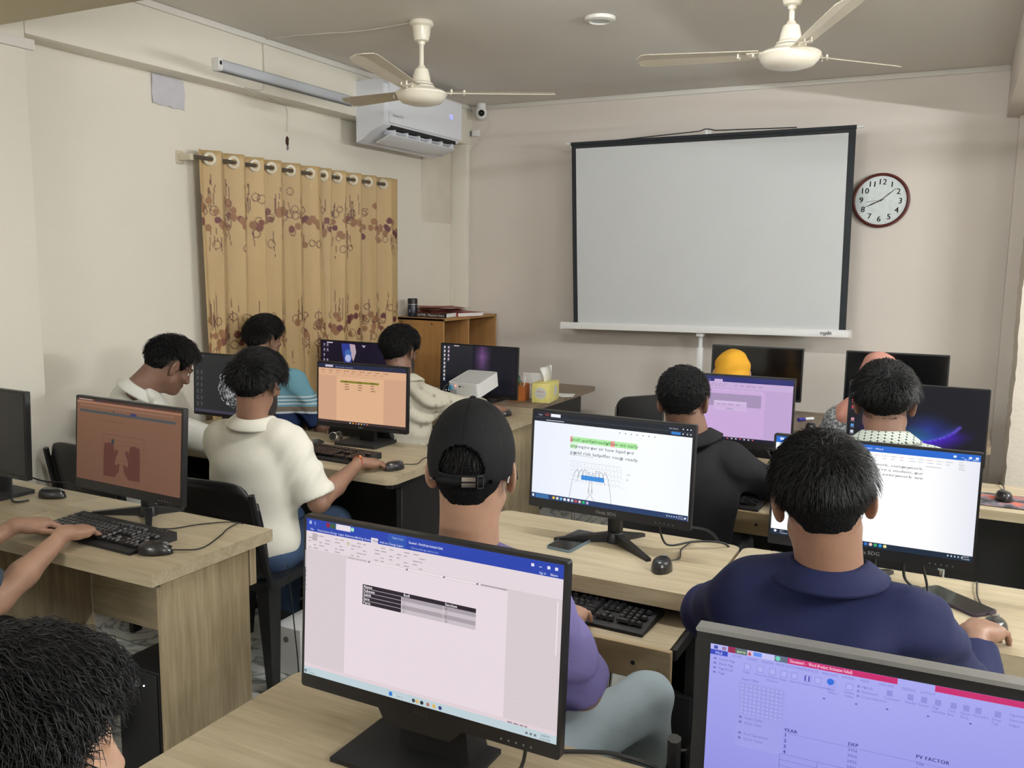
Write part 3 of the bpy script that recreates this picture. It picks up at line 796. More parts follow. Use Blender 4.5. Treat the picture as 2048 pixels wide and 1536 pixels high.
# ---------------------------------------------------------------- chairs
def plastic_chair(label, loc, rz):
    t = thing('plastic_chair', label, 'chair', loc, R(rz))
    bm = BM(); prism(bm, rrect(-0.215, 0.215, -0.21, 0.22, (0.05, 0.05, 0.08, 0.08)), 0.40, 0.435); obj('seat', bm, M['chairplastic'], t, 0.012, 3)
    V = []; F = []; nx, nz = 12, 10
    for side in (0, 1):
        for j in range(nz+1):
            for i in range(nx+1):
                u = i/nx*2-1; v = j/nz
                w = 0.2+0.015*math.sin(v*math.pi)
                x = u*w*(1-0.16*max(0, v-0.8)/0.2*abs(u)**3); z = 0.44+0.40*v-(0.03*abs(u)**4 if v > 0.85 else 0)
                y = -0.20-0.09*v-0.02*(1-u*u)+(0.014 if side else 0)
                V.append((x, y, z))
    m1 = (nx+1)*(nz+1)
    for j in range(nz):
        for i in range(nx):
            q = (j*(nx+1)+i, j*(nx+1)+i+1, (j+1)*(nx+1)+i+1, (j+1)*(nx+1)+i); F.append(q); F.append(tuple(m1+w for w in q[::-1]))
    ring = [i for i in range(nx+1)]+[(j)*(nx+1)+nx for j in range(1, nz+1)]+[nz*(nx+1)+i for i in range(nx-1, -1, -1)]+[j*(nx+1) for j in range(nz-1, 0, -1)]
    for k in range(len(ring)):
        a, b = ring[k], ring[(k+1) % len(ring)]; F.append((b, a, m1+a, m1+b))
    raw('backrest', V, F, M['chairplastic'], t, True)
    for sx in (-1, 1):
        bm = BM(); tube(bm, [(sx*0.205, -0.19, 0.42), (sx*0.212, -0.25, 0.60), (sx*0.205, -0.295, 0.80)], 0.013, 8); obj('back_post', bm, M['chairplastic'], t, smooth=True)
        for sy in (-1, 1):
            bm = BM()
            top = [(sx*0.20, sy*0.20), (sx*0.20, sy*0.12), (sx*0.14, sy*0.13), (sx*0.14, sy*0.20)]
            bot = [(sx*0.235, sy*0.235), (sx*0.235, sy*0.19), (sx*0.21, sy*0.19), (sx*0.21, sy*0.235)]
            a = [bm.verts.new((p[0], p[1], 0.42)) for p in top]; b = [bm.verts.new((p[0], p[1], 0.0)) for p in bot]
            bm.faces.new(a); bm.faces.new(b[::-1])
            for k in range(4): bm.faces.new((a[k], a[(k+1) % 4], b[(k+1) % 4], b[k]))
            obj('leg', bm, M['chairplastic'], t, 0.006, 2)
    return t
def padded_chair(label, loc, rz, backz=0.80):
    t = thing('padded_chair', label, 'chair', loc, R(rz))
    bm = BM(); prism(bm, rrect(-0.21, 0.21, -0.2, 0.22, 0.05), 0.42, 0.47); obj('seat', bm, M['chairpad'], t, 0.016, 3)
    bm = BM(); prism(bm, rrect(-0.2, 0.2, backz-0.26, backz, (0.03, 0.03, 0.07, 0.07)), -0.255, -0.225, 'y'); obj('backrest', bm, M['chairpad'], t, 0.01, 3)
    for s in (-1, 1):
        bm = BM(); tube(bm, [(s*0.2, 0.2, 0.0), (s*0.2, 0.19, 0.40), (s*0.2, 0.12, 0.415), (s*0.2, -0.16, 0.41), (s*0.2, -0.215, 0.46), (s*0.205, -0.245, backz-0.05)], 0.011, 10); obj('side_tube', bm, M['chrome'], t, smooth=True)
        bm = BM(); tube(bm, [(s*0.2, -0.16, 0.40), (s*0.2, -0.24, 0.0)], 0.011, 10, sm=False); obj('leg', bm, M['chrome'], t, smooth=True)
    bm = BM(); cyl(bm, (-0.2, 0.17, 0.2), (0.2, 0.17, 0.2), 0.009, seg=10); obj('stretcher', bm, M['chrome'], t, smooth=True)
    bm = BM(); cyl(bm, (-0.2, -0.2, 0.18), (0.2, -0.2, 0.18), 0.009, seg=10); obj('stretcher', bm, M['chrome'], t, smooth=True)
    return t
plastic_chair('black plastic chair of the white polo shirt man', (-2.48, 2.62, 0), 6)
plastic_chair('black plastic chair behind the brown screen monitor', (-3.40, 2.80, 0), 0)
plastic_chair('black plastic chair under the man in the cap', (-0.91, 1.765, 0), 2)
plastic_chair('black plastic chair under the navy shirt man', (-0.20, 1.765, 0), 0)
plastic_chair('black plastic chair of the left typist', (-2.62, 1.18, 0), 0)
plastic_chair('black plastic chair of the wavy haired person in front', (-0.92, 0.42, 0), 0)
plastic_chair('black plastic chair before the lilac monitor', (0.0, 0.36, 0), 0)
padded_chair('padded chrome chair of the man in the black shirt', (-0.88, 3.20, 0), 0, 0.74)
padded_chair('padded chrome chair of the leaf print shirt man', (-2.70, 3.86, 0), 0, 0.82)
padded_chair('padded chrome chair of the striped shirt man', (-3.44, 3.84, 0), 0)
padded_chair('padded chrome chair of the geometric collar man', (-0.20, 3.12, 0), 0)
padded_chair('padded chair of the person in yellow headscarf', (-0.96, 4.50, 0), 0)
padded_chair('padded chair of the person in pink headscarf', (-0.36, 4.56, 0), 0)
padded_chair('empty black chair left of the pair by the dark table', (-1.78, 4.98, 0), 55, 0.90)
padded_chair('empty black chair right of the pair by the dark table', (-1.36, 4.62, 0), 50, 0.97)
# stool with plywood seat
t = thing('stool', 'low stool with wooden seat and hand slot', 'stool', (-2.30, 3.90, 0))
bm = BM(); prism(bm, rrect(-0.21, 0.21, -0.21, 0.2, 0.03), 0.432, 0.452); obj('seat', bm, M['wooddark'], t, 0.003)
bm = BM(); prism(bm, rrect(0.02, 0.12, -0.03, 0.005, 0.017), 0.4515, 0.453); obj('hand_slot', bm, M['dark'], t)
for sx in (-1, 1):
    for sy in (-1, 1):
        bm = BM(); cyl(bm, (sx*0.17, sy*0.17, 0.432), (sx*0.2, sy*0.2, 0), 0.011, seg=10); obj('leg', bm, M['steel'], t, smooth=True)
bm = BM(); cyl(bm, (-0.185, -0.185, 0.22), (0.185, -0.185, 0.22), 0.009, seg=8); obj('stretcher', bm, M['steel'], t, smooth=True)
# white carton on the floor and computer cases under desks
t = thing('power_unit', 'white power backup box on the floor by the plastic chair', 'power unit', (-2.30, 2.74, 0))
bm = BM(); box(bm, (0, 0, 0.1), (0.14, 0.32, 0.2)); obj('case', bm, M['white'], t, 0.006)
bm = BM(); cyl(bm, (0.0, -0.161, 0.15), (0.0, -0.165, 0.15), 0.012, seg=16); obj('button', bm, M['grey'], t)
def tower(label, x, y):
    t = thing('computer_tower', label, 'computer', (x, y, 0))
    bm = BM(); box(bm, (0, 0, 0.21), (0.18, 0.34, 0.40)); obj('case', bm, M['blackmatte'], t, 0.004)
    bm = BM(); box(bm, (0, -0.172, 0.21), (0.17, 0.006, 0.39)); obj('front_panel', bm, M['black'], t, 0.002)
    bm = BM(); cyl(bm, (0, -0.175, 0.36), (0, -0.178, 0.36), 0.01, seg=16); obj('power_button', bm, M['grey'], t)
    led = bpy.data.materials.get('power_led') or mat('power_led', S(220, 230, 255), 0.4, emit=(S(210, 225, 255), 2.0))
    bm = BM(); sph(bm, (0.03, -0.176, 0.36), 0.003, 8); obj('power_led', bm, led, t)
tower('black computer tower under the cap man\'s desk', -0.70, 2.55)
tower('black computer tower under the navy shirt man\'s desk', -0.42, 2.55)
tower('black computer tower under the left typist\'s desk', -2.16, 1.93)
# ---------------------------------------------------------------- screens and monitors
EM = 1.0/(2.0**EXPO)
class Scr:
    """flat screen picture: layered coloured shapes in fractions of the lit area (u right, v down)"""
    def __init__(s, w, h, bg):
        s.w, s.h = w, h; s.V = []; s.F = []; s.C = []; s.layer = 0
        s.rect(0, 0, 1, 1, bg)
    def _add(s, P, F, c, up=True):
        if up: s.layer += 1
        n = len(s.V); y = -0.00002*s.layer
        for (u, v) in P: s.V.append(((u-0.5)*s.w, y, (0.5-v)*s.h)); s.C.append(c)
        s.F += [tuple(n+i for i in f) for f in F]
    def col(s, c): return (lin(c[0])*EM, lin(c[1])*EM, lin(c[2])*EM)
    def rect(s, u0, v0, u1, v1, c, up=True): s._add([(u0, v1), (u1, v1), (u1, v0), (u0, v0)], [(0, 1, 2, 3)], s.col(c), up)
    def poly(s, P, c): s._add(P, [tuple(range(len(P)))], s.col(c))
    def line(s, P, wd, c):
        a = s.w/s.h
        for (p, q) in zip(P[:-1], P[1:]):
            dx, dy = (q[0]-p[0])*a, q[1]-p[1]; L = math.hypot(dx, dy) or 1
            nx, ny = -dy/L*wd/2/a, dx/L*wd/2
            s._add([(p[0]+nx, p[1]+ny), (q[0]+nx, q[1]+ny), (q[0]-nx, q[1]-ny), (p[0]-nx, p[1]-ny)], [(0, 1, 2, 3)], s.col(c), False)
    def disc(s, u, v, r, c, n=14, ry=None):
        a = s.w/s.h
        s._add([(u+r/a*math.cos(-t), v+(ry or r)*math.sin(-t)) for t in np.linspace(0, 2*math.pi, n, endpoint=False)], [tuple(range(n))], s.col(c))
    def text(s, u, v, txt, hgt, c, bold=0.0, mono=None, width=None):
        """v = baseline; hgt = cap height as a fraction of the screen height"""
        P, F, w = text2d(txt, hgt/0.69, mono, bold)
        if not len(P): return
        a = s.w/s.h
        k = 1.0 if width is None else width*a/w
        s._add([(u+p[0]*k/a, v-p[1]) for p in P], F, s.col(c))
    def dash(s, u, v, n, L, hgt, c, gap=0.3, seed=0):
        """illegibly small words"""
        g = random.Random(seed+int(u*1000)+int(v*777))
        s.layer += 1
        x = u
        for k in range(n):
            l = L*g.uniform(0.6, 1.3); s.rect(x, v-hgt/2, x+l, v+hgt/2, c, False); x += l*(1+gap)
    def grid(s, fn, nu=64, nv=36):
        s.layer += 1
        n = len(s.V); y = -0.00002*s.layer
        for j in range(nv+1):
            for i in range(nu+1):
                u, v = i/nu, j/nv; s.V.append(((u-0.5)*s.w, y, (0.5-v)*s.h)); s.C.append(s.col(fn(u, v)))
        for j in range(nv):
            for i in range(nu): s.F.append((n+j*(nu+1)+i, n+(j+1)*(nu+1)+i, n+(j+1)*(nu+1)+i+1, n+j*(nu+1)+i+1))
    def build(s, parent, loc):
        o = raw('screen', np.array(s.V), s.F, M['screen'], parent, False, np.array(s.C))
        o.location = loc
        return o

def mixc(a, b, t): return tuple(a[i]*(1-t)+b[i]*t for i in range(3))

def word_ui(s, blue, paper, side, ribbon, pu0, pu1, pv0, task, tabs=True, ui=(150, 140, 150), tv=0.955, bar=0.085):
    s.rect(0, 0, 1, bar, blue); s.rect(0, bar, 1, bar+0.10, ribbon)
    s.rect(0, bar+0.10, 1, tv, side); s.rect(pu0, pv0, pu1, tv-0.02, paper)
    s.rect(0, tv, 1, 1, task); s.rect(0, tv-0.02, 1, tv, mixc(ribbon, side, 0.5))
    for k in range(13):
        s.dash(0.01+k*0.035, bar+0.032, 1, 0.022, 0.008, ui); s.dash(0.012+k*0.034, bar+0.062, 1, 0.02, 0.008, ui)
    for k in range(5): s.dash(0.52+k*0.05, bar+0.05, 1, 0.03, 0.01, ui)
    s.rect(pu0+0.02, bar+0.117, pu1-0.02, bar+0.133, mixc(paper, (255, 255, 255), 0.15))
    for k in range(9): s.rect(pu0+0.08+k*(pu1-pu0-0.16)/8, bar+0.121, pu0+0.083+k*(pu1-pu0-0.16)/8, bar+0.129, (90, 85, 95))

def icons_desktop(s, cols, rows, u0=0.02, v0=0.05, du=0.055, dv=0.085, seed=1, c=None):
    g = random.Random(seed)
    for i in range(cols):
        for j in range(rows):
            if g.random() < 0.12 and i: continue
            cc = c or g.choice([(210, 210, 215), (200, 90, 90), (190, 195, 210), (120, 160, 210), (220, 220, 220)])
            s.rect(u0+i*du, v0+j*dv, u0+i*du+0.022, v0+j*dv+0.04, cc)
            s.dash(u0+i*du-0.004, v0+j*dv+0.056, 1, 0.028, 0.008, mixc(cc, (128, 128, 128), 0.5))

# ---- the pictures
def scr_table(w, h):            # word table, pinkish white
    s = Scr(w, h, (222, 210, 216))
    pap, side, rib = (230, 216, 223), (214, 202, 206), (226, 214, 220)
    blue = (38, 66, 172)
    s.rect(0, 0, 1, 0.078, blue); s.rect(0, 0.078, 1, 0.19, rib); s.rect(0, 0.19, 1, 0.95, side)
    s.rect(0.178, 0.206, 0.812, 0.93, pap); s.rect(0, 0.93, 1, 0.952, (224, 208, 214)); s.rect(0, 0.952, 1, 1, (190, 208, 214))
    tabs = ['File', 'Home', 'Insert', 'Design', 'Layout', 'References', 'Mailings', 'Review', 'View', 'Add-ins', 'Design', 'Layout']
    us = [0.0176, 0.050, 0.080, 0.108, 0.142, 0.172, 0.217, 0.254, 0.290, 0.318, 0.357, 0.388]
    s.rect(0.282, 0.047, 0.311, 0.08, rib); s.rect(0.352, 0.002, 0.424, 0.078, (46, 84, 176))
    for u, tx in zip(us, tabs): s.text(u, 0.070, tx, 0.0125, (200, 205, 235) if tx != 'View' else (70, 90, 160), 0.02)
    s.text(0.368, 0.030, 'Table Tools', 0.0115, (180, 200, 220)); s.text(0.436, 0.040, 'Document1 - Word (Product Activation Failed)', 0.014, (225, 225, 240), 0.02, width=0.13)
    s.text(0.444, 0.068, 'Tell me what you want to do...', 0.0115, (170, 185, 225))
    s.rect(0.014, 0.012, 0.024, 0.033, (170, 185, 230)); s.text(0.036, 0.032, 'S', 0.017, (210, 215, 240))
    s.rect(0.090, 0.006, 0.104, 0.034, (150, 30, 50)); s.rect(0.106, 0.005, 0.130, 0.036, (60, 92, 60)); s.rect(0.132, 0.003, 0.195, 0.038, (228, 220, 226)); s.disc(0.203, 0.02, 0.013, (160, 220, 200))
    for k, u in enumerate((0.895, 0.922, 0.95, 0.976)):
        s.rect(u-0.005, 0.02 if k != 1 else 0.031, u+0.005, 0.037 if k != 1 else 0.034, (225, 228, 240))
    s.text(0.918, 0.070, 'Sign in', 0.0125, (215, 220, 240)); s.text(0.956, 0.070, 'Share', 0.0125, (225, 228, 240), 0.02)
    gr = (172, 160, 168)
    for j, v in enumerate((0.098, 0.118, 0.138, 0.158, 0.178)):
        for k, u in enumerate((0.012, 0.035, 0.06, 0.085, 0.13, 0.15, 0.20, 0.225, 0.25, 0.30, 0.325, 0.36, 0.39, 0.42, 0.455, 0.48)):
            if (j+k) % 3: s.dash(u, v, 1, 0.018, 0.006, gr, seed=j)
    s.rect(0.03, 0.086, 0.052, 0.132, (186, 174, 180)); s.disc(0.188, 0.11, 0.012, (200, 196, 170))
    s.rect(0.215, 0.192, 0.795, 0.200, (238, 226, 232)); s.rect(0.715, 0.193, 0.81, 0.199, (150, 140, 146)); s.rect(0.19, 0.193, 0.27, 0.199, (178, 168, 174))
    for u in (0.275, 0.43, 0.575, 0.70): s.rect(u, 0.192, u+0.007, 0.200, (90, 84, 92))
    u0, u1, u2, u3 = 0.254, 0.415, 0.580, 0.702; v0 = 0.340; rh = 0.0246
    bk = (42, 32, 44)
    s.rect(u0, v0, u3, v0+rh*5, (182, 170, 178))
    s.rect(u0, v0, u3, v0+rh, bk); s.rect(u0, v0, u1, v0+rh*5, bk)
    for k in range(4): s.rect(u1, v0+rh*(k+1), u3, v0+rh*(k+2), ((168, 158, 166), (200, 190, 197))[k % 2])
    for k in range(1, 5): s.rect(u0, v0+rh*k-0.001, u1, v0+rh*k+0.001, (215, 205, 212))
    s.rect(u1-0.001, v0+rh, u1+0.001, v0+rh*5, (215, 205, 212)); s.rect(u2-0.001, v0+rh, u2+0.001, v0+rh*5, (215, 205, 212))
    wh = (238, 232, 238)
    for k, tx in enumerate(('Name', 'Faheem', 'Sakib', 'Sara', 'Faria')): s.text(u0+0.004, v0+rh*(k+0.82), tx, 0.0165, wh, 0.03)
    s.text(u1+0.008, v0+rh*0.82, 'Roll', 0.0165, wh, 0.03); s.text(u2+0.006, v0+rh*0.82, 'Section', 0.0165, wh, 0.03)
    for k, (a, b) in enumerate((('1', 'B'), ('2', 'C'), ('5', 'E'), ('6', 'D'))):
        s.text(u1+0.008, v0+rh*(k+1.8), a, 0.015, (130, 120, 130)); s.text(u2+0.008, v0+rh*(k+1.8), b, 0.015, (110, 100, 110))
    for k in range(5): s.rect(0.004, 0.33+k*0.03, 0.009, 0.335+k*0.03, (150, 140, 150))
    s.rect(0.0, 0.2, 0.005, 0.31, (170, 160, 168)); s.rect(0.985, 0.2, 0.989, 0.5, (236, 226, 232))
    s.text(0.85, 0.80, '.', 0.02, (170, 130, 150))
    s.rect(0.375, 0.960, 0.388, 0.985, (40, 120, 210)); s.dash(0.395, 0.973, 1, 0.06, 0.012, (205, 215, 222)); s.text(0.405, 0.98, 'Search', 0.013, (120, 130, 140))
    for u, c in ((0.475, (70, 70, 80)), (0.49, (220, 180, 110)), (0.508, (40, 44, 54)), (0.532, (180, 120, 110)), (0.556, (226, 180, 90)), (0.58, (50, 60, 120))): s.disc(u, 0.974, 0.012, c, 10)
    s.text(0.022, 0.970, '29 C', 0.010, (120, 130, 130)); s.text(0.022, 0.987, 'Mostly clear', 0.010, (120, 130, 130)); s.disc(0.012, 0.976, 0.011, (120, 130, 140))
    s.text(0.95, 0.970, '8:08 PM', 0.011, (90, 100, 110)); s.text(0.945, 0.989, '2/12/2025', 0.011, (90, 100, 110))
    for u in (0.895, 0.91, 0.925): s.rect(u, 0.968, u+0.008, 0.982, (110, 120, 130))
    s.dash(0.83, 0.941, 4, 0.015, 0.008, (150, 130, 140))
    return s
def scr_lilac_wide(w, h):       # word document, lilac
    s = Scr(w, h, (156, 156, 232))
    s.grid(lambda u, v: mixc((170, 170, 240), (140, 140, 222), min(1, v*1.1+abs(u-0.35)*0.4)), 10, 6)
    rd = (200, 44, 110); tx = (122, 120, 198)
    s.rect(0, 0, 0.046, 0.026, (182, 182, 238)); s.rect(0.0, 0.026, 0.045, 0.050, (56, 72, 190)); s.text(0.013, 0.046, 'FILE', 0.0125, (200, 205, 250), 0.02)
    s.rect(0.009, 0.006, 0.019, 0.022, (70, 80, 170)); s.rect(0.030, 0.006, 0.040, 0.022, (150, 120, 160))
    s.rect(0.045, 0.0, 0.064, 0.027, (150, 40, 80)); s.rect(0.064, 0.0, 0.094, 0.027, (90, 110, 110)); s.text(0.068, 0.021, 'avro', 0.014, (200, 220, 170), 0.02)
    s.rect(0.094, 0.001, 0.107, 0.026, (206, 186, 214)); s.poly([(0.096, 0.023), (0.1005, 0.005), (0.105, 0.023)], (190, 50, 70))
    s.rect(0.107, 0.001, 0.163, 0.027, (194, 194, 242)); s.rect(0.110, 0.004, 0.131, 0.023, (96, 140, 236)); s.rect(0.163, 0.0, 0.195, 0.027, (96, 110, 130)); s.disc(0.171, 0.013, 0.011, (110, 210, 190))
    s.rect(0.195, 0, 0.451, 0.027, rd); s.rect(0.533, 0, 1, 0.027, rd); s.text(0.20, 0.020, 'Document1 -  Word (Product Activation Failed)', 0.0150, (240, 205, 228), 0.02, width=0.146)
    for u, t_ in ((0.056, 'HOME'), (0.096, 'INSERT'), (0.132, 'DESIGN'), (0.167, 'PAGE LAYOUT'), (0.222, 'REFERENCES'), (0.278, 'MAILINGS'), (0.325, 'REVIEW'), (0.368, 'VIEW'), (0.41, 'ADD-INS'), (0.462, 'DESIGN'), (0.502, 'LAYOUT')): s.text(u, 0.045, t_, 0.0105, tx)
    for k, t_ in enumerate(('Cover Page', 'Blank Page', 'Page Break', 'Pages')): s.text(0.024, 0.072+k*0.022, t_, 0.0112, (112, 110, 186)); s.rect(0.010, 0.062+k*0.022, 0.017, 0.072+k*0.022, (120, 120, 200))
    for k, (u, t_) in enumerate(((0.085, 'Table'), (0.117, 'Pictures'), (0.148, 'Online'), (0.176, 'Shapes'), (0.202, 'SmartArt'), (0.235, 'Chart'), (0.258, 'Screenshot'), (0.292, 'Apps for'), (0.332, 'Online'))):
        s.text(u, 0.110, t_, 0.0108, tx); s.rect(u+0.004, 0.062, u+0.020, 0.094, (148, 148, 224)); s.rect(u+0.006, 0.066, u+0.018, 0.090, (174, 174, 240))
    s.text(0.147, 0.126, 'Pictures', 0.0108, tx); s.text(0.334, 0.126, 'Video', 0.0108, tx); s.text(0.295, 0.126, 'Office', 0.0108, tx); s.text(0.085, 0.143, 'Insert Table', 0.0108, (110, 108, 190))
    for u in (0.238, 0.247): s.rect(u, 0.066, u+0.004, 0.090, (84, 84, 180))
    s.disc(0.300, 0.072, 0.016, (50, 110, 220), 7)
    for k, t_ in enumerate(('Hyperlink', 'Bookmark', 'Cross-reference')): s.text(0.372, 0.072+k*0.022, t_, 0.0108, tx); s.rect(0.362, 0.062+k*0.022, 0.368, 0.072+k*0.022, (130, 130, 206))
    for u, t_, t2 in ((0.424, 'Comment', ''), (0.470, 'Header', ''), (0.500, 'Footer', ''), (0.530, 'Page', 'Number'), (0.563, 'Text', 'Box'), (0.590, 'Quick', 'Parts'), (0.615, 'WordArt', ''), (0.655, 'Drop', 'Cap')):
        s.text(u, 0.100, t_, 0.0108, tx); s.text(u, 0.117, t2, 0.0108, tx); s.rect(u+0.005, 0.058, u+0.018, 0.084, (142, 142, 218))
    for k, t_ in enumerate(('Signature Line', 'Date and Time', 'Object')): s.text(0.690, 0.066+k*0.022, t_, 0.0108, tx)
    for u, v in ((0.285, 0.150), (0.36, 0.145), (0.43, 0.14), (0.52, 0.135), (0.61, 0.13)): s.rect(u, v, u+0.005, v+0.006, (90, 86, 160))
    s.rect(0.078, 0.15, 0.195, 0.46, (158, 158, 230))
    for i in range(10):
        for j in range(8): s.rect(0.0835+i*0.0108, 0.158+j*0.0184, 0.0925+i*0.0108, 0.1735+j*0.0184, (134, 132, 208), i == 0 and j == 0)
    s.layer += 1
    for i in range(10):
        for j in range(8): s.rect(0.0842+i*0.0108, 0.1593+j*0.0184, 0.0918+i*0.0108, 0.1722+j*0.0184, (166, 166, 234), False)
    for k, t_ in enumerate(('Insert Table...', 'Draw Table', 'Excel Spreadsheet', 'Quick Tables')):
        v = 0.325+k*0.024+(0.028 if k > 1 else 0); s.text(0.098, v, t_, 0.0112, (118, 114, 192)); s.rect(0.084, v-0.011, 0.091, v, (120, 116, 186))
    ink = (66, 60, 132)
    s.text(0.197, 0.342, 'YEAR', 0.0155, ink, 0.03); s.text(0.350, 0.342, 'DEP', 0.0155, ink, 0.03); s.text(0.503, 0.331, 'PV FACTOR', 0.0155, ink, 0.03)
    s.rect(0.197, 0.3485, 0.66, 0.350, (118, 116, 190))
    for k in range(4): s.text(0.198, 0.367+k*0.0262, '1234'[k], 0.0155, ink, 0.03); s.text(0.350, 0.367+k*0.0262, '3456', 0.014, (110, 106, 180), 0.01); s.text(0.504, 0.360+k*0.0262, '326', 0.014, (110, 106, 180), 0.01)
    for v in (0.450, 0.478, 0.506, 0.534): s.rect(0.190, v, 0.66, v+0.0016, (112, 110, 180))
    for u in (0.190, 0.281, 0.45, 0.66): s.rect(u, 0.450, u+0.0011, 0.62, (112, 110, 180))
    s.rect(0, 0.955, 1, 1, (60, 60, 110))
    return s
def scr_typing_brown(w, h):
    s = Scr(w, h, (142, 104, 78))
    s.grid(lambda u, v: mixc(mixc((118, 84, 63), (98, 68, 52), v), (120, 84, 68), u*0.6), 8, 6)
    s.rect(0, 0, 1, 0.028, (74, 48, 42)); s.rect(0.02, 0.005, 0.16, 0.02, (160, 130, 120)); s.rect(0.2, 0.005, 0.24, 0.03, (50, 40, 60))
    s.rect(0, 0.028, 1, 0.055, (150, 106, 84)); s.rect(0.03, 0.07, 0.93, 0.098, (128, 94, 76))
    s.rect(0.03, 0.135, 0.95, 0.165, (66, 72, 76)); s.rect(0.53, 0.11, 0.59, 0.14, (56, 50, 96)); s.disc(0.37, 0.12, 0.012, (60, 44, 50)); s.dash(0.40, 0.125, 1, 0.1, 0.008, (110, 78, 66))
    s.text(0.23, 0.25, 'Fahsion drwe aere waryr yu plum', 0.017, (80, 56, 48), 0.01, mono=0.62)
    s.line([(0.26, 0.40), (0.665, 0.40), (0.665, 0.685), (0.26, 0.685), (0.26, 0.40)], 0.006, (92, 58, 50))
    for j in range(1, 5): s.line([(0.26, 0.40+j*0.057), (0.665, 0.40+j*0.057)], 0.004, (98, 64, 54))
    for j in range(5):
        for i in range(1, 12): s.rect(0.26+i*0.0338+0.006*j, 0.403+j*0.057, 0.2615+i*0.0338+0.006*j, 0.454+j*0.057, (108, 74, 62), i == 1)
    hand_ = [(0.0, 1.0), (0.0, 0.34), (0.03, 0.08), (0.14, 0.02), (0.2, 0.06), (0.3, 0.0), (0.4, 0.03), (0.5, 0.02), (0.62, 0.08), (0.68, 0.28), (0.74, 0.2), (0.86, 0.18), (0.9, 0.26), (0.76, 0.42), (0.70, 0.58), (0.78, 0.66), (0.92, 0.58), (1.0, 0.6), (0.96, 0.8), (0.76, 0.95), (0.7, 1.0)]
    s.poly([(0.275+0.16*x, 0.49+0.42*y) for x, y in hand_][::-1], (84, 46, 40))
    s.poly([(0.63-0.16*x, 0.49+0.42*y) for x, y in hand_], (84, 46, 40))
    s.rect(0.352, 0.45, 0.378, 0.5, (46, 50, 58)); s.rect(0.355, 0.5, 0.372, 0.522, (46, 50, 58))
    return s
def scr_peach(w, h):
    s = Scr(w, h, (205, 160, 128))
    s.rect(0, 0, 1, 0.075, (34, 40, 66)); s.rect(0.08, 0.02, 0.17, 0.055, (200, 190, 200)); s.dash(0.2, 0.05, 6, 0.03, 0.014, (120, 120, 150))
    s.rect(0, 0.075, 1, 0.2, (216, 170, 136)); s.rect(0, 0.2, 1, 0.97, (206, 160, 130))
    s.rect(0.215, 0.205, 0.755, 0.955, (222, 176, 140)); s.rect(0, 0.955, 1, 1, (58, 44, 44))
    for k in range(9): s.dash(0.03+k*0.09, 0.11, 2, 0.02, 0.012, (150, 104, 84)); s.dash(0.04+k*0.085, 0.15, 1, 0.03, 0.01, (180, 130, 104))
    s.rect(0.26, 0.27, 0.70, 0.305, (128, 124, 40))
    for j in range(4):
        for u in (0.31, 0.465, 0.61): s.dash(u, 0.287+j*0.042, 1, 0.04, 0.012, (120, 84, 60) if j else (70, 70, 30))
    for v in (0.345, 0.39, 0.43): s.rect(0.26, v, 0.70, v+0.003, (196, 158, 104))
    for k, c in enumerate(((230, 230, 230), (230, 160, 60), (220, 110, 60), (200, 200, 210), (230, 190, 90), (120, 140, 200), (220, 120, 90))): s.rect(0.37+k*0.033, 0.97, 0.385+k*0.033, 0.99, c)
    return s
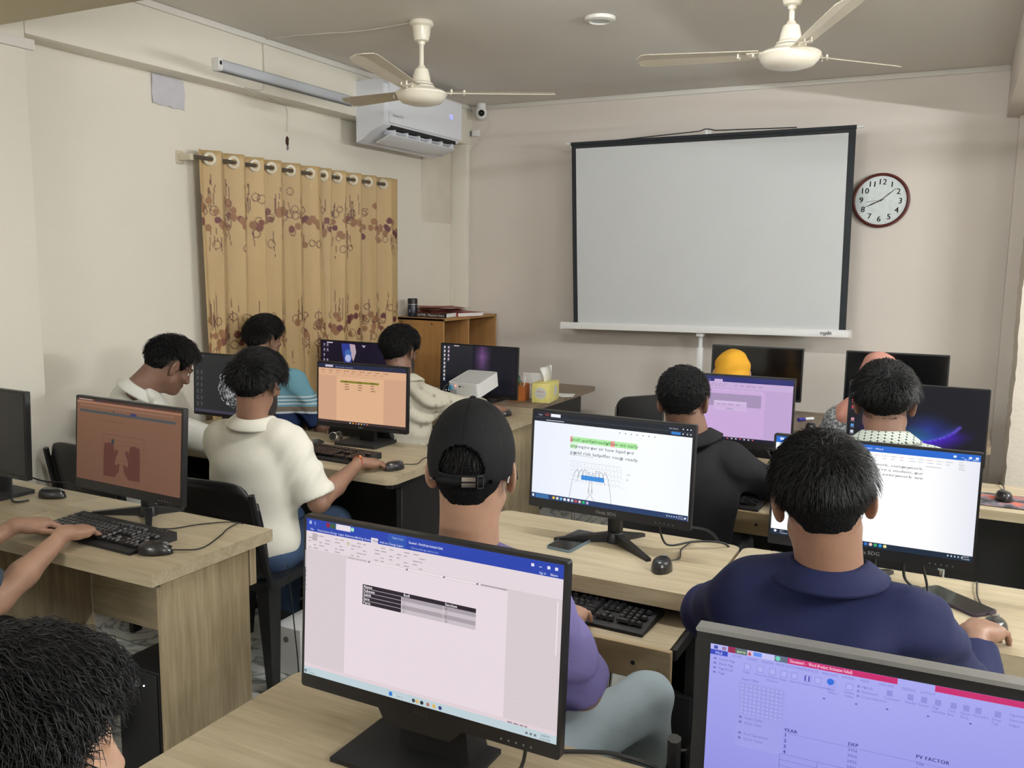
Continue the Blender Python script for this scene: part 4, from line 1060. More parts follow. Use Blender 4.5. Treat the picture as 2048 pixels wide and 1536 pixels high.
def scr_white_typing(w, h):
    s = Scr(w, h, (248, 251, 255))
    s.grid(lambda u, v: mixc((252, 255, 255), (232, 238, 252), min(1, abs(u-0.75)*1.2)), 10, 4)
    dk = (30, 34, 46)
    s.rect(0, 0, 1, 0.105, dk); s.rect(0, 0.056, 1, 0.06, (70, 80, 92))
    s.rect(0.11, 0.01, 0.175, 0.045, (240, 240, 250)); s.rect(0.07, 0.008, 0.1, 0.04, (110, 50, 56)); s.text(0.028, 0.04, 'Mon', 0.018, (200, 205, 215)); s.rect(0.08, 0.083, 0.2, 0.09, (210, 214, 222))
    s.text(0.86, 0.035, 'Ask Gemini', 0.015, (190, 200, 220)); s.rect(0.875, 0.062, 0.93, 0.09, (50, 130, 210))
    for u in (0.94, 0.965, 0.985): s.rect(u, 0.02, u+0.007, 0.032, (225, 228, 235)); s.rect(u, 0.07, u+0.008, 0.084, (200, 205, 215))
    for k in range(7): s.rect(0.56+k*0.036, 0.135, 0.566+k*0.036, 0.148, (120, 124, 134))
    u0 = 0.247; lh = 0.0845
    s.rect(u0, 0.24, 0.675, 0.305, (176, 236, 166)); s.rect(u0, 0.24, u0+0.014, 0.305, (244, 150, 160)); s.rect(u0+0.262, 0.243, u0+0.288, 0.305, (242, 150, 150)); s.rect(u0, 0.32, u0+0.048, 0.375, (196, 238, 188))
    for k, (tx, wd) in enumerate((('proof qualify already yellow we early', 0.415), ('any require year sir how liquid yard', 0.405), ('joy yield risk lady offer rough ready', 0.415))):
        s.text(u0+0.004, 0.288+k*0.0735, tx, 0.034, (96, 104, 112) if k else (84, 130, 84), 0.004, width=wd)
    s.rect(u0, 0.447, u0+0.155, 0.4495, (90, 96, 104))
    for j in range(5):
        s.line([(u0+0.005, 0.52+j*0.052), (u0+0.34, 0.52+j*0.052)], 0.0035, (196, 200, 210))
        for i in range(14): s.disc(u0+0.03+i*0.0235+0.005*j, 0.545+j*0.05, 0.004, (150, 156, 170), 6)
    for i in range(15):
        s.rect(u0+0.012+i*0.0228, 0.515, u0+0.0128+i*0.0228, 0.56, (200, 204, 214)); s.rect(u0+0.02+i*0.0228, 0.57, u0+0.0208+i*0.0228, 0.66, (205, 208, 218))
    s.rect(0.332, 0.662, 0.48, 0.715, (60, 144, 226))
    hl = (120, 118, 130)
    def hand_(u, m):
        f = lambda x: u+m*x
        s.line([(f(0.0), 0.98), (f(0.015), 0.78), (f(0.03), 0.66), (f(0.05), 0.6), (f(0.06), 0.64), (f(0.05), 0.74)], 0.004, hl)
        s.line([(f(0.055), 0.70), (f(0.07), 0.61), (f(0.085), 0.60), (f(0.085), 0.72)], 0.004, hl)
        s.line([(f(0.085), 0.70), (f(0.095), 0.60), (f(0.11), 0.60), (f(0.11), 0.72)], 0.004, hl)
        s.line([(f(0.11), 0.70), (f(0.125), 0.62), (f(0.135), 0.65), (f(0.13), 0.8), (f(0.125), 0.86)], 0.004, hl)
        s.line([(f(0.13), 0.80), (f(0.135), 0.88), (f(0.1), 0.97), (f(0.085), 0.99)], 0.004, hl)
    hand_(0.255, 1); hand_(0.535, -1)
    s.text(0.62, 0.60, '210', 0.018, (130, 136, 146)); s.text(0.62, 0.66, '97%', 0.02, (110, 116, 126))
    s.rect(0, 0.94, 1, 1, (40, 62, 104)); s.rect(0.03, 0.945, 0.12, 0.995, (60, 112, 168)); s.rect(0.008, 0.955, 0.02, 0.985, (235, 240, 250))
    for k, c in enumerate(((240, 196, 60), (220, 220, 225), (120, 180, 230), (240, 240, 245), (236, 240, 245), (200, 205, 215), (210, 80, 90), (230, 200, 190), (30, 190, 110), (190, 170, 220))): s.disc(0.155+k*0.025, 0.97, 0.017, c, 10)
    for k in range(5): s.rect(0.875+k*0.014, 0.963, 0.881+k*0.014, 0.978, (200, 210, 230))
    s.text(0.944, 0.966, '8:08 PM', 0.011, (225, 230, 240)); s.text(0.942, 0.986, '2/12/2025', 0.011, (225, 230, 240)); s.disc(0.985, 0.972, 0.012, (230, 235, 245), 8)
    return s
def scr_white_doc(w, h):
    s = Scr(w, h, (252, 252, 255))
    s.grid(lambda u, v: mixc((255, 255, 255), (222, 224, 238), max(0, (u-0.78)/0.22)*0.7+max(0, 0.1-u)), 16, 4)
    s.rect(0, 0, 1, 0.062, (36, 104, 206)); s.rect(0.07, 0.034, 0.14, 0.062, (245, 248, 255))
    s.rect(0.105, 0.006, 0.14, 0.04, (190, 40, 60)); s.rect(0.14, 0.006, 0.185, 0.04, (90, 160, 70)); s.rect(0.185, 0.006, 0.29, 0.042, (240, 244, 252)); s.rect(0.02, 0.012, 0.04, 0.035, (200, 220, 250))
    s.text(0.42, 0.04, 'Document1 - Word', 0.018, (215, 228, 250), 0.02)
    for k, u in enumerate((0.885, 0.92, 0.955, 0.985)): s.rect(u-0.008, 0.022 if k != 1 else 0.035, u+0.006, 0.042 if k != 1 else 0.038, (225, 235, 250))
    s.text(0.925, 0.056, 'Sign in', 0.014, (215, 228, 250)); s.text(0.965, 0.056, 'Share', 0.014, (225, 235, 250))
    for k, (t_) in enumerate(('AaBbCc', 'AaBbCc', 'AaBbCc', 'AaBbC', 'AaBl', 'AaBbCc', 'AaBbCc', 'AaBbCc', 'AaBbCc', 'AaBbCc')):
        s.text(0.455+k*0.043, 0.098, t_, 0.014, [(170, 174, 186), (226, 160, 160), (180, 190, 210)][k % 3]); s.dash(0.458+k*0.043, 0.118, 1, 0.025, 0.006, (190, 194, 206))
    for k, t_ in enumerate(('Find', 'Replace', 'Select', 'Editing')): s.text(0.905, 0.088+k*0.022, t_, 0.013, (150, 156, 170))
    for k in range(8): s.dash(0.01+k*0.045, 0.11, 1, 0.03, 0.007, (170, 178, 196)); s.dash(0.012+k*0.045, 0.14, 1, 0.026, 0.007, (190, 196, 210))
    s.rect(0.752, 0.150, 0.825, 0.155, (170, 172, 180))
    ink = (120, 124, 132)
    for k, (tx, u, wd) in enumerate((('computer skill is needed in office work, company work,', 0.12, 0.625), ('bank work and many more. So, if you’re a student, your', 0.12, 0.625), ('future depends on computer, so every work we', 0.12, 0.625))):
        s.text(u, 0.190+k*0.045, tx, 0.024, ink, 0.008, width=wd)
    s.rect(0, 0.945, 1, 1, (24, 42, 62)); s.disc(0.025, 0.965, 0.014, (230, 235, 240), 8); s.text(0.05, 0.966, '29 C', 0.012, (220, 225, 235)); s.text(0.05, 0.986, 'Mostly clear', 0.012, (220, 225, 235))
    for k, c in enumerate(((200, 205, 215), (230, 225, 230), (220, 230, 240), (60, 110, 200), (236, 200, 200), (60, 170, 110), (40, 150, 220), (236, 226, 150))): s.disc(0.425+k*0.0235, 0.968, 0.016, c, 10)
    for k in range(5): s.rect(0.885+k*0.016, 0.96, 0.891+k*0.016, 0.976, (210, 215, 225))
    s.text(0.955, 0.963, '8:08 PM', 0.011, (225, 230, 240)); s.text(0.952, 0.985, '2/12/2025', 0.011, (225, 230, 240))
    return s
def scr_mauve(w, h):
    s = Scr(w, h, (196, 166, 214))
    word_ui(s, (40, 42, 112), (200, 168, 216), (190, 162, 208), (198, 172, 214), 0.05, 0.78, 0.22, (26, 26, 48), ui=(150, 126, 170))
    s.rect(0.35, 0.045, 0.42, 0.09, (200, 176, 216)); s.dash(0.05, 0.06, 7, 0.03, 0.012, (130, 130, 180))
    s.rect(0.18, 0.27, 0.748, 0.467, (164, 144, 180)); s.rect(0.355, 0.385, 0.63, 0.536, (206, 180, 220)); s.rect(0.355, 0.385, 0.63, 0.41, (212, 190, 226)); s.rect(0.36, 0.475, 0.625, 0.48, (180, 156, 196)); s.rect(0.46, 0.495, 0.52, 0.52, (176, 160, 204))
    s.dash(0.38, 0.44, 4, 0.045, 0.01, (150, 130, 166))
    for k in range(7): s.rect(0.48+k*0.035, 0.967, 0.493+k*0.035, 0.985, (220, 210, 220) if k % 3 else (220, 100, 110))
    s.rect(0.26, 0.965, 0.275, 0.985, (70, 130, 220)); s.dash(0.3, 0.975, 1, 0.08, 0.012, (90, 90, 110))
    return s
def scr_nebula(w, h):           # dark desktop with a blue and green arc
    s = Scr(w, h, (10, 12, 26))
    def fn(u, v):
        c = (11, 12, 26)
        r = math.hypot((u-0.50)*1.3, v-0.30)
        c = mixc(c, (40, 60, 170), max(0, 1-math.hypot((u-0.60)*1.1, (v-0.60)*1.0)/0.26)*0.8)
        c = mixc(c, (30, 130, 150), max(0, 1-math.hypot((u-0.50)*1.5, v-0.80)/0.28)*0.9)
        if r < 0.47: c = mixc(c, (60, 90, 220), max(0, 1-(0.47-r)/0.10)*max(0, min(1, (v-0.45)*6))*0.55)
        k = max(0, 1-abs(r-0.47)/0.022)
        if v > 0.5 and u > 0.5: c = mixc(c, (120, 90, 240), k*0.85)
        if r > 0.47 and v > 0.55: c = mixc(c, (74, 16, 200), max(0, 1-(r-0.47)/0.20)*0.85*max(0, min(1, (v-0.55)*8)))
        return c
    s.grid(fn, 90, 50)
    for j, c in enumerate(((120, 140, 170), (180, 184, 200), (200, 80, 90), (210, 60, 80), None, (200, 140, 150), (90, 150, 210), (200, 205, 215), (160, 165, 180))):
        if c: s.rect(0.022, 0.07+j*0.088, 0.046, 0.112+j*0.088, c)
        if c: s.dash(0.018, 0.125+j*0.088, 1, 0.03, 0.008, (110, 110, 130))
    s.rect(0, 0.95, 1, 1, (14, 16, 30))
    return s
def scr_galaxy(w, h):           # dark desktop with a purple cloud
    s = Scr(w, h, (16, 16, 22))
    g = np.random.default_rng(2); nz = g.random((60, 100))
    def fn(u, v):
        band = max(0, 1-abs(u-0.555)/0.12)*max(0, 1-abs(v-0.22)/0.45)
        n = nz[int(v*59), int(u*99)]
        c = mixc((24, 24, 32), (150, 96, 166), band*(0.55+0.45*n))
        if u < 0.43: c = mixc((40, 41, 46), (26, 27, 32), v)
        c = mixc(c, (14, 15, 26), max(0, (v-0.62)/0.1) if v < 0.72 else 1)
        if u > 0.9: c = mixc(c, (46, 26, 34), 0.6*(u-0.9)/0.1*v)
        return c
    s.grid(fn, 100, 56)
    icons_desktop(s, 1, 9, 0.03, 0.04, seed=3, c=(205, 205, 212)); icons_desktop(s, 1, 4, 0.085, 0.04, seed=4, c=(190, 170, 190))
    s.rect(0.17, 0.01, 0.24, 0.03, (200, 180, 186))
    s.rect(0, 0.955, 1, 1, (8, 8, 14))
    for k in range(9): s.rect(0.03+k*0.035, 0.968, 0.042+k*0.035, 0.988, (220, 220, 225))
    return s
def scr_sketch(w, h):           # dark desktop with a white line drawing
    s = Scr(w, h, (40, 41, 42))
    s.rect(0, 0.95, 1, 1, (62, 58, 74)); s.rect(0.02, 0.015, 0.14, 0.035, (70, 70, 70))
    icons_desktop(s, 2, 6, 0.03, 0.28, 0.055, 0.11, seed=6, c=(74, 75, 78))
    g = random.Random(4)
    s.layer += 1
    for k in range(260):
        a = g.uniform(0, 2*math.pi); rr = g.uniform(0.08, 0.27)
        u = 0.52+rr*math.cos(a)*0.75; v = 0.52+rr*math.sin(a)*1.25
        a2 = a+math.pi/2+g.uniform(-0.5, 0.5); L = g.uniform(0.02, 0.06)
        s.line([(u, v), (u+L*math.cos(a2)*0.5, v+L*math.sin(a2)), (u+L*0.9*math.cos(a2+0.4), v+1.6*L*math.sin(a2+0.4))], g.uniform(0.004, 0.009), g.choice([(170, 172, 174), (130, 132, 134), (200, 200, 200)]))
    return s
def scr_purple(w, h):           # dark purple desktop with a blue shape
    s = Scr(w, h, (24, 16, 40))
    s.grid(lambda u, v: mixc((26, 17, 42), (14, 11, 24), min(1, v*0.8+0.3*math.sin(u*7)**2)), 20, 10)
    s.poly([(0.30, 0.03), (0.42, 0.03), (0.47, 0.2), (0.45, 0.42), (0.40, 0.5), (0.34, 0.42), (0.31, 0.2)][::-1], (44, 58, 140))
    s.poly([(0.42, 0.03), (0.5, 0.04), (0.52, 0.2), (0.48, 0.4), (0.45, 0.3)][::-1], (180, 160, 170)); s.disc(0.40, 0.24, 0.09, (64, 100, 170)); s.disc(0.40, 0.34, 0.08, (170, 180, 220)); s.poly([(0.6, 0.04), (0.66, 0.05), (0.63, 0.1)][::-1], (170, 160, 175))
    icons_desktop(s, 2, 8, 0.03, 0.05, 0.05, 0.11, seed=9, c=(150, 140, 160)); s.rect(0.08, 0.012, 0.17, 0.035, (200, 190, 200))
    s.rect(0, 0.955, 1, 1, (14, 12, 24))
    return s
def scr_off(w, h, c=(8, 8, 10)): return None

def monitor(label, xc, y, ztop, W, Hh, yaw=0.0, tilt=0.0, pic=None, stand='vee', chin=0.022, bez=0.008, deskz=0.75, brand=None, bcol='silver', body='black', lit=True, thick=0.02, silver=False, standy=0.075, base=(0.20, 0.17)):
    """front face of the panel at (xc, y); the screen looks towards -y before the yaw"""
    t = thing('monitor', label, 'monitor', (xc, y, deskz), R(yaw))
    zc = ztop-Hh/2-deskz
    pan = bpy.data.objects.new('panel', None)
    # panel body
    bm = BM(); prism(bm, rrect(-W/2, W/2, -Hh/2, Hh/2, 0.006), 0.0, thick, 'y')
    p = obj('panel', bm, M[body], t, 0.002, 2); p.location = (0, 0, zc); p.rotation_euler = (R(-tilt), 0, 0)
    bm = BM(); prism(bm, rrect(-W*0.32, W*0.32, -Hh*0.36, Hh*0.22, 0.02), thick-0.001, thick+0.022, 'y'); obj('rear_housing', bm, M['blackmatte'], p, 0.008, 2)
    sw, sh = W-2*bez, Hh-bez-chin
    if pic:
        s = pic(sw, sh); s.build(p, (0, -0.0008, (chin-bez)/2))
    else:
        bm = BM(); prism(bm, rrect(-sw/2, sw/2, -sh/2, sh/2, 0.001), -0.0012, 0.0005, 'y'); o = obj('screen', bm, M['blackgloss'], p); o.location = (0, 0, (chin-bez)/2)
    if silver:
        bm = BM(); prism(bm, rrect(-W/2-0.001, W/2+0.001, Hh/2-0.0045, Hh/2+0.0015, 0.0025), -0.004, thick, 'y'); obj('top_trim', bm, M['silver'], p, 0.0015, 2)
    if brand:
        bm_ = bpy.data.materials.get('logo_'+bcol) or mat('logo_'+bcol, S(170, 170, 170) if bcol == 'silver' else S(60, 60, 62), 0.4)
        text_obj('maker_name', brand, max(0.012, chin*0.5), bm_, p, (0, -0.0012, -Hh/2+chin*0.32), (R(90), 0, 0), bold=0.01, center=True)
    if chin > 0.018:
        bm = BM()
        for k in range(5): box(bm, (W*0.30+k*0.014, -0.0005, -Hh/2+chin*0.35), (0.003, 0.001, 0.003))
        obj('button_icons', bm, M['grey'], p)
    zb = zc-Hh/2
    if stand == 'vee':
        bm = BM(); box(bm, (0, standy, (zc+0.02)/2+0.01), (0.045, 0.028, zc+0.0)); obj('neck', bm, M['black'], t, 0.004)
        bm = BM(); box(bm, (0, standy-0.02, zc), (0.06, 0.05, 0.06)); obj('hinge', bm, M['black'], t, 0.004)
        bm = BM(); cyl(bm, (0, standy, 0.0), (0, standy, 0.035), 0.034, 0.026, 18); obj('hub', bm, M['black'], t, 0.003)
        for a, L in ((-150, 0.2), (-38, 0.21), (60, 0.12), (120, 0.12)):
            e = Vector((math.cos(R(a))*L, standy+math.sin(R(a))*L, 0.004)); bm = BM()
            d = Vector((math.cos(R(a)), math.sin(R(a)), 0)); n = Vector((-d.y, d.x, 0))
            q = Vector((0, standy, 0.02))
            vs = [q+n*0.014+Vector((0, 0, 0.014)), q-n*0.014+Vector((0, 0, 0.014)), q-n*0.014-Vector((0, 0, 0.018)), q+n*0.014-Vector((0, 0, 0.018))]
            ve = [e+n*0.008+Vector((0, 0, 0.006)), e-n*0.008+Vector((0, 0, 0.006)), e-n*0.008-Vector((0, 0, 0.004)), e+n*0.008-Vector((0, 0, 0.004))]
            A = [bm.verts.new(v) for v in vs]; B = [bm.verts.new(v) for v in ve]
            bm.faces.new(A); bm.faces.new(B[::-1])
            for k in range(4): bm.faces.new((A[k], A[(k+1) % 4], B[(k+1) % 4], B[k]))
            obj('stand_leg', bm, M['black'], t, 0.0015, 1)
    elif stand == 'slab':
        bm = BM(); box(bm, (0, standy, (zc+0.0)/2), (0.09, 0.03, zc)); obj('neck', bm, M['black'], t, 0.006)
        bm = BM(); prism(bm, rrect(-base[0]/2, base[0]/2, standy-base[1]*0.62, standy+base[1]*0.38, 0.008), 0.0, 0.014); obj('base_plate', bm, M['blackmatte'], t, 0.003)
    elif stand == 'wing':
        # flat base and a wide neck leaning back, with a lip under the panel
        bm = BM(); prism(bm, [(-0.16, -0.062), (0.10, -0.062), (0.10, 0.11), (-0.16, 0.11)], 0.0, 0.009); obj('base_plate', bm, M['blackmatte'], t, 0.003)
        bm = BM()
        a = [(-0.075, 0.035, 0.006), (0.075, 0.035, 0.006), (0.075, 0.105, 0.006), (-0.075, 0.105, 0.006)]
        b = [(-0.055, 0.026, zc-0.03), (0.055, 0.026, zc-0.03), (0.055, 0.052, zc-0.03), (-0.055, 0.052, zc-0.03)]
        A = [bm.verts.new(v) for v in a]; B = [bm.verts.new(v) for v in b]
        bm.faces.new(A[::-1]); bm.faces.new(B)
        for k in range(4): bm.faces.new((A[k], A[(k+1) % 4], B[(k+1) % 4], B[k]))
        obj('neck', bm, M['blackmatte'], t, 0.004)
        bm = BM(); prism(bm, [(-0.075, -Hh/2-0.026), (0.06, -Hh/2-0.026), (0.09, -Hh/2+0.004), (-0.095, -Hh/2+0.004)], 0.001, thick-0.002, 'y'); obj('lower_lip', bm, M['black'], p, 0.002)
    return t
monitor('large front monitor showing a word table with names', -0.798, 1.243, 1.179, 0.54, 0.332, -0.5, 3.0, scr_table, 'wing', chin=0.026, bez=0.0065, brand='BenQ', bcol='dark', thick=0.018)
monitor('lilac document monitor with silver top edge at bottom right', -0.01, 1.11, 1.176, 0.54, 0.33, 2.5, 3.0, scr_lilac_wide, 'slab', chin=0.03, bez=0.019, silver=True, thick=0.022)
monitor('switched-off dark monitor at the left edge', -3.225, 1.985, 1.17, 0.54, 0.325, -1.0, 2.0, None, 'slab', chin=0.02, thick=0.02, standy=0.06, base=(0.22, 0.18))
monitor('monitor with brown typing lesson and two hands', -2.508, 2.04, 1.165, 0.555, 0.33, -2.5, 4.0, scr_typing_brown, 'vee', chin=0.034, brand='acer', bcol='dark', bez=0.008)
monitor('dark monitor with white line drawing by the left wall', -3.28, 3.32, 1.168, 0.54, 0.325, 0, 2.0, scr_sketch, 'slab', chin=0.016)
monitor('peach coloured document monitor with square base', -2.585, 3.47, 1.152, 0.53, 0.325, 2.0, 2.0, scr_peach, 'slab', chin=0.022, bez=0.009, brand='DELL', standy=0.06, base=(0.24, 0.2))
monitor('dark purple desktop monitor in front of the curtain', -3.37, 4.46, 1.148, 0.54, 0.32, 0, 2.0, scr_purple, 'slab', chin=0.018, deskz=0.765)
monitor('purple galaxy monitor behind the projector', -2.745, 4.93, 1.124, 0.575, 0.335, -1.5, 2.0, scr_galaxy, 'slab', chin=0.02, deskz=0.762, brand='BenQ', base=(0.26, 0.2))
monitor('white typing practice monitor with blue space bar', -0.957, 2.57, 1.176, 0.555, 0.325, -2.5, 3.0, scr_white_typing, 'vee', chin=0.03, bez=0.009, brand='Onda BDG')
monitor('bright white document monitor in front of the navy shirt man', -0.186, 2.585, 1.170, 0.54, 0.325, 0, 3.0, scr_white_doc, 'vee', chin=0.03, bez=0.007, brand='Onda BDG')
monitor('mauve document monitor in front of the black shirt man', -0.885, 3.92, 1.168, 0.545, 0.325, 2.0, 2.0, scr_mauve, 'slab', chin=0.032, bez=0.009, brand='AOC')
monitor('black monitor behind the yellow headscarf', -1.073, 5.37, 1.172, 0.54, 0.32, 2.0, 2.0, None, 'slab', chin=0.018)
monitor('dark monitor behind the pink headscarf', -0.30, 5.40, 1.176, 0.54, 0.32, 4.0, 2.0, None, 'slab', chin=0.018)
monitor('blue and violet nebula monitor on the right', -0.135, 4.02, 1.168, 0.54, 0.325, -1.0, 2.0, scr_nebula, 'slab', chin=0.014, bez=0.005)
# ---------------------------------------------------------------- keyboards, mice, phones and small things
KEYROWS = [  # (depth position, list of (x in key units, width in units))
    (5.3, [(0, 1)]+[(2+i, 1) for i in range(4)]+[(6.5+i, 1) for i in range(4)]+[(11+i, 1) for i in range(4)]+[(15.4+i, 1) for i in range(3)]),
    (4.0, [(i, 1) for i in range(13)]+[(13, 2)]+[(15.4+i, 1) for i in range(3)]+[(18.8+i, 1) for i in range(4)]),
    (3.0, [(0, 1.5)]+[(1.5+i, 1) for i in range(12)]+[(13.5, 1.5)]+[(15.4+i, 1) for i in range(3)]+[(18.8+i, 1) for i in range(3)]),
    (2.0, [(0, 1.75)]+[(1.75+i, 1) for i in range(11)]+[(12.75, 2.25)]+[(18.8+i, 1) for i in range(4)]),
    (1.0, [(0, 2.25)]+[(2.25+i, 1) for i in range(10)]+[(12.25, 2.75), (16.4, 1)]+[(18.8+i, 1) for i in range(3)]),
    (0.0, [(0, 1.25), (1.25, 1.25), (2.5, 1.25), (3.75, 6.25), (10, 1.25), (11.25, 1.25), (12.5, 1.25), (13.75, 1.25), (15.4, 1), (16.4, 1), (17.4, 1), (18.8, 2), (20.8, 1), (21.8, 1)])]
_keycache = {}
def keymesh(w):
    if w not in _keycache:
        u = 0.0187; bm = BM(); a = u*w-0.0016; d = u-0.0016; t = 0.0028
        lo = [(-a/2, -d/2, 0), (a/2, -d/2, 0), (a/2, d/2, 0), (-a/2, d/2, 0)]; hi = [(-a/2+t, -d/2+t, 0.0065), (a/2-t, -d/2+t, 0.0065), (a/2-t, d/2-t*0.5, 0.0062), (-a/2+t, d/2-t*0.5, 0.0062)]
        A = [bm.verts.new(p) for p in lo]; B = [bm.verts.new(p) for p in hi]
        bm.faces.new(A[::-1]); bm.faces.new(B)
        for k in range(4): bm.faces.new((A[k], A[(k+1) % 4], B[(k+1) % 4], B[k]))
        me = bpy.data.meshes.new('key'); bm.to_mesh(me); bm.free(); me.materials.append(M['key']); _keycache[w] = me
    return _keycache[w]
LEG = 'QWERTYUIOPASDFGHJKLZXCVBNM1234567890'
def keyboard(label, x, y, z, rz, single=True, sc_=1.0):
    t = thing('keyboard', label, 'keyboard', (x, y, z), R(rz)); t.scale = (sc_, sc_, 1)
    W = 22.8*0.0187; D = 0.158
    bm = BM(); prism(bm, [(-W/2-0.012, -D/2-0.012), (W/2+0.012, -D/2-0.012), (W/2+0.012, D/2), (-W/2-0.012, D/2)], 0.0, 0.018)
    for v in bm.verts:
        if v.co.z > 0.01: v.co.z += 0.010*(v.co.y+D/2)/D-(0.008 if v.co.y < -D/2 else 0)
    body = obj('case', bm, M['blackmatte'], t, 0.003)
    keys = []
    for (r_, row) in KEYROWS:
        for (kx, w) in row:
            px_ = -W/2+(kx+w/2)*0.0187; py_ = -D/2+0.022+r_*0.0187; pz_ = 0.0185+0.010*(py_+D/2)/D
            keys.append((px_, py_, pz_, w))
    if single:
        for (px_, py_, pz_, w) in keys:
            o = bpy.data.objects.new('key', keymesh(w)); COL.objects.link(o); o.parent = t; o.location = (px_, py_, pz_); o.rotation_euler = (R(3.6), 0, 0)
    else:
        bm = BM()
        for (px_, py_, pz_, w) in keys: box(bm, (px_, py_, pz_+0.003), (0.0187*w-0.003, 0.0157, 0.0065))
        o = obj('keys', bm, M['key'], t); o['kind'] = 'stuff'
    V = []; F = []
    for i, (px_, py_, pz_, w) in enumerate(keys):
        v, f, ww = text2d(LEG[i % len(LEG)], 0.0062)
        n = len(V); V += [(px_-0.004+a, py_+0.0005+b_, pz_+0.0072) for a, b_ in v]; F += [tuple(n+k for k in q) for q in f]
    o = raw('key_legends', V, F, M['keyprint'], t); o['kind'] = 'stuff'
    bm = BM()
    for k in range(3): cyl(bm, (W/2-0.02-0.02*k, D/2-0.012, 0.027), (W/2-0.02-0.02*k, D/2-0.012, 0.0288), 0.0015, seg=8)
    obj('indicator_lights', bm, M['grey'], t)
    return t
def mouse(label, x, y, z, rz, gloss='black', flat=False):
    t = thing('computer_mouse', label, 'mouse', (x, y, z), R(rz))
    V = []; F = []; nu, nv = 20, 9
    for j in range(nv+1):
        v = j/nv
        for i in range(nu):
            a = 2*math.pi*i/nu; ca, sa = math.cos(a), math.sin(a)
            rx = 0.031*(1-0.12*max(0, sa)); ry = 0.054
            k = math.cos(v*math.pi/2)**0.55 if v < 1 else 0.0
            zz = 0.036*(math.sin(v*math.pi/2))*(1-0.18*sa*(1-v))
            V.append((rx*ca*k, ry*sa*k-0.004*v, zz+0.002))
    for j in range(nv):
        for i in range(nu): F.append((j*nu+i, j*nu+(i+1) % nu, (j+1)*nu+(i+1) % nu, (j+1)*nu+i))
    F.append(tuple(range(nu))[::-1])
    raw('shell', V, F, M['mouse'], t, True)
    bm = BM(); cyl(bm, (-0.004, 0.03, 0.026), (0.004, 0.03, 0.026), 0.011, seg=14); obj('scroll_wheel', bm, M['grey'], t)
    bm = BM(); box(bm, (0, 0.03, 0.029), (0.0012, 0.045, 0.006), (R(-18), 0, 0)); obj('button_gap', bm, M['dark'], t)
    return t
M['mouse'] = mat('mouse_plastic', S(30, 30, 32), 0.28, coat=0.2)
def cable(label, pts, r=0.0022, m_='cable', name='cable'):
    bm = BM(); tube(bm, pts, r, 7, 6); return tag(obj(name, bm, M[m_], None, smooth=True), label, 'cable')
DZ = 0.7505
keyboard('black keyboard under the typing hands on the left desk', -2.43, 1.885, DZ, -2, True, 1.04)
keyboard('black keyboard on the pull-out tray of the cap man', -0.925, 2.275, 0.6555, -2.0, True, 1.02)
keyboard('black keyboard before the peach monitor', -2.565, 3.20, DZ, -3.0, False, 1.05)
keyboard('black keyboard on the tray of the black shirt man', -0.90, 3.67, 0.6555, -1.5, False)
keyboard('black keyboard hidden in front of the navy shirt man', -0.24, 2.41, DZ, 0, False)
keyboard('black keyboard on the tray of the striped shirt man', -3.30, 4.24, 0.6705, 0, False)
mouse('black mouse at the edge of the left desk', -2.15, 1.835, DZ, -62)
mouse('shiny black mouse beside the switched-off monitor', -3.0, 2.10, DZ, -70)
mouse('black mouse in the middle of the cap man\'s desk', -0.737, 2.462, DZ, 4)
mouse('black mouse under the navy shirt man\'s right hand', 0.135, 2.425, DZ, -10)
mouse('black mouse under the polo shirt man\'s right hand', -2.15, 3.12, DZ, -15)
mouse('black mouse under the leaf print shirt man\'s hand', -2.36, 4.58, DZ, -10)
mouse('round black mouse on the patterned pad at the right edge', 0.205, 3.885, DZ+0.003, 10)
mouse('black mouse on the back desk by the pink headscarf', -0.70, 5.10, DZ, 0)
# cables
cable('cable of the left desk mouse curling to the desk edge', [(-2.105, 1.86, 0.762), (-2.06, 1.93, 0.754), (-2.10, 2.05, 0.754), (-2.14, 2.13, 0.754), (-2.14, 2.19, 0.754), (-2.14, 2.215, 0.70), (-2.14, 2.22, 0.55)])
cable('keyboard cable running past the brown screen stand', [(-2.36, 1.97, 0.765), (-2.30, 2.03, 0.754), (-2.25, 2.12, 0.754), (-2.16, 2.19, 0.754), (-2.12, 2.215, 0.72)])
cable('cable hanging beside the left desk panel', [(-1.985, 2.24, 0.62), (-1.97, 2.25, 0.40), (-1.95, 2.24, 0.18), (-1.99, 2.20, 0.012)])
cable('thick cable by the switched-off monitor stand', [(-3.16, 2.05, 0.85), (-3.12, 2.02, 0.775), (-3.05, 1.98, 0.756), (-3.02, 2.02, 0.756)], 0.004)
cable('cable loop behind the switched-off monitor', [(-3.20, 2.07, 0.84), (-3.08, 2.12, 0.80), (-2.99, 2.17, 0.79), (-2.96, 2.195, 0.756)], 0.003)
cable('mouse cable on the cap man\'s desk', [(-0.735, 2.512, 0.762), (-0.715, 2.57, 0.755), (-0.735, 2.66, 0.755), (-0.72, 2.76, 0.755), (-0.71, 2.815, 0.72)])
cable('looped black cable behind the typing practice monitor', [(-0.80, 2.60, 0.87), (-0.79, 2.63, 0.79), (-0.77, 2.66, 0.762), (-0.70, 2.70, 0.775), (-0.62, 2.76, 0.762), (-0.60, 2.815, 0.70)], 0.0035)
cable('grey cable under the white document monitor', [(-0.05, 2.61, 0.86), (-0.03, 2.60, 0.80), (-0.02, 2.57, 0.77), (0.0, 2.52, 0.756), (-0.02, 2.48, 0.756)], 0.0035)
cable('black plug lead under the white document monitor', [(-0.09, 2.62, 0.86), (-0.085, 2.60, 0.80), (-0.06, 2.60, 0.775), (-0.045, 2.63, 0.765), (-0.07, 2.66, 0.756)], 0.004)
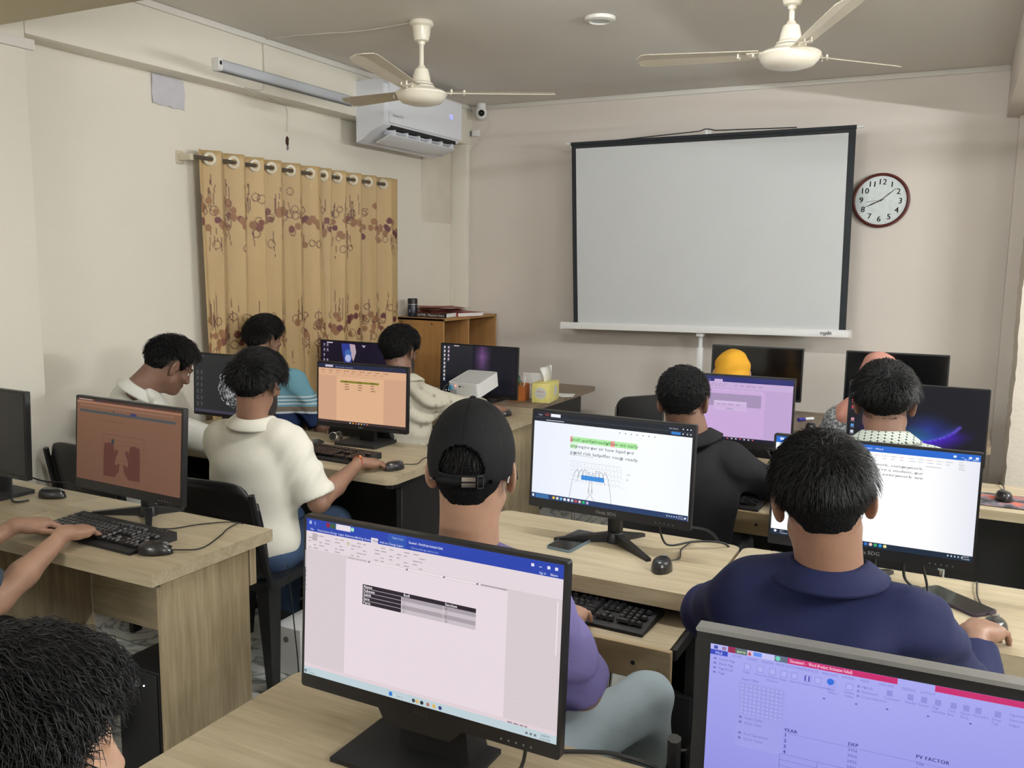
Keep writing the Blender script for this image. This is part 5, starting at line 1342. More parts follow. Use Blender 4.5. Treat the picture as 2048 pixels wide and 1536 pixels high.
cable('navy shirt man\'s mouse cable', [(0.145, 2.475, 0.765), (0.12, 2.55, 0.756), (0.10, 2.66, 0.756), (0.10, 2.79, 0.756), (0.10, 2.81, 0.72)])
cable('mouse cable of the polo shirt man', [(-2.135, 3.17, 0.765), (-2.11, 3.24, 0.756), (-2.14, 3.33, 0.756), (-2.16, 3.45, 0.756), (-2.30, 3.62, 0.754)])
cable('cable on the front desk by the big monitor stand', [(-0.62, 1.30, 0.86), (-0.63, 1.30, 0.77), (-0.66, 1.24, 0.757), (-0.72, 1.15, 0.757), (-0.78, 1.08, 0.757)], 0.0035)
cable('black cable crossing the rear edge of the front desk', [(-0.60, 1.40, 0.757), (-0.55, 1.425, 0.757), (-0.50, 1.44, 0.757), (-0.42, 1.45, 0.74), (-0.40, 1.46, 0.65)], 0.004)
cable('mouse cable on the right edge desk', [(0.215, 3.935, 0.765), (0.20, 4.0, 0.757), (0.215, 4.08, 0.757), (0.20, 4.165, 0.757), (0.20, 4.18, 0.70)])
# phones, wallet, watch
def phone(label, x, y, z, rz, col, w=0.076, l=0.162, rx=0, scr_='blackgloss', buttons=True):
    t = thing('mobile_phone', label, 'phone', (x, y, z), R(rz)); t.rotation_euler = (R(rx), 0, R(rz))
    bm = BM(); prism(bm, rrect(-w/2, w/2, -l/2, l/2, 0.011), 0.0, 0.0085); obj('case', bm, col, t, 0.0025)
    bm = BM(); prism(bm, rrect(-w/2+0.003, w/2-0.003, -l/2+0.003, l/2-0.003, 0.009), 0.0085, 0.0089); obj('glass', bm, M[scr_], t)
    bm = BM(); box(bm, (w/2+0.0005, 0.02, 0.0045), (0.0012, 0.02, 0.002)); obj('side_button', bm, M['silver'], t)
    return t
phone('smartphone with blue edge lying on the cap man\'s desk', -1.068, 2.572, DZ, -6, mat('phone_edge', S(118, 138, 152), 0.3, metal=0.5), 0.088, 0.25*0.86)
phone('dark smartphone under the polo shirt man\'s left hand', -2.84, 3.36, DZ, -30, M['black'])
t = phone('dark smartphone with striped reflection beside the navy shirt man', 0.045, 2.60, DZ, 48, mat('purple_edge', S(58, 44, 62), 0.4), 0.085, 0.20)
t = thing('wrist_watch', 'metal wrist watch lying beside the peach monitor base', 'watch', (-2.745, 3.455, DZ))
bm = BM(); cyl(bm, (0, -0.005, 0.028), (0.012, -0.02, 0.034), 0.022, seg=24); obj('watch_case', bm, M['steel'], t, 0.003)
bm = BM(); cyl(bm, (0.012, -0.0205, 0.0342), (0.0126, -0.0212, 0.0345), 0.018, seg=24); obj('dial', bm, M['blackgloss'], t)
bm = BM()
for k in range(16):
    a = R(20+320*k/15); box(bm, (0.016, 0.03*math.sin(a)*0.9+0.012, 0.026+0.024*math.cos(a)), (0.02, 0.009, 0.004), (a, 0, 0))
obj('strap_links', bm, M['steel'], t)['kind'] = 'stuff'
# mouse pad
def pad_mat():
    m = mat('pad_print', S(60, 56, 60), 0.8); nt = m.node_tree; b = nt.nodes['Principled BSDF']
    tc = nt.nodes.new('ShaderNodeTexCoord'); n = nt.nodes.new('ShaderNodeTexNoise'); n.inputs['Scale'].default_value = 14; n.inputs['Detail'].default_value = 6
    nt.links.new(tc.outputs['Object'], n.inputs['Vector']); cr = nt.nodes.new('ShaderNodeValToRGB')
    e = cr.color_ramp.elements; e[0].position = 0.40; e[0].color = S(44, 42, 48); e[1].position = 0.62; e[1].color = S(190, 92, 72)
    k = e.new(0.5); k.color = S(110, 104, 112)
    nt.links.new(n.outputs['Fac'], cr.inputs[0]); nt.links.new(cr.outputs[0], b.inputs['Base Color']); return m
t = thing('mouse_pad', 'dark mouse pad with red print at the right edge', 'mouse pad', (0.24, 3.87, DZ))
bm = BM(); prism(bm, rrect(-0.13, 0.13, -0.11, 0.11, 0.01), 0.0, 0.003); obj('mat', bm, pad_mat(), t)
bm = BM(); prism(bm, rrect(-0.131, 0.131, -0.111, 0.111, 0.01), 0.0, 0.0015); obj('hem', bm, M['black'], t)
t = thing('marker_pen', 'blue marker cap lying on the back desk', 'marker', (-0.80, 5.30, DZ))
bm = BM(); cyl(bm, (0, 0, 0.012), (0.03, 0.04, 0.012), 0.011, 0.010, 14); obj('cap', bm, mat('marker_blue', S(56, 50, 150), 0.4), t, smooth=True)
bm = BM(); cyl(bm, (0.03, 0.04, 0.012), (0.07, 0.09, 0.012), 0.009, 0.009, 14); obj('barrel', bm, M['white'], t, smooth=True)
# projector on its stand
t = thing('projector', 'white box projector on a black stand before the galaxy monitor', 'projector', (-2.61, 4.64, 0.7555), R(0)); t.rotation_euler = (0, 0, 0)
bm = BM(); prism(bm, rrect(-0.105, 0.105, -0.13, 0.13, 0.022), 0.12, 0.205); obj('case', bm, M['white'], t, 0.012, 3)
bm = BM(); prism(bm, rrect(-0.098, 0.098, -0.123, 0.123, 0.018), 0.2045, 0.2056); obj('top_panel', bm, mat('projector_top', S(198, 200, 198), 0.5), t)
bm = BM(); cyl(bm, (-0.078, -0.131, 0.178), (-0.078, -0.155, 0.178), 0.013, seg=14); obj('blue_plug', bm, mat('plug_blue', S(70, 150, 190), 0.4), t, 0.002)
bm = BM(); sph(bm, (-0.052, -0.131, 0.186), 0.004, 10); obj('power_light', bm, mat('red_light', S(255, 90, 70), 0.4, emit=(S(255, 80, 60), 6.0)), t)
bm = BM(); box(bm, (-0.022, -0.1302, 0.184), (0.014, 0.002, 0.007)); box(bm, (0.0, -0.1302, 0.184), (0.004, 0.002, 0.004)); obj('port', bm, M['dark'], t)
for k in range(5):
    bm = BM(); box(bm, (-0.068, -0.1302, 0.13+k*0.0075), (0.04, 0.002, 0.003)); obj('vent_slot', bm, M['grey'], t)
for o in t.children:
    o.location = (0, 0, 0.16*(1-math.cos(R(11)))); o.rotation_euler = (R(11), 0, 0); o.location = Vector((0, 0, 0.15))-Matrix.Rotation(R(11), 3, 'X') @ Vector((0, 0, 0.15))
bm = BM(); cyl(bm, (0.0, 0.0, 0.02), (0.0, 0.0, 0.12), 0.012, seg=12); box(bm, (0, 0, 0.117), (0.08, 0.08, 0.01)); obj('stand_post', bm, M['black'], t)
for a in (90, 210, 330):
    bm = BM(); cyl(bm, (0, 0, 0.05), (0.09*math.cos(R(a)), 0.09*math.sin(R(a)), 0.002), 0.006, seg=10); obj('stand_leg', bm, M['black'], t, smooth=True)
cable('black power lead hanging from the projector', [(-2.69, 4.475, 0.932), (-2.71, 4.44, 0.90), (-2.705, 4.42, 0.82), (-2.68, 4.42, 0.765), (-2.70, 4.36, 0.757)], 0.0055)
# tissue box, pen holder, greeting card, papers
t = thing('tissue_box', 'yellow tissue box with white tissue on the dark table', 'tissue box', (-2.375, 5.175, 0.7625), R(8))
bm = BM(); box(bm, (0, 0, 0.062), (0.118, 0.225, 0.124)); obj('box', bm, mat('tissue_yellow', S(226, 214, 130), 0.6, noise=(18, 0.06)), t, 0.002)
V = []; F = []; g = np.random.default_rng(3)
for j in range(9):
    for i in range(9):
        u = i/8-0.5; v = j/8
        V.append((u*(0.05+0.03*v)+0.012*math.sin(v*3), 0.02*math.sin(u*7+v*2)+0.012*math.cos(v*5), 0.12+0.105*v-0.02*abs(u)*v+0.02*(u > 0.2)*v))
for j in range(8):
    for i in range(8): F.append((j*9+i, j*9+i+1, (j+1)*9+i+1, (j+1)*9+i))
o = raw('tissue', V, F, M['paper'], t, True); o.modifiers.new('thickness', 'SOLIDIFY').thickness = 0.0015
bm = BM(); cyl(bm, (0, -0.1127, 0.062), (0, -0.1134, 0.062), 0.038, seg=28); obj('label', bm, mat('tissue_label', S(206, 206, 200), 0.6), t)
text_obj('maker_name', 'PERLA', 0.018, mat('label_red', S(190, 90, 80), 0.6), t, (0, -0.1137, 0.066), (R(90), 0, 0), center=True)
text_obj('small_print', 'facial tissue', 0.010, mat('label_red2', S(170, 110, 100), 0.6), t, (0, -0.1137, 0.046), (R(90), 0, 0), center=True)
bm = BM(); cyl(bm, (0.0593, 0.03, 0.066), (0.0598, 0.03, 0.066), 0.036, seg=28); obj('side_label', bm, bpy.data.materials['tissue_label'], t)
t = thing('pen_holder', 'orange wooden pen holder beside the tissue box', 'pen holder', (-2.535, 5.11, 0.7625), R(6))
oh = mat('orange_wood', S(186, 108, 52), 0.5, noise=(10, 0.08))
bm = BM(); b2(bm, -0.055, 0.055, -0.045, -0.039, 0, 0.095); b2(bm, -0.055, 0.055, 0.039, 0.045, 0, 0.11); b2(bm, -0.055, -0.049, -0.039, 0.039, 0, 0.105); b2(bm, 0.049, 0.055, -0.039, 0.039, 0, 0.105); b2(bm, -0.049, 0.049, -0.039, 0.039, 0, 0.006); b2(bm, -0.049, 0.049, -0.003, 0.003, 0, 0.095); obj('holder', bm, oh, t, 0.001, 1)
bm = BM(); b2(bm, -0.0555, 0.0555, -0.048, -0.0445, 0.0, 0.055); obj('front_pocket', bm, oh, t, 0.001, 1)
for k, (dx, dy, tx, c, lb) in enumerate(((-0.03, 0.01, -0.035, S(90, 170, 160), 'teal pen leaning in the pen holder'), (-0.02, -0.02, 0.01, S(226, 226, 190), 'cream pen in the pen holder'), (0.015, 0.01, -0.02, S(40, 120, 100), 'green tipped pen in the pen holder'), (0.03, -0.02, 0.02, S(232, 232, 232), 'white pen at the right of the pen holder'))):
    p = thing('pen', lb, 'pen', (-2.535+dx, 5.11+dy, 0.77))
    bm = BM(); cyl(bm, (0, 0, 0), (tx, 0, 0.135), 0.0045, seg=10); obj('barrel', bm, mat('pen_%d' % k, c, 0.4), p, smooth=True)
    bm = BM(); cyl(bm, (tx, 0, 0.135), (tx*1.12, 0, 0.152), 0.005, 0.003, 10); obj('tip', bm, M['white'] if k % 2 else mat('pen_tip_%d' % k, S(30, 110, 96), 0.4), p, smooth=True)
t = thing('greeting_card', 'white card with pink heart print behind the pen holder', 'card', (-2.49, 5.20, 0.7625), R(4)); t.rotation_euler = (R(-12), 0, R(4))
bm = BM(); b2(bm, -0.075, 0.075, -0.001, 0.001, 0, 0.17); obj('card', bm, M['paper'], t)
bm = BM(); prism(bm, [(0.02+0.03*math.sin(a)**3*1.0, 0.085+0.0018*(13*math.cos(a)-5*math.cos(2*a)-2*math.cos(3*a)-math.cos(4*a))) for a in np.linspace(0, 2*math.pi, 40)[:-1]], -0.0016, -0.0011, 'y'); obj('heart', bm, mat('heart_pink', S(176, 84, 110), 0.6, noise=(120, 0.5)), t)
for k in range(3):
    V = [(-0.1, -0.08, 0), (0.1, -0.08, 0), (0.1, 0.08, 0.004*k), (-0.1, 0.08, 0)]
    bm = BM(); prism(bm, [(-0.09, -0.07), (0.09, -0.07), (0.09, 0.07), (-0.09, 0.07)], 0, 0.0015)
    o = obj('paper_sheet', bm, M['paper'], None); o.location = (-2.40+0.012*k, 5.44-0.01*k, 0.7628+0.0018*k); o.rotation_euler = (0, 0, R(-10+14*k))
    tag(o, ['bottom', 'middle', 'top'][k]+' white napkin of the pile behind the tissue box', 'paper')
# ---------------------------------------------------------------- people: implicit surfaces meshed with surface nets
def vec(*a): return np.array(a, float)
def nrm(v): v = np.asarray(v, float); return v/(np.linalg.norm(v)+1e-12)
class Field:
    def __init__(s): s.p = []
    def cap(s, a, b, ra, rb=None, k=0.02, op=1): s.p.append(('c', vec(*a), vec(*b), ra, ra if rb is None else rb, k, op)); return s
    def ell(s, c, r, Rm=None, k=0.02, op=1): s.p.append(('e', vec(*c), vec(*r), np.eye(3) if Rm is None else Rm, None, k, op)); return s
    def bounds(s, pad):
        lo = np.full(3, 1e9); hi = -lo
        for q in s.p:
            if q[6] < 0: continue
            if q[0] == 'c':
                for c, r in ((q[1], q[3]), (q[2], q[4])): lo = np.minimum(lo, c-r); hi = np.maximum(hi, c+r)
            else:
                e = np.sqrt((q[3]**2) @ (q[2]**2)); lo = np.minimum(lo, q[1]-e); hi = np.maximum(hi, q[1]+e)
        return lo-pad, hi+pad
    def sample(s, h, pad=None, lo=None, hi=None, inflate=0.0):
        pad = 2.5*h+0.01+inflate if pad is None else pad
        if lo is None: lo, hi = s.bounds(pad)
        n = np.ceil((hi-lo)/h).astype(int)+1
        ax = [lo[i]+h*np.arange(n[i]) for i in range(3)]
        D = np.full(tuple(n), 0.06, np.float32)
        for q in s.p:
            k = q[5]; m_ = max(k, 0.02)+0.03+inflate
            if q[0] == 'c':
                r = max(q[3], q[4]); a = np.minimum(q[1], q[2])-r-m_; b = np.maximum(q[1], q[2])+r+m_
            else:
                e = np.sqrt((q[3]**2) @ (q[2]**2)); a = q[1]-e-m_; b = q[1]+e+m_
            i0 = np.clip(np.floor((a-lo)/h).astype(int), 0, n); i1 = np.clip(np.ceil((b-lo)/h).astype(int)+1, 0, n)
            if (i1 <= i0).any(): continue
            X = ax[0][i0[0]:i1[0], None, None]; Y = ax[1][None, i0[1]:i1[1], None]; Z = ax[2][None, None, i0[2]:i1[2]]
            if q[0] == 'c':
                ba = q[2]-q[1]; L = ba @ ba+1e-12
                px, py, pz = X-q[1][0], Y-q[1][1], Z-q[1][2]
                t = np.clip((px*ba[0]+py*ba[1]+pz*ba[2])/L, 0, 1)
                d = np.sqrt((px-t*ba[0])**2+(py-t*ba[1])**2+(pz-t*ba[2])**2)-(q[3]+(q[4]-q[3])*t)
            else:
                px, py, pz = X-q[1][0], Y-q[1][1], Z-q[1][2]; Rm = q[3]; r = q[2]
                l = [(px*Rm[0, j]+py*Rm[1, j]+pz*Rm[2, j])/r[j] for j in range(3)]
                k0 = np.sqrt(l[0]**2+l[1]**2+l[2]**2)+1e-9; k1 = np.sqrt((l[0]/r[0])**2+(l[1]/r[1])**2+(l[2]/r[2])**2)+1e-9
                d = k0*(k0-1)/k1
            sl = (slice(i0[0], i1[0]), slice(i0[1], i1[1]), slice(i0[2], i1[2]))
            A = D[sl]
            if q[6] > 0:
                hh = np.maximum(k-np.abs(A-d), 0)/k; D[sl] = np.minimum(A, d)-hh*hh*k*0.25
            else:
                hh = np.maximum(k-np.abs(A+d), 0)/k; D[sl] = np.maximum(A, -d)+hh*hh*k*0.25
        return D-inflate, ax, lo, h
def grids(ax): return ax[0][:, None, None], ax[1][None, :, None], ax[2][None, None, :]
def nets(D, lo, h):
    ins = D < 0
    c = ins[:-1, :-1, :-1].astype(np.int8)
    cnt = np.zeros_like(c)
    for i in (0, 1):
        for j in (0, 1):
            for k in (0, 1): cnt += ins[i:ins.shape[0]-1+i, j:ins.shape[1]-1+j, k:ins.shape[2]-1+k]
    act = (cnt > 0) & (cnt < 8)
    idx = np.argwhere(act)
    if not len(idx): return np.zeros((0, 3)), np.zeros((0, 4), int)
    acc = np.zeros((len(idx), 3)); num = np.zeros(len(idx))
    I, J, K = idx.T
    cor = [(0, 0, 0), (1, 0, 0), (0, 1, 0), (1, 1, 0), (0, 0, 1), (1, 0, 1), (0, 1, 1), (1, 1, 1)]
    val = [D[I+a, J+b, K+c_] for a, b, c_ in cor]
    for a, b in ((0, 1), (2, 3), (4, 5), (6, 7), (0, 2), (1, 3), (4, 6), (5, 7), (0, 4), (1, 5), (2, 6), (3, 7)):
        va, vb = val[a], val[b]; m_ = (va < 0) != (vb < 0)
        t = np.where(m_, va/(va-vb+1e-12), 0)
        P = np.array(cor[a])[None]+t[:, None]*(np.array(cor[b])-np.array(cor[a]))[None]
        acc += P*m_[:, None]; num += m_
    V = lo+h*(idx+acc/num[:, None])
    vid = np.full(act.shape, -1, np.int64); vid[I, J, K] = np.arange(len(idx))
    F = []
    for ax_ in range(3):
        sl0 = [slice(None)]*3; sl1 = [slice(None)]*3
        sl0[ax_] = slice(0, -1); sl1[ax_] = slice(1, None)
        a = ins[tuple(sl0)]; b = ins[tuple(sl1)]
        e = np.argwhere(a != b)
        o1, o2 = [(1, 2), (2, 0), (0, 1)][ax_]
        ok = (e[:, o1] > 0) & (e[:, o2] > 0) & (e[:, o1] < act.shape[o1]) & (e[:, o2] < act.shape[o2]) & (e[:, ax_] < act.shape[ax_])
        e = e[ok]
        if not len(e): continue
        def g(d1, d2):
            q = e.copy(); q[:, o1] += d1; q[:, o2] += d2; return vid[q[:, 0], q[:, 1], q[:, 2]]
        Q = np.stack([g(-1, -1), g(0, -1), g(0, 0), g(-1, 0)], 1)
        fl = a[tuple(e.T)]
        Q[~fl] = Q[~fl][:, ::-1]
        F.append(Q[(Q >= 0).all(1)])
    return V, np.concatenate(F)
def joinm(*ms):
    V = []; F = []; n = 0
    for v, f in ms:
        V.append(v); F.append(f+n); n += len(v)
    return np.concatenate(V), np.concatenate(F)
def wrk(X, Y, Z, amp, sc, seed=0.0, dirv=(0.3, 0.4, 1.0)):
    """soft cloth folds"""
    a = (X*dirv[0]+Y*dirv[1]+Z*dirv[2])*sc
    w = 1.5*np.sin(X*9+Z*4+seed)+1.3*np.sin(Y*8-Z*6+seed*2)
    m1 = np.clip(np.sin(X*6.1+Z*7.3+seed*1.3)+np.sin(Y*5.7-Z*5.1+seed*2.1), 0, 1.4)
    m2 = np.clip(np.sin(X*8.3-Z*6.2+seed*2.7)+np.sin(Y*7.1+Z*3.3+seed), 0, 1.4)
    return amp*(np.sin(a+w*2.2)*m1+np.sin((X*dirv[2]-Z*dirv[0]+Y*0.4)*sc*1.3+w*1.7)*m2*0.8)

class Frame:
    def __init__(s, c, yaw, pitch=0, roll=0):
        a, p, q = R(yaw), R(pitch), R(roll)
        f0 = vec(-math.sin(a), math.cos(a), 0); r0 = vec(math.cos(a), math.sin(a), 0); z = vec(0, 0, 1)
        f = f0*math.cos(p)-z*math.sin(p); u = z*math.cos(p)+f0*math.sin(p)
        s.r = r0*math.cos(q)+u*math.sin(q); s.u = u*math.cos(q)-r0*math.sin(q); s.f = f; s.c = vec(*c)
        s.R = np.stack([s.r, s.f, s.u], 1)
    def __call__(s, x, y, z): return s.c+s.r*x+s.f*y+s.u*z
    def loc(s, P): return (np.asarray(P)-s.c) @ s.R

def head_field(h, neck, k=1.0):
    F = Field()
    F.ell(h(0, -0.010, 0.032), (0.0745*k, 0.094*k, 0.084*k), h.R)
    F.ell(h(0, 0.030, -0.028), (0.058*k, 0.062*k, 0.078*k), h.R, k=0.03)
    F.ell(h(0, 0.052, -0.078), (0.036*k, 0.034*k, 0.032*k), h.R, k=0.03)
    F.cap(h(0.05, 0.02, -0.062), h(0.022, 0.068, -0.092), 0.016, 0.014, k=0.03); F.cap(h(-0.05, 0.02, -0.062), h(-0.022, 0.068, -0.092), 0.016, 0.014, k=0.03)
    F.cap(h(0, 0.084, 0.018), h(0, 0.103, -0.024), 0.009, 0.014, k=0.015)
    for s in (-1, 1):
        F.ell(h(s*0.011, 0.096, -0.028), (0.009, 0.011, 0.008), h.R, k=0.01)
        F.cap(h(s*0.014, 0.086, 0.022), h(s*0.042, 0.072, 0.022), 0.008, 0.007, k=0.015)
        F.ell(h(s*0.03, 0.090, 0.003), (0.017, 0.012, 0.011), h.R, k=0.012, op=-1)
        F.ell(h(s*0.044, 0.062, -0.022), (0.016, 0.018, 0.014), h.R, k=0.02)
    F.cap(h(-0.018, 0.088, -0.053), h(0.018, 0.088, -0.053), 0.0065, 0.0065, k=0.008); F.cap(h(-0.015, 0.086, -0.064), h(0.015, 0.086, -0.064), 0.007, 0.007, k=0.008)
    F.cap(h(0, -0.022, -0.045), neck, 0.056*k, 0.060*k, k=0.04)
    F.cap(h(0, -0.05, -0.03), neck+vec(0, 0, 0)-h.f*0.02, 0.04*k, 0.05*k, k=0.04)
    # ears
    for s in (-1, 1):
        a = R(32)*s
        Re = np.stack([h.r*math.cos(a)-h.f*math.sin(a)*1.0, h.f*math.cos(a)+h.r*math.sin(a)*1.0, h.u], 1)
        Re = np.stack([nrm(h.r*math.cos(a)+h.f*math.sin(a)), nrm(h.f*math.cos(a)-h.r*math.sin(a)), h.u], 1)
        c = h(s*0.087, -0.010, -0.008)
        F.cap(h(s*0.070, 0.0, -0.004), c, 0.014, 0.008, k=0.01)
        F.ell(c, (0.0075, 0.0195, 0.034), Re, k=0.010)
        F.ell(c+h.u*-0.026+h.f*0.004-h.r*s*0.003, (0.0065, 0.009, 0.011), Re, k=0.008)
        F.ell(c+h.r*s*0.0075+h.f*0.005+h.u*0.003, (0.0055, 0.0115, 0.021), Re, k=0.005, op=-1)
    return F
EYE = mat('eye_white', S(225, 220, 214), 0.2); IRIS = mat('iris', S(30, 20, 16), 0.15)
LIP = None
def skin(name, r, g, b): return mat(name, S(r, g, b), 0.52, bump=(220, 0.05), noise=(26, 0.07))
SK = {'a': skin('skin_warm', 166, 128, 106), 'b': skin('skin_brown', 142, 106, 86), 'c': skin('skin_deep', 120, 88, 71), 'd': skin('skin_tan', 186, 148, 122)}
def hair_mat(name, c, rough=0.38):
    return mat(name, c, rough, spec=0.32, noise=(60, 0.3))
HAIR = hair_mat('black_hair', S(17, 16, 17), 0.42); BEARD = mat('beard', S(34, 26, 24), 0.7, bump=(500, 0.4))

HSHELL = mat('hair_mass', S(13, 12, 13), 0.85, spec=0.12, bump=(240, 0.5))
def hairline(y):
    return np.interp(y, [-0.13, -0.105, -0.075, -0.045, -0.032, -0.012, 0.008, 0.022, 0.034, 0.055, 0.085, 0.12], [-0.066, -0.064, -0.060, -0.046, 0.012, 0.030, 0.020, -0.012, -0.006, 0.040, 0.070, 0.085])
def make_hair(h, neck, root, thick=0.02, low=0.004, strands=2600, L=0.035, style='short', seed=0, curl=0.0, width=0.0011, lift=0.35, res=0.0045, nape=0.0, material=None, topboost=0.0):
    g = np.random.default_rng(seed)
    F = Field(); F.ell(h(0, -0.010, 0.032), (0.0745, 0.094, 0.084), h.R); F.ell(h(0, 0.03, -0.028), (0.058, 0.062, 0.078), h.R, k=0.03)
    F.cap(h(0, -0.022, -0.045), h(0, -0.03, -0.12), 0.055, 0.056, k=0.04); F.cap(h(0, -0.05, -0.03), h(0, -0.05, -0.11), 0.04, 0.045, k=0.04)
    D, ax, lo, hh = F.sample(res, pad=thick+topboost+0.03)
    X, Y, Z = grids(ax)
    lx = (X-h.c[0])*h.R[0, 0]+(Y-h.c[1])*h.R[1, 0]+(Z-h.c[2])*h.R[2, 0]
    ly = (X-h.c[0])*h.R[0, 1]+(Y-h.c[1])*h.R[1, 1]+(Z-h.c[2])*h.R[2, 1]
    lz = (X-h.c[0])*h.R[0, 2]+(Y-h.c[1])*h.R[1, 2]+(Z-h.c[2])*h.R[2, 2]
    tt = np.clip((lz+0.062)/0.085, 0, 1); tt = tt*tt*(3-2*tt)
    t = low+(thick-low)*tt+topboost*np.clip((lz-0.03)/0.08, 0, 1)*np.clip((ly+0.06)/0.12, 0.15, 1)
    edge = np.clip((lz-hairline(ly)-nape)/0.030, 0, 1)
    nz = 0.5*np.sin(lx*170+seed)*np.sin(ly*150+lz*90)+0.5*np.sin(lz*190+lx*60+seed)
    nz2 = np.sin(lx*610+seed)*np.sin(lz*540+ly*420)
    SC = np.maximum(D-0.0005, (hairline(ly)+nape-0.004-lz)*0.8)
    RV, _ = nets(SC, lo, hh)
    D = D-(t+0.004)*edge+0.004-0.0022*nz*np.clip(t/0.012, 0.2, 1)*edge-0.0016*nz2*(1-edge)
    D = np.maximum(D, (hairline(ly)+nape-lz)*0.8)
    V, Fc = nets(D, lo, hh)
    hm = material or HAIR
    o = raw('hair', V, Fc, HSHELL, root, True)
    if strands:
        P = RV[g.integers(0, len(RV), strands*3)]
        l = h.loc(P)
        keep = (l[:, 2] > hairline(l[:, 1])+nape-0.003) & (np.linalg.norm(l-np.array([0, -0.01, 0.03]), axis=1) > 0.07)
        P = P[keep][:strands]; l = l[keep][:strands]
        n = l-np.array([0, -0.012, 0.0]); n[:, 2] *= 0.9; n /= np.linalg.norm(n, axis=1)[:, None]
        rt = np.clip((l[:, 2]+0.062)/0.085, 0, 1); rt = rt*rt*(3-2*rt)
        rt = low*0.5+(thick-low)*rt+topboost*np.clip((l[:, 2]-0.03)/0.08, 0, 1)*np.clip((l[:, 1]+0.06)/0.12, 0.15, 1)
        l = l+n*(rt*g.uniform(0.95, 1.15, len(l)))[:, None]
        cr = np.array([0.008, -0.075, 0.085])
        d = l-cr
        if style == 'forward': d = d*0.5+np.array([0, 0.09, 0])*np.clip((l[:, 2:3]-0.02)/0.06, 0, 1)
        d += np.array([0, 0, -0.05])*np.clip(1-(l[:, 2:3])/0.08, 0, 1.2)
        if style == 'spiky': d = d+n*0.06+g.normal(0, 0.04, d.shape)
        if style == 'curly': d = d+g.normal(0, 0.09, d.shape)
        else: d = d+g.normal(0, 0.018, d.shape)
        d -= n*np.sum(d*n, 1)[:, None]
        d /= np.linalg.norm(d, axis=1)[:, None]+1e-9
        fade = np.clip((l[:, 2]+0.055)/0.10, 0.14, 1)
        fade = fade*np.clip((l[:, 2]-hairline(l[:, 1])-nape)/0.055, 0.16, 1)
        Ls = L*fade*g.uniform(0.6, 1.25, len(l))
        S_ = 6 if (curl or L > 0.05) else 4
        side = np.cross(d, n)
        ph = g.uniform(0, 6.28, len(l)); cf = g.uniform(2.2, 4.0, len(l))
        lf = lift*g.uniform(0.2, 1.6, len(l))
        pts = []
        for k in range(S_):
            s_ = k/(S_-1)
            q = l+d*(Ls*s_)[:, None]+n*((Ls*lf*s_*(1.0-0.75*s_)) - 0.0015)[:, None]
            q = q+np.array([0, 0, -1])*(0.25*Ls*s_*s_)[:, None]*(0.6 if style != 'spiky' else 0.1)
            if curl: q = q+side*(curl*np.sin(ph+cf*s_*3)*(0.25+s_))[:, None]+n*(curl*0.7*np.cos(ph+cf*s_*3)*(0.3+s_))[:, None]
            pts.append(q)
        pts = np.stack(pts, 1)
        VV = []; w = width*g.uniform(0.7, 1.4, len(l))*np.clip(fade*1.6, 0.45, 1)
        b = n
        for k in range(S_):
            ww = w*(1-0.85*(k/(S_-1))**1.5)
            for a in (0, 2.094, 4.189): VV.append(pts[:, k]+side*(np.cos(a)*ww)[:, None]+b*(np.sin(a)*ww)[:, None])
        VV = np.stack(VV, 1); ns = len(l)
        base = (np.arange(ns)*S_*3)[:, None]
        FF = []
        for k in range(S_-1):
            for a in range(3): FF.append(base+np.array([[k*3+a, k*3+(a+1) % 3, (k+1)*3+(a+1) % 3, (k+1)*3+a]]))
        FF = np.concatenate(FF)
        W = VV.reshape(-1, 3) @ h.R.T+h.c
        s_o = raw('hair_strands', W, FF, hm, o, True); s_o['kind'] = 'stuff'
    return o

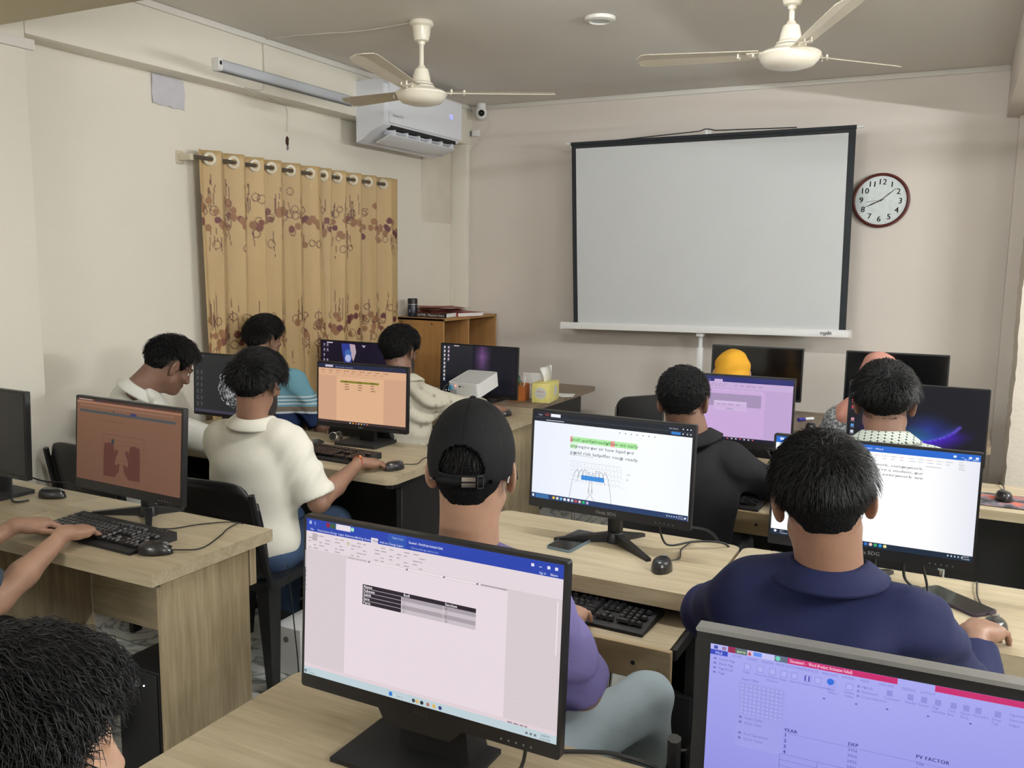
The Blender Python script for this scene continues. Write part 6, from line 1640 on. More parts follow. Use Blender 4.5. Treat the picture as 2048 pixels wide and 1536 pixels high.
def ik(S_, W, l1, l2, pole):
    S_, W = vec(*S_), vec(*W); d = W-S_; L = np.linalg.norm(d)
    if L > (l1+l2)*0.995: k_ = L/((l1+l2)*0.995); l1 *= k_; l2 *= k_
    dn = d/L; a = (l1*l1-l2*l2+L*L)/(2*L); hh = math.sqrt(max(l1*l1-a*a, 0))
    p = vec(*pole)-dn*(vec(*pole) @ dn)
    return S_+dn*a+nrm(p)*hh
def hand_field(F, W, d, n, side, curl=(25, 30, 20), spread=1.0, thumb=0.0, fc=None, sc_=1.0):
    """side +1 right hand; n = direction of the back of the hand; fc = per finger curl override"""
    d = nrm(d); n = nrm(np.asarray(n)-d*(np.asarray(n) @ d)); l = np.cross(n, d)*side
    W = vec(*W)
    F.cap(W-d*0.01+l*0.010, W+d*0.02+l*0.012, 0.018, 0.016, k=0.015); F.cap(W-d*0.01-l*0.010, W+d*0.02-l*0.014, 0.018, 0.016, k=0.015)
    K = [(0.031, 0.084, 0.040, 0.025, 0.020, 0.0092), (0.010, 0.088, 0.045, 0.029, 0.021, 0.0095), (-0.011, 0.084, 0.042, 0.027, 0.020, 0.009), (-0.031, 0.077, 0.033, 0.020, 0.018, 0.008)]
    for i, (o, L0, a, b, c, r) in enumerate(K):
        o *= sc_; L0 *= sc_; a *= sc_; b *= sc_; c *= sc_
        kn = W+d*L0+l*o+n*0.004*(1-abs(i-1.2)/2)
        F.cap(W+d*0.012+l*o*0.55, kn, 0.0135, 0.0118, k=0.018)
        F.cap(W+d*0.03+l*o*0.7-n*0.008, kn-d*0.02-n*0.008, 0.011, 0.010, k=0.018)
        cu = (fc[i] if fc else curl)
        ang = 0.0; p = kn; sp = R((1.3-i)*4.5*spread)
        for j, (ln, r0, r1) in enumerate(((a, r*1.08, r), (b, r, r*0.92), (c, r*0.92, r*0.78))):
            ang += R(cu[j])
            v = (d*math.cos(sp)+l*math.sin(sp))*math.cos(ang)-n*math.sin(ang)
            q = p+v*ln; F.cap(p, q, r0, r1, k=0.004); p = q
    tb = W+d*0.022+l*0.024-n*0.006
    t1 = tb+nrm(l*0.75+d*0.75-n*(0.25+thumb))*0.040*sc_; t2 = t1+nrm(l*0.25+d*0.95-n*(0.2+thumb))*0.030*sc_; t3 = t2+nrm(d*1.0-l*0.1-n*(0.15+thumb))*0.024*sc_
    F.cap(W+d*0.01+l*0.012-n*0.004, tb, 0.014, 0.0145, k=0.018); F.cap(tb, t1, 0.0145, 0.0112, k=0.012); F.cap(t1, t2, 0.0108, 0.0098, k=0.005); F.cap(t2, t3, 0.0096, 0.0078, k=0.004)

def cloth_obj(name, F, m_, root, res=0.008, amp=0.004, sc_=34, seed=0, cuts=(), inflate=0.0, dirv=(0.3, 0.4, 1.0), carve=None, amp_fn=None):
    D, ax, lo, h = F.sample(res, inflate=inflate)
    X, Y, Z = grids(ax)
    if amp:
        w = wrk(X, Y, Z, amp, sc_, seed, dirv)
        D = D+(w*amp_fn(X, Y, Z) if amp_fn else w)
    for (p, nn) in cuts:                       # keep the side opposite to nn
        D = np.maximum(D, (X-p[0])*nn[0]+(Y-p[1])*nn[1]+(Z-p[2])*nn[2])
    if carve is not None:
        C_, _, _, _ = carve.sample(res, lo=lo, hi=lo+h*(np.array(D.shape)-1)+1e-6)
        C_ = C_[:D.shape[0], :D.shape[1], :D.shape[2]]
        D = np.maximum(D, -C_)
    V, Fc = nets(D, lo, h)
    return raw(name, V, Fc, m_, root, True)

def person(label, hc, hyaw=0, hpitch=8, hroll=0, pelvis=None, tyaw=0, shc=None, shw=0.19, skin_='b', shirt=None, trousers=None, sleeve=0.62, wr=None, wl=None, hr=None, hl=None,
           hair=None, beard=False, collar=None, neck_off=(0, -0.02, -0.155), kneesp=0.12, res=0.007, eyes=True, fine=0.0032, build=1.0, shirt_amp=0.005, knees=None, poler=(0.5, -0.5, -0.7), polel=(-0.5, -0.5, -0.7), loose=0.012, hide_head=False, sleeve_loose=0.014, seed=0, hem=None, arm_res=None, er=None, el=None):
    root = thing('person', label, 'person', (0, 0, 0))
    h = Frame(hc, hyaw, hpitch, hroll)
    tf = Frame((0, 0, 0), tyaw)
    pelvis = vec(*pelvis)
    nk = h(*neck_off) if shc is None else None
    shc = vec(*shc) if shc is not None else nk-vec(0, 0, 0.05)
    neck = shc+vec(0, 0, 0.055)+tf.f*(-0.005)
    spine = nrm(shc-pelvis)
    side = nrm(np.cross(tf.f, spine)); fwd = nrm(np.cross(spine, side))
    T = np.stack([side, fwd, spine], 1)
    L = np.linalg.norm(shc-pelvis)
    b = build
    SR = shc+side*shw*b-vec(0, 0, 0.038); SL = shc-side*shw*b-vec(0, 0, 0.038)
    def torso(F, inf=0.0):
        F.ell(pelvis+spine*0.03, (0.175*b+inf, 0.125*b+inf, 0.12+inf), T, k=0.06)
        F.ell(pelvis+spine*L*0.40+fwd*0.005, (0.155*b+inf, 0.11*b+inf, 0.16+inf), T, k=0.08)
        F.ell(pelvis+spine*L*0.70+fwd*0.0, (0.172*b+inf, 0.118*b+inf, 0.17+inf), T, k=0.08)
        F.cap(SL+side*0.03-vec(0, 0, 0.012), SR-side*0.03-vec(0, 0, 0.012), 0.054+inf*0.6, 0.054+inf*0.6, k=0.05)
        for s2 in (-1, 1): F.cap(shc+side*s2*0.12-vec(0, 0, .018), neck+side*s2*0.035-vec(0, 0, 0.034), 0.046+inf*0.5, 0.036+inf*0.4, k=0.05)
        return F
    # arms
    arms = []
    for s, S_, W, hd, pole in ((1, SR, wr, hr, poler), (-1, SL, wl, hl, polel)):
        if W is None: W = pelvis+tf.f*0.42+tf.r*s*0.16+vec(0, 0, 0.28)
        pw = tf.r*pole[0]+tf.f*pole[1]+vec(0, 0, pole[2])
        E_ = ik(S_, W, 0.285, 0.255, pw)
        ov = er if s > 0 else el
        if ov is not None: E_ = vec(*ov)
        arms.append((s, S_, E_, vec(*W), hd))
    F = Field(); torso(F, -0.012)
    body = [nets(*(lambda q: (q[0], q[2], q[3]))(F.sample(0.014)))]
    if not hide_head:
        q = head_field(h, neck).sample(fine); body.append(nets(q[0], q[2], q[3]))
    for s, S_, E_, W, hd in arms:
        cu = 0.80 if sleeve > 0.62 else 1.0; cf = 0.84 if sleeve > 0.85 else 1.0
        A = Field(); A.cap(S_, E_, 0.044*b, 0.042*b*cu, k=0.02); A.cap(E_, E_*0.62+W*0.38, 0.041*b*cu, 0.040*b*cf, k=0.02); A.cap(E_*0.62+W*0.38, W, 0.040*b*cf, 0.0225*b, k=0.02)
        hd = hd or {}
        dr = hd.get('d'); dr = nrm(W-E_)*0.6+tf.f*0.5 if dr is None else vec(*dr)
        hand_field(A, W, dr, hd.get('n', (0, 0, 1)), s, hd.get('curl', (22, 28, 18)), hd.get('spread', 1.0), hd.get('thumb', 0.0), hd.get('fc'), hd.get('sc', 1.0))
        q = A.sample(arm_res or hd.get('res', 0.0036)); body.append(nets(q[0], q[2], q[3]))
    # legs
    legs = []
    for i, s in enumerate((1, -1)):
        hp = pelvis+tf.r*s*0.09+vec(0, 0, -0.02)
        kn = vec(*knees[i]) if knees and knees[i] is not None else vec(*(pelvis+tf.f*0.42+tf.r*s*kneesp))*vec(1, 1, 0)+vec(0, 0, 0.50)
        an = kn*vec(1, 1, 0)+tf.f*0.0+vec(0, 0, 0.09)-tf.f*0.02
        legs.append((s, hp, kn, an))
        A = Field(); A.cap(hp, kn, 0.06, 0.045); A.cap(kn, an, 0.045, 0.034); q = A.sample(0.016); body.append(nets(q[0], q[2], q[3]))
    V, Fc = joinm(*body)
    raw('body', V, Fc, SK[skin_], root, True)
    if not hide_head and eyes:
        for s in (-1, 1):
            bm = BM(); sph(bm, tuple(h(s*0.030, 0.0745, 0.003)), 0.0115, 12); e = obj('eye', bm, EYE, root, smooth=True)
            bm = BM(); sph(bm, tuple(h(s*0.030, 0.0808, 0.003)), 0.0060, 10); obj('iris', bm, IRIS, e, smooth=True)
        bm = BM()
        for s in (-1, 1): tube(bm, [tuple(h(s*0.014, 0.0935, 0.024)), tuple(h(s*0.03, 0.088, 0.031)), tuple(h(s*0.048, 0.07, 0.026))], 0.004, 6, 3)
        obj('eyebrows', bm, BEARD, root, smooth=True)
    if hair and not hide_head: make_hair(h, neck, root, **hair)
    if beard and not hide_head:
        B = head_field(h, neck); D, ax, lo, hh = B.sample(0.004, pad=0.02)
        X, Y, Z = grids(ax); P = [(X-h.c[0])*h.R[0, j]+(Y-h.c[1])*h.R[1, j]+(Z-h.c[2])*h.R[2, j] for j in range(3)]
        D = D-0.0045-0.001*np.sin(P[0]*900)*np.sin(P[2]*800+P[1]*700)
        line = np.interp(P[1], [0.0, 0.02, 0.05, 0.075, 0.12], [0.01, -0.005, -0.052, -0.046, -0.04])
        D = np.maximum(D, (P[2]-line)*0.8); D = np.maximum(D, (0.012-P[1])*0.9); D = np.maximum(D, (-0.118-P[2]))
        mouth = np.sqrt((P[0]/0.028)**2+((P[1]-0.098)/0.03)**2+((P[2]+0.059)/0.011)**2); D = np.maximum(D, (1-mouth)*0.01)
        v, f = nets(D, lo, hh); raw('beard', v, f, BEARD, root, True)
    # shirt
    if shirt:
        sm_ = M[shirt] if isinstance(shirt, str) else shirt
        S_F = Field(); torso(S_F, loose); A_F = Field(); ends = []
        for s, Sh, E_, W, hd in arms:
            up = min(sleeve, 0.5)*2
            end = Sh+(E_-Sh)*up; dr = nrm(E_-Sh); rr = 0.045*b
            A_F.cap(Sh-side*s*0.025, end+(dr*0.03 if sleeve <= 0.5 else 0), 0.060*b+sleeve_loose*0.35, 0.050*b+sleeve_loose*(1.0 if sleeve <= 0.5 else 0.5), k=0.03)
            if sleeve > 0.5:
                t = (sleeve-0.5)*2; end = E_+(W-E_)*t; dr = nrm(W-E_); A_F.cap(E_, end+dr*0.02, 0.050*b+sleeve_loose*0.5, 0.050*b+(0.031-0.050)*t*b+sleeve_loose*0.55, k=0.03); rr = 0.040*b+(0.024-0.040)*t*b
            ends.append((end, dr, rr))
        U = Field(); U.p = S_F.p+A_F.p; lo_, hi_ = U.bounds(0.03)
        DT, ax, lo, hh = S_F.sample(res, lo=lo_, hi=hi_); DA, _, _, _ = A_F.sample(res, lo=lo_, hi=hi_)
        X, Y, Z = grids(ax)
        w = wrk(X, Y, Z, shirt_amp*1.7, 36, seed)
        DT = DT+np.minimum(w, 0.006); DA = DA+np.minimum(wrk(X, Y, Z, shirt_amp*1.3, 46, seed+1.7, (0.8, -0.5, 0.6)), 0.002)
        for end, dr, rr in ends:
            tt = (X-end[0])*dr[0]+(Y-end[1])*dr[1]+(Z-end[2])*dr[2]
            d2 = (X-end[0])**2+(Y-end[1])**2+(Z-end[2])**2
            near = d2 < 0.16**2
            DA = np.where(near, np.maximum(DA, tt), DA)
            rad = np.sqrt(np.maximum(d2-tt*tt, 0))
            DA = np.where(near & (tt > -0.03), np.maximum(DA, rr+0.004-rad), DA)
        k = 0.045; q_ = np.maximum(k-np.abs(DT-DA), 0)/k; D = np.minimum(DT, DA)-q_*q_*k*0.25
        nd = np.sqrt((X-neck[0])**2+(Y-neck[1])**2); D = np.maximum(D, np.where(Z > neck[2]-0.05, 0.060-nd, -1))
        if hem is not None: D = np.maximum(D, hem-Z)
        v, f = nets(D, lo, hh); o = raw('shirt', v, f, sm_, root, True)
    if trousers:
        P_ = Field(); P_.ell(pelvis+spine*0.0, (0.178*b, 0.13, 0.115), T, k=0.05)
        for s, hp, kn, an in legs:
            P_.cap(hp, kn, 0.088*b, 0.066, k=0.04); P_.cap(kn, an-vec(0, 0, 0.03), 0.065, 0.052, k=0.03)
        cloth_obj('trousers', P_, trousers, root, 0.0095, 0.005, 38, seed, [((0, 0, 0.055), (0, 0, -1))])
        for s, hp, kn, an in legs:
            Sh = Field(); Sh.cap(an*vec(1, 1, 0)+vec(0, 0, 0.045)-tf.f*0.03, an*vec(1, 1, 0)+vec(0, 0, 0.03)+tf.f*0.15, 0.04, 0.03, k=0.02); Sh.cap(an*vec(1, 1, 0)+vec(0, 0, 0.05), an, 0.045, 0.045, k=0.02)
            D, ax, lo, hh = Sh.sample(0.01); X, Y, Z = grids(ax); D = np.maximum(D, 0.002-Z); v, f = nets(D, lo, hh); raw('shoe', v, f, M['blackmatte'], root, True)
    # collar: band around the neck, folded over
    if collar:
        cm, kind = collar
        V = []; Fq = []; n = 40
        prof = [(0.066, -0.012), (0.0640, 0.034), (0.067, 0.040), (0.075, 0.036), (0.112, 0.006), (0.110, -0.002)] if kind == 'fold' else [(0.064, -0.012), (0.0635, 0.008), (0.068, 0.012), (0.0715, 0.004), (0.073, -0.014)]
        cdir = nrm(nrm(h(0, -0.02, -0.07)-neck)*0.55+spine*0.6)
        cs = nrm(np.cross(fwd, cdir)); cf = np.cross(cdir, cs)
        for i in range(n):
            a = 2*math.pi*i/n+math.pi/2
            ca, sa = math.cos(a), math.sin(a)
            drop = 0.030*max(0, sa)**2
            gap = max(0, sa-0.94)*0.5 if kind == 'fold' else 0
            for (rr, z) in prof:
                rx = rr*1.0; ry = rr*0.98+0.006
                V.append(neck-cdir*0.018+cs*ca*rx*1.02+cf*sa*ry+cdir*(z-drop))
        m1 = len(prof)
        for i in range(n):
            for j in range(m1): Fq.append((i*m1+j, ((i+1) % n)*m1+j, ((i+1) % n)*m1+(j+1) % m1, i*m1+(j+1) % m1))
        raw('collar', np.array(V), Fq, cm, root, True)
    return root, h, arms, neck, fwd, side
# ---------------------------------------------------------------- clothes
def cloth(name, c, rough=0.8, weave=260, b=0.12, nz=(5, 0.06)): return mat(name, c, rough, spec=0.25, bump=(weave, b), noise=nz)
M['navy'] = cloth('navy_cotton', S(26, 32, 68)); M['lavender'] = cloth('lavender_tee', S(112, 104, 152)); M['whitepolo'] = cloth('white_pique', S(222, 218, 204), weave=420)
M['whiteshirt'] = cloth('white_shirt', S(212, 211, 202)); M['blackshirt'] = cloth('black_shirt', S(20, 20, 24)); M['teal'] = cloth('teal_tee', S(70, 84, 94)); M['darktee'] = cloth('dark_tee', S(46, 46, 52))
M['yellowscarf'] = cloth('yellow_scarf', S(204, 150, 42)); M['pinkscarf'] = cloth('pink_scarf', S(186, 134, 120)); M['capcloth'] = cloth('cap_twill', S(15, 16, 19), weave=500)
jeans = cloth('jeans', S(58, 76, 104)); greytr = cloth('grey_trousers', S(150, 162, 166), rough=0.6); darktr = cloth('dark_trousers', S(28, 28, 32))
def ramp_cloth(name, node, stops, coord='Object', interp='CONSTANT', scale=1.0, rough=0.8):
    m = mat(name, (0.5, 0.5, 0.5, 1), rough, spec=0.25, bump=(260, 0.1)); nt = m.node_tree; b = nt.nodes['Principled BSDF']
    tc = nt.nodes.new('ShaderNodeTexCoord'); cr = nt.nodes.new('ShaderNodeValToRGB'); cr.color_ramp.interpolation = interp
    e = cr.color_ramp.elements
    e[0].position = stops[0][0]; e[0].color = stops[0][1]; e[1].position = stops[1][0]; e[1].color = stops[1][1]
    for p, c in stops[2:]: k = e.new(p); k.color = c
    if node == 'z':
        sx = nt.nodes.new('ShaderNodeSeparateXYZ'); nt.links.new(tc.outputs['Object'], sx.inputs[0]); nt.links.new(sx.outputs['Z'], cr.inputs[0])
    elif node == 'voronoi':
        v = nt.nodes.new('ShaderNodeTexVoronoi'); v.inputs['Scale'].default_value = scale; nt.links.new(tc.outputs['Object'], v.inputs['Vector']); nt.links.new(v.outputs['Distance'], cr.inputs[0])
    elif node == 'noise':
        v = nt.nodes.new('ShaderNodeTexNoise'); v.inputs['Scale'].default_value = scale; v.inputs['Detail'].default_value = 5; nt.links.new(tc.outputs['Object'], v.inputs['Vector']); nt.links.new(v.outputs['Fac'], cr.inputs[0])
    elif node == 'lattice':
        sx = nt.nodes.new('ShaderNodeSeparateXYZ'); nt.links.new(tc.outputs['Object'], sx.inputs[0])
        def mth(op, a, b_=None, val=None):
            n = nt.nodes.new('ShaderNodeMath'); n.operation = op
            nt.links.new(a, n.inputs[0])
            if b_ is not None: nt.links.new(b_, n.inputs[1])
            elif val is not None: n.inputs[1].default_value = val
            return n.outputs[0]
        s_ = mth('ADD', sx.outputs['X'], mth('ADD', sx.outputs['Z'], sx.outputs['Y'])); d_ = mth('SUBTRACT', sx.outputs['X'], mth('ADD', sx.outputs['Z'], sx.outputs['Y']))
        a_ = mth('SINE', mth('MULTIPLY', s_, val=scale)); c_ = mth('SINE', mth('MULTIPLY', d_, val=scale)); p_ = mth('MULTIPLY', a_, c_)
        a2 = mth('SINE', mth('MULTIPLY', s_, val=scale*3)); c2 = mth('SINE', mth('MULTIPLY', d_, val=scale*3)); p2 = mth('MULTIPLY', mth('MULTIPLY', a2, c2), val=0.35)
        q = mth('MULTIPLY', mth('ADD', mth('ADD', p_, p2), val=1.35), val=0.37); nt.links.new(q, cr.inputs[0])
    nt.links.new(cr.outputs[0], b.inputs['Base Color']); return m
tq = S(118, 168, 186); wt = S(222, 230, 232); nvb = S(36, 52, 92); br = S(132, 118, 104)
M['striped'] = ramp_cloth('striped_tee', 'z', [(0.0, nvb), (0.80, wt), (0.812, br), (0.838, tq), (0.85, wt), (0.858, tq), (0.870, wt), (0.878, tq), (0.890, wt), (0.898, tq)])
M['leafprint'] = ramp_cloth('leaf_print_shirt', 'voronoi', [(0.0, S(128, 122, 108)), (0.26, S(186, 180, 162)), (0.36, S(196, 190, 172))], interp='EASE', scale=19)
M['geo'] = ramp_cloth('geometric_print', 'lattice', [(0.0, S(30, 34, 34)), (0.28, S(188, 196, 186)), (0.52, S(150, 160, 150)), (0.60, S(206, 210, 200)), (0.86, S(40, 46, 44))], scale=150)
M['speckle'] = ramp_cloth('speckled_grey', 'noise', [(0.40, S(92, 96, 100)), (0.5, S(128, 132, 136)), (0.60, S(176, 180, 182))], interp='LINEAR', scale=90)

# ---------------------------------------------------------------- the people
flat = {'n': (0, 0, 1), 'curl': (20, 24, 14), 'thumb': 0.0}
def hd(d, **k): q = dict(flat); q['d'] = d; q.update(k); return q
# navy shirt, back to us on the right
r, h, arms, neck, fw_, sd = person('man in navy shirt seen from behind before the white document', (-0.216, 1.795, 1.198), hyaw=12, hpitch=10, hroll=7, pelvis=(-0.19, 1.70, 0.52), shc=(-0.195, 1.79, 1.005), shw=0.185, skin_='b', shirt='navy', trousers=darktr, sleeve=0.87,
    wr=(0.088, 2.245, 0.805), wl=(-0.42, 2.26, 0.80), hr=hd((0.30, 0.95, -0.10), fc=[(14, 18, 10), (24, 22, 10), (30, 30, 14), (20, 30, 16)], res=0.003, sc=1.05), hl=hd((0.25, 1, -0.05)), er=(0.095, 1.985, 0.735), polel=(-0.85, -0.3, -0.5),
    hair=dict(thick=0.019, low=0.004, strands=8000, L=0.034, seed=2, width=0.0009, lift=0.30, topboost=0.006), collar=(M['navy'], 'fold'), res=0.0065, seed=1, shirt_amp=0.006, build=1.02)
# black cap and lavender tee, middle
r, h, arms, neck, fw_, sd = person('man in black baseball cap and lavender tee', (-0.905, 1.605, 1.212), hyaw=17, hpitch=4, pelvis=(-0.91, 1.67, 0.52), shc=(-0.905, 1.60, 1.000), shw=0.168, skin_='a', shirt='lavender', trousers=greytr, sleeve=0.47,
    wr=(-0.87, 2.05, 0.715), wl=(-1.04, 2.05, 0.715), hr=hd((-0.15, 1, -0.05)), hl=hd((0.1, 1, -0.05)), er=(-0.70, 1.755, 0.695), polel=(-0.8, -0.25, -0.6), knees=((-0.645, 2.06, 0.545), (-1.08, 2.02, 0.52)),
    hair=dict(thick=0.010, low=0.0035, strands=2200, L=0.018, seed=3, width=0.0009, lift=0.2), collar=(M['lavender'], 'tee'), seed=2, sleeve_loose=0.022)
capman, caph = r, h
# white polo, left middle
r, h, arms, neck, fw_, sd = person('bearded man in white polo shirt using a mouse', (-2.475, 2.645, 1.158), hyaw=8, hpitch=14, pelvis=(-2.47, 2.60, 0.50), shc=(-2.49, 2.64, 0.962), shw=0.18, tyaw=8, skin_='b', shirt='whitepolo', trousers=jeans, sleeve=0.46,
    wr=(-2.235, 2.985, 0.80), wl=(-2.76, 3.16, 0.80), hr=hd((0.30, 0.93, -0.16), fc=[(12, 22, 12), (14, 24, 12), (18, 28, 14), (22, 30, 16)], res=0.003), hl=hd((-0.25, 1, -0.1), fc=[(8, 20, 12), (40, 40, 30), (45, 45, 30), (45, 45, 30)]), er=(-2.215, 2.69, 0.70), polel=(-0.6, -0.2, -0.7),
    hair=dict(thick=0.026, low=0.006, strands=3600, L=0.06, seed=4, style='forward', width=0.0014, lift=0.3, curl=0.002, topboost=0.014), beard=True, collar=(M['whitepolo'], 'fold'), seed=3, sleeve_loose=0.026, shirt_amp=0.005, loose=0.016)
polo_w = arms[0][3]; polo_d = nrm(vec(0.30, 0.93, -0.16)); polo_root = r
# white shirt, leaning over his desk by the wall
person('man in white long sleeved shirt leaning over his desk', (-3.17, 2.83, 1.168), hyaw=-22, hpitch=34, hroll=0, pelvis=(-3.38, 2.70, 0.50), shc=(-3.235, 2.735, 1.01), shw=0.175, tyaw=-12, skin_='c', shirt='whiteshirt', trousers=darktr, sleeve=0.93,
    wr=(-3.22, 3.14, 0.80), wl=(-3.52, 3.08, 0.80), hr=hd((-0.4, 0.9, -0.1)), hl=hd((0.1, 1, -0.1)), poler=(0.95, 0.1, -0.35), polel=(-0.9, 0, -0.4),
    hair=dict(thick=0.022, low=0.004, strands=3000, L=0.04, seed=5, style='spiky', width=0.0014, lift=0.35, topboost=0.012), collar=(M['whiteshirt'], 'fold'), seed=5, shirt_amp=0.007, loose=0.02)
# striped tee by the curtain
person('young man in turquoise and navy striped tee before the curtain', (-3.555, 3.86, 1.198), hyaw=-12, hpitch=8, pelvis=(-3.45, 3.80, 0.52), shc=(-3.475, 3.845, 0.99), shw=0.175, skin_='b', shirt='striped', trousers=darktr, sleeve=0.46,
    wr=(-3.21, 4.13, 0.72), wl=(-3.38, 4.15, 0.72), hr=hd((-0.15, 1, -0.05)), hl=hd((0.15, 1, -0.05)),
    hair=dict(thick=0.024, low=0.006, strands=2200, L=0.05, seed=6, style='forward', width=0.0016, lift=0.35, topboost=0.012), collar=(M['striped'], 'tee'), seed=6, fine=0.004)
# leaf print shirt
person('bearded man in beige leaf print shirt reaching for a mouse', (-2.71, 3.995, 1.168), hyaw=-4, hpitch=12, pelvis=(-2.70, 3.90, 0.50), shc=(-2.675, 3.975, 0.965), shw=0.185, tyaw=-6, skin_='c', shirt='leafprint', trousers=darktr, sleeve=0.80,
    wr=(-2.405, 4.50, 0.805), wl=(-2.86, 4.36, 0.80), hr=hd((0.3, 0.95, -0.2), fc=[(30, 34, 20)]*4), hl=hd((0.2, 1, -0.1)), poler=(0.8, -0.2, -0.6),
    hair=dict(thick=0.026, low=0.006, strands=2600, L=0.035, seed=7, style='curly', width=0.0015, lift=0.4, curl=0.004, topboost=0.008), beard=True, collar=(M['leafprint'], 'fold'), seed=7, shirt_amp=0.008, loose=0.018, fine=0.004)
# black shirt, curly hair
person('curly haired man in black shirt typing before the mauve screen', (-0.925, 3.29, 1.128), hyaw=4, hpitch=18, hroll=4, pelvis=(-0.89, 3.20, 0.50), shc=(-0.885, 3.30, 0.945), shw=0.185, skin_='c', shirt='blackshirt', trousers=darktr, sleeve=0.70,
    wr=(-0.715, 3.66, 0.755), wl=(-1.0, 3.58, 0.73), hr=hd((-0.2, 1, -0.1)), hl=hd((0.2, 1, -0.1)), poler=(0.95, -0.1, -0.35),
    hair=dict(thick=0.022, low=0.004, strands=3400, L=0.024, seed=8, style='curly', width=0.0014, lift=0.5, curl=0.0045, topboost=0.006), collar=(M['blackshirt'], 'fold'), seed=8, shirt_amp=0.007, loose=0.018, fine=0.004)
# geometric collar
person('man with black and white geometric collar before the nebula screen', (-0.205, 3.20, 1.198), hyaw=2, hpitch=16, hroll=2, pelvis=(-0.20, 3.10, 0.50), shc=(-0.195, 3.16, 1.035), shw=0.185, skin_='c', shirt='geo', trousers=darktr, sleeve=0.46,
    wr=(0.0, 3.60, 0.80), wl=(-0.36, 3.60, 0.80), hr=hd((0, 1, -0.05)), hl=hd((0, 1, -0.05)), hair=dict(thick=0.024, low=0.003, strands=3600, L=0.042, seed=9, style='forward', width=0.0014, lift=0.4, curl=0.003, topboost=0.02), collar=(M['geo'], 'fold'), seed=9, fine=0.004)
# wavy haired person in the lower left corner
r, h, arms, neck, fw_, sd = person('person with wavy black hair in the lower left corner', (-0.945, 0.60, 1.072), hyaw=-38, hpitch=8, hroll=-3, pelvis=(-0.93, 0.46, 0.52), shc=(-0.945, 0.55, 0.895), shw=0.175, skin_='d', shirt='darktee', trousers=darktr, sleeve=0.46,
    wr=(-0.76, 0.93, 0.80), wl=(-1.0, 0.92, 0.80), hr=hd((0, 1, -0.05)), hl=hd((0, 1, -0.05)), hair=dict(thick=0.028, low=0.012, strands=11000, L=0.050, seed=10, style='wavy', width=0.0015, lift=0.45, curl=0.006, topboost=0.016), collar=(M['darktee'], 'tee'), seed=10, eyes=False)
# person before the lilac monitor: only the top of the hair shows
person('person whose black hair tip shows before the lilac monitor', (-0.105, 0.50, 1.165), hyaw=0, hpitch=4, pelvis=(0.0, 0.40, 0.52), shc=(-0.085, 0.47, 0.97), shw=0.175, skin_='b', shirt='darktee', trousers=darktr, sleeve=0.46,
    wr=(0.1, 0.9, 0.80), wl=(-0.18, 0.9, 0.80), hair=dict(thick=0.022, low=0.004, strands=2600, L=0.045, seed=11, style='spiky', width=0.0011, lift=0.6, topboost=0.010), collar=(M['darktee'], 'tee'), seed=11, fine=0.005)
# typist at the left edge: forearms and hands in view
r, h, arms, neck, fw_, sd = person('typist in teal sleeves whose hands reach in from the left', (-2.66, 1.26, 1.20), hyaw=0, hpitch=12, pelvis=(-2.62, 1.14, 0.51), shc=(-2.64, 1.24, 1.0), shw=0.18, skin_='a', shirt='teal', trousers=darktr, sleeve=0.44,
    wr=(-2.405, 1.72, 0.808), wl=(-2.63, 1.715, 0.80), hr=hd((-0.22, 0.97, -0.16), fc=[(30, 34, 16), (34, 34, 16), (34, 36, 18), (30, 34, 18)], res=0.0028), hl=hd((0.18, 0.98, -0.1), fc=[(28, 36, 16), (30, 38, 18), (32, 38, 18), (30, 36, 18)], res=0.0028), er=(-2.42, 1.50, 0.665), el=(-2.72, 1.44, 0.69),
    hair=dict(thick=0.02, low=0.004, strands=1200, L=0.03, seed=12, width=0.0012), collar=(M['teal'], 'tee'), seed=12, sleeve_loose=0.02)
typ_w = arms[0][3]; typ_root = r

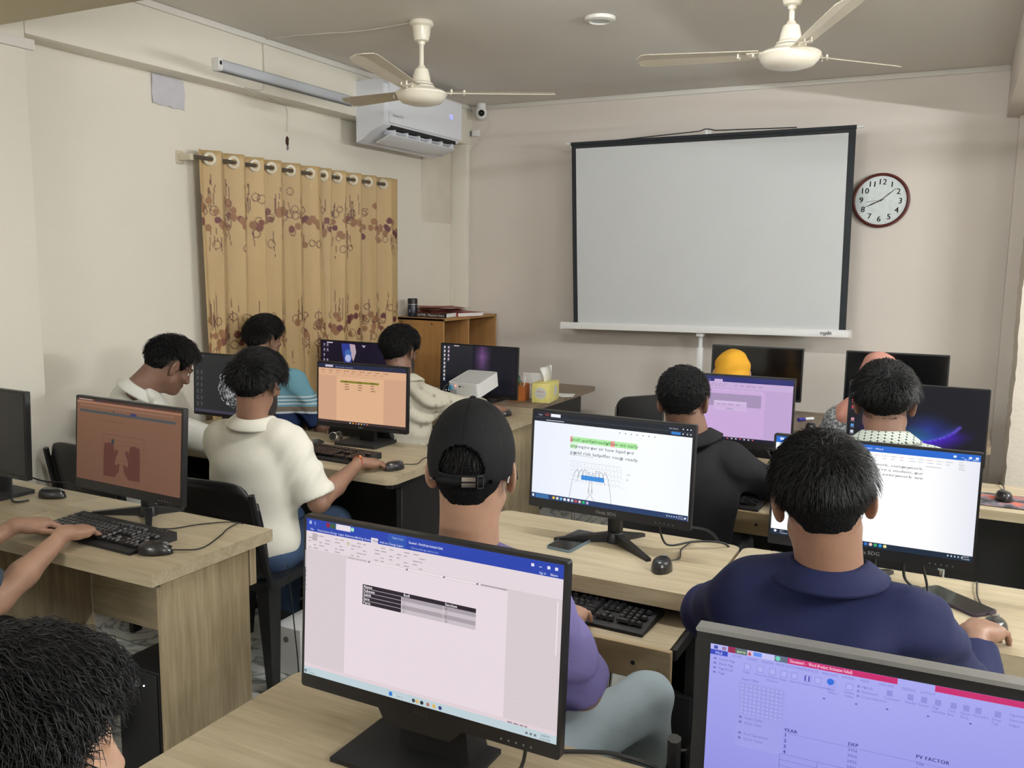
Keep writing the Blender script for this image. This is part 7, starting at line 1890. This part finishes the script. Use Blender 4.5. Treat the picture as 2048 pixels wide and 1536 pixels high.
# headscarves
def scarf_person(label, hc, hyaw, pelvis, shc, m_, garment, seed, folds):
    root, h, arms, neck, fw_, sd = person(label, hc, hyaw=hyaw, hpitch=14, pelvis=pelvis, shc=shc, shw=0.165, skin_='b', shirt=garment, trousers=darktr, sleeve=0.92, wr=(pelvis[0]+0.16, pelvis[1]+0.48, 0.80), wl=(pelvis[0]-0.16, pelvis[1]+0.48, 0.80), hair=None, seed=seed, fine=0.005, shirt_amp=0.006, loose=0.02)
    F = Field()
    F.ell(h(0, -0.016, 0.032), (0.088, 0.106, 0.098), h.R, k=0.03); F.ell(h(0, 0.0, -0.04), (0.076, 0.09, 0.09), h.R, k=0.04)
    F.cap(h(0, -0.02, -0.06), neck-vec(0, 0, 0.01), 0.078, 0.10, k=0.05); F.ell(neck-vec(0, 0, 0.05), (0.17, 0.12, 0.085), np.stack([sd, fw_, vec(0, 0, 1)], 1), k=0.07)
    D, ax, lo, hh = F.sample(0.0055)
    X, Y, Z = grids(ax); P = [(X-h.c[0])*h.R[0, j]+(Y-h.c[1])*h.R[1, j]+(Z-h.c[2])*h.R[2, j] for j in range(3)]
    D = D+0.005*np.sin(P[0]*60+np.sin(P[2]*18+seed)*2.4)*np.clip(0.4-P[2]*4, 0.25, 1)+0.002*np.sin(P[2]*90-P[0]*40+seed)
    face = np.sqrt((P[0]/0.052)**2+((P[1]-0.11)/0.085)**2+((P[2]+0.012)/0.082)**2); D = np.maximum(D, (1-face)*0.03)
    v, f = nets(D, lo, hh); o = raw('headscarf', v, f, M[m_], root, True)
    for k in folds:      # pleats gathered on the crown
        bm = BM(); P2 = [h(k[0]+k[1]*t, -0.02-0.098*math.sin(t*1.45), 0.032+0.100*math.cos(t*1.45)) for t in np.linspace(0.05, 1.0, 8)]
        tube(bm, [tuple(p) for p in P2], lambda t: 0.006*(1-t*0.7), 7, 3); obj('pleat', bm, M[m_], o, smooth=True)
scarf_person('person in mustard yellow headscarf before the black monitor', (-1.02, 4.52, 1.098), 0, (-1.0, 4.46, 0.48), (-1.01, 4.50, 0.90), 'yellowscarf', 'darktee', 3, ())
scarf_person('person in pink headscarf and speckled grey top', (-0.335, 4.64, 1.112), 4, (-0.38, 4.54, 0.48), (-0.36, 4.60, 0.92), 'pinkscarf', 'speckle', 5, ())

# ---------------------------------------------------------------- cap, glasses, bracelet, ring
def build_cap(root, h):
    c0 = (0, -0.012, 0.032); rx, ry, rz = 0.0895, 0.111, 0.119
    nt_, np_ = 168, 56
    def pt(th, ph, o=0.0):
        s = math.sin(ph); x, y, z = (rx+o)*s*math.sin(th), (ry+o)*s*math.cos(th), (rz+o)*math.cos(ph)
        seam = 0.0012*max(0, 1-abs(((math.degrees(th)+30) % 60)-30)/2.5)
        k = 1-seam/0.1
        return h(c0[0]+x*k, c0[1]+y*k, c0[2]+z*k)
    V = []; F = []
    for i in range(nt_):
        th = 2*math.pi*i/nt_
        # rim: lower at the back and over the ears, higher at the front
        phmax = R(100+10*(-math.cos(th))+ (6 if abs(math.sin(th)) > 0.7 else 0)*abs(math.sin(th)))
        for j in range(np_+1): V.append(pt(th, 0.02+(phmax-0.02)*j/np_))
    def idx(i, j): return (i % nt_)*(np_+1)+j
    for i in range(nt_):
        th = 2*math.pi*(i+0.5)/nt_; back = abs(th-math.pi)
        for j in range(np_):
            # opening at the back above the strap
            w = back/0.56; t = (np_-j-0.5)/np_
            if w < 1 and 0.07 < t < 0.07+0.27*math.sqrt(max(0, 1-w*w)): continue
            F.append((idx(i, j), idx(i, j+1), idx(i+1, j+1), idx(i+1, j)))
    F.append(tuple(idx(i, 0) for i in range(nt_)))
    crown = raw('cap', np.array(V), F, M['capcloth'], root, True)
    md = crown.modifiers.new('thickness', 'SOLIDIFY'); md.thickness = 0.003; md.offset = -1
    # brim
    V = []; F = []; n, m_ = 20, 8
    for side_ in (0, 1):
        for j in range(m_+1):
            for i in range(n+1):
                a = (i/n-0.5)*R(150); t = j/m_
                L = 0.078*t*max(0, math.cos(a*0.95))**0.6
                x = 0.088*math.sin(a)*(1+0.06*t); y = c0[1]+0.106*math.cos(a)+L; z = 0.036-0.010*t-0.55*x*x/0.088-(0.003 if side_ else 0)
                V.append(h(x, y, z))
    q1 = (n+1)*(m_+1)
    for j in range(m_):
        for i in range(n):
            q = (j*(n+1)+i, j*(n+1)+i+1, (j+1)*(n+1)+i+1, (j+1)*(n+1)+i); F.append(q); F.append(tuple(q1+k for k in q[::-1]))
    ring = [i for i in range(n+1)]+[j*(n+1)+n for j in range(1, m_+1)]+[m_*(n+1)+i for i in range(n-1, -1, -1)]+[j*(n+1) for j in range(m_-1, 0, -1)]
    for k in range(len(ring)): a, b = ring[k], ring[(k+1) % len(ring)]; F.append((b, a, q1+a, q1+b))
    raw('brim', np.array(V), F, M['capcloth'], crown, True)
    bm = BM(); sph(bm, tuple(h(0, -0.012, 0.150)), 0.009, 12, ); obj('top_button', bm, M['capcloth'], crown, smooth=True)
    # strap with buckle at the back
    bm = BM(); P = []
    for k in range(17):
        th = math.pi+R(-34+68*k/16); P.append(tuple(pt(th, R(108.5), 0.002)))
    tube(bm, P, 0.0075, 8, 2); obj('strap', bm, M['capcloth'], crown, smooth=True)
    for a, w in ((-12, 0.013), (-26, 0.006)):
        p = pt(math.pi+R(a), R(107), 0.010); d = Vector(nrm(pt(math.pi+R(a+2), R(107))-pt(math.pi+R(a-2), R(107)))); up = Vector(h.u); n_ = d.cross(up).normalized()
        bm = BM(); M4 = Matrix((d, n_, up)).transposed().to_4x4(); M4.translation = Vector(p)
        if a == -12:
            for zz in (-0.006, 0.006): bmesh.ops.create_cube(bm, size=1, matrix=M4 @ Matrix.Translation((0, 0, zz)) @ Matrix.Diagonal((0.028, 0.005, 0.0085, 1)))
        else:
            for (dx, dz, sx, sz) in ((-0.006, 0, 0.002, 0.026), (0.006, 0, 0.002, 0.026), (0, 0.012, 0.014, 0.002), (0, -0.012, 0.014, 0.002)): bmesh.ops.create_cube(bm, size=1, matrix=M4 @ Matrix.Translation((dx, 0, dz)) @ Matrix.Diagonal((sx, 0.003, sz, 1)))
        obj('buckle', bm, M['chrome'], crown)
    for th, ph in ((150, 52), (210, 52), (90, 52), (270, 52), (30, 52), (330, 52)):
        p = pt(R(th), R(ph), 0.001); q = pt(R(th), R(ph), 0.006); bm = BM(); cyl(bm, tuple(p), tuple(p+(q-p)*0.35), 0.0045, seg=12); obj('eyelet', bm, M['black'], crown)
    # glasses
    g = bpy.data.objects.new('glasses', None)
    bm = BM()
    for s in (-1, 1):
        tube(bm, [tuple(h(s*0.070, 0.086, 0.008)), tuple(h(s*0.082, 0.05, 0.010)), tuple(h(s*0.086, 0.0, 0.012)), tuple(h(s*0.085, -0.022, 0.0)), tuple(h(s*0.082, -0.030, -0.02))], 0.0022, 8, 4)
        tube(bm, [tuple(h(s*(0.04+0.026*math.cos(a)), 0.100-0.10*(0.04+0.026*math.cos(a)), 0.0+0.020*math.sin(a))) for a in np.linspace(0, 2*math.pi, 17)], 0.0018, 6, 2)
    tube(bm, [tuple(h(-0.014, 0.099, 0.006)), tuple(h(0, 0.104, 0.010)), tuple(h(0.014, 0.099, 0.006))], 0.0018, 6, 3)
    obj('glasses', bm, mat('clear_frame', S(200, 205, 210), 0.2, spec=0.6), root, smooth=True)
build_cap(capman, caph)
# red thread bracelet with a bead
n_ = polo_d; a_ = nrm(np.cross(n_, vec(0, 0, 1))); b_ = np.cross(a_, n_); c_ = polo_w-n_*0.012
bm = BM(); tube(bm, [tuple(c_+a_*0.034*math.cos(t)+b_*0.026*math.sin(t)) for t in np.linspace(0, 2*math.pi, 25)], 0.0016, 6, 2)
br_ = obj('bracelet', bm, mat('red_thread', S(190, 60, 40), 0.6), polo_root, smooth=True)
bm = BM(); sph(bm, tuple(c_+a_*0.014+b_*0.026), 0.006, 12, (1, 1, 1)); obj('bead', bm, mat('orange_bead', S(220, 140, 70), 0.4), br_, smooth=True)
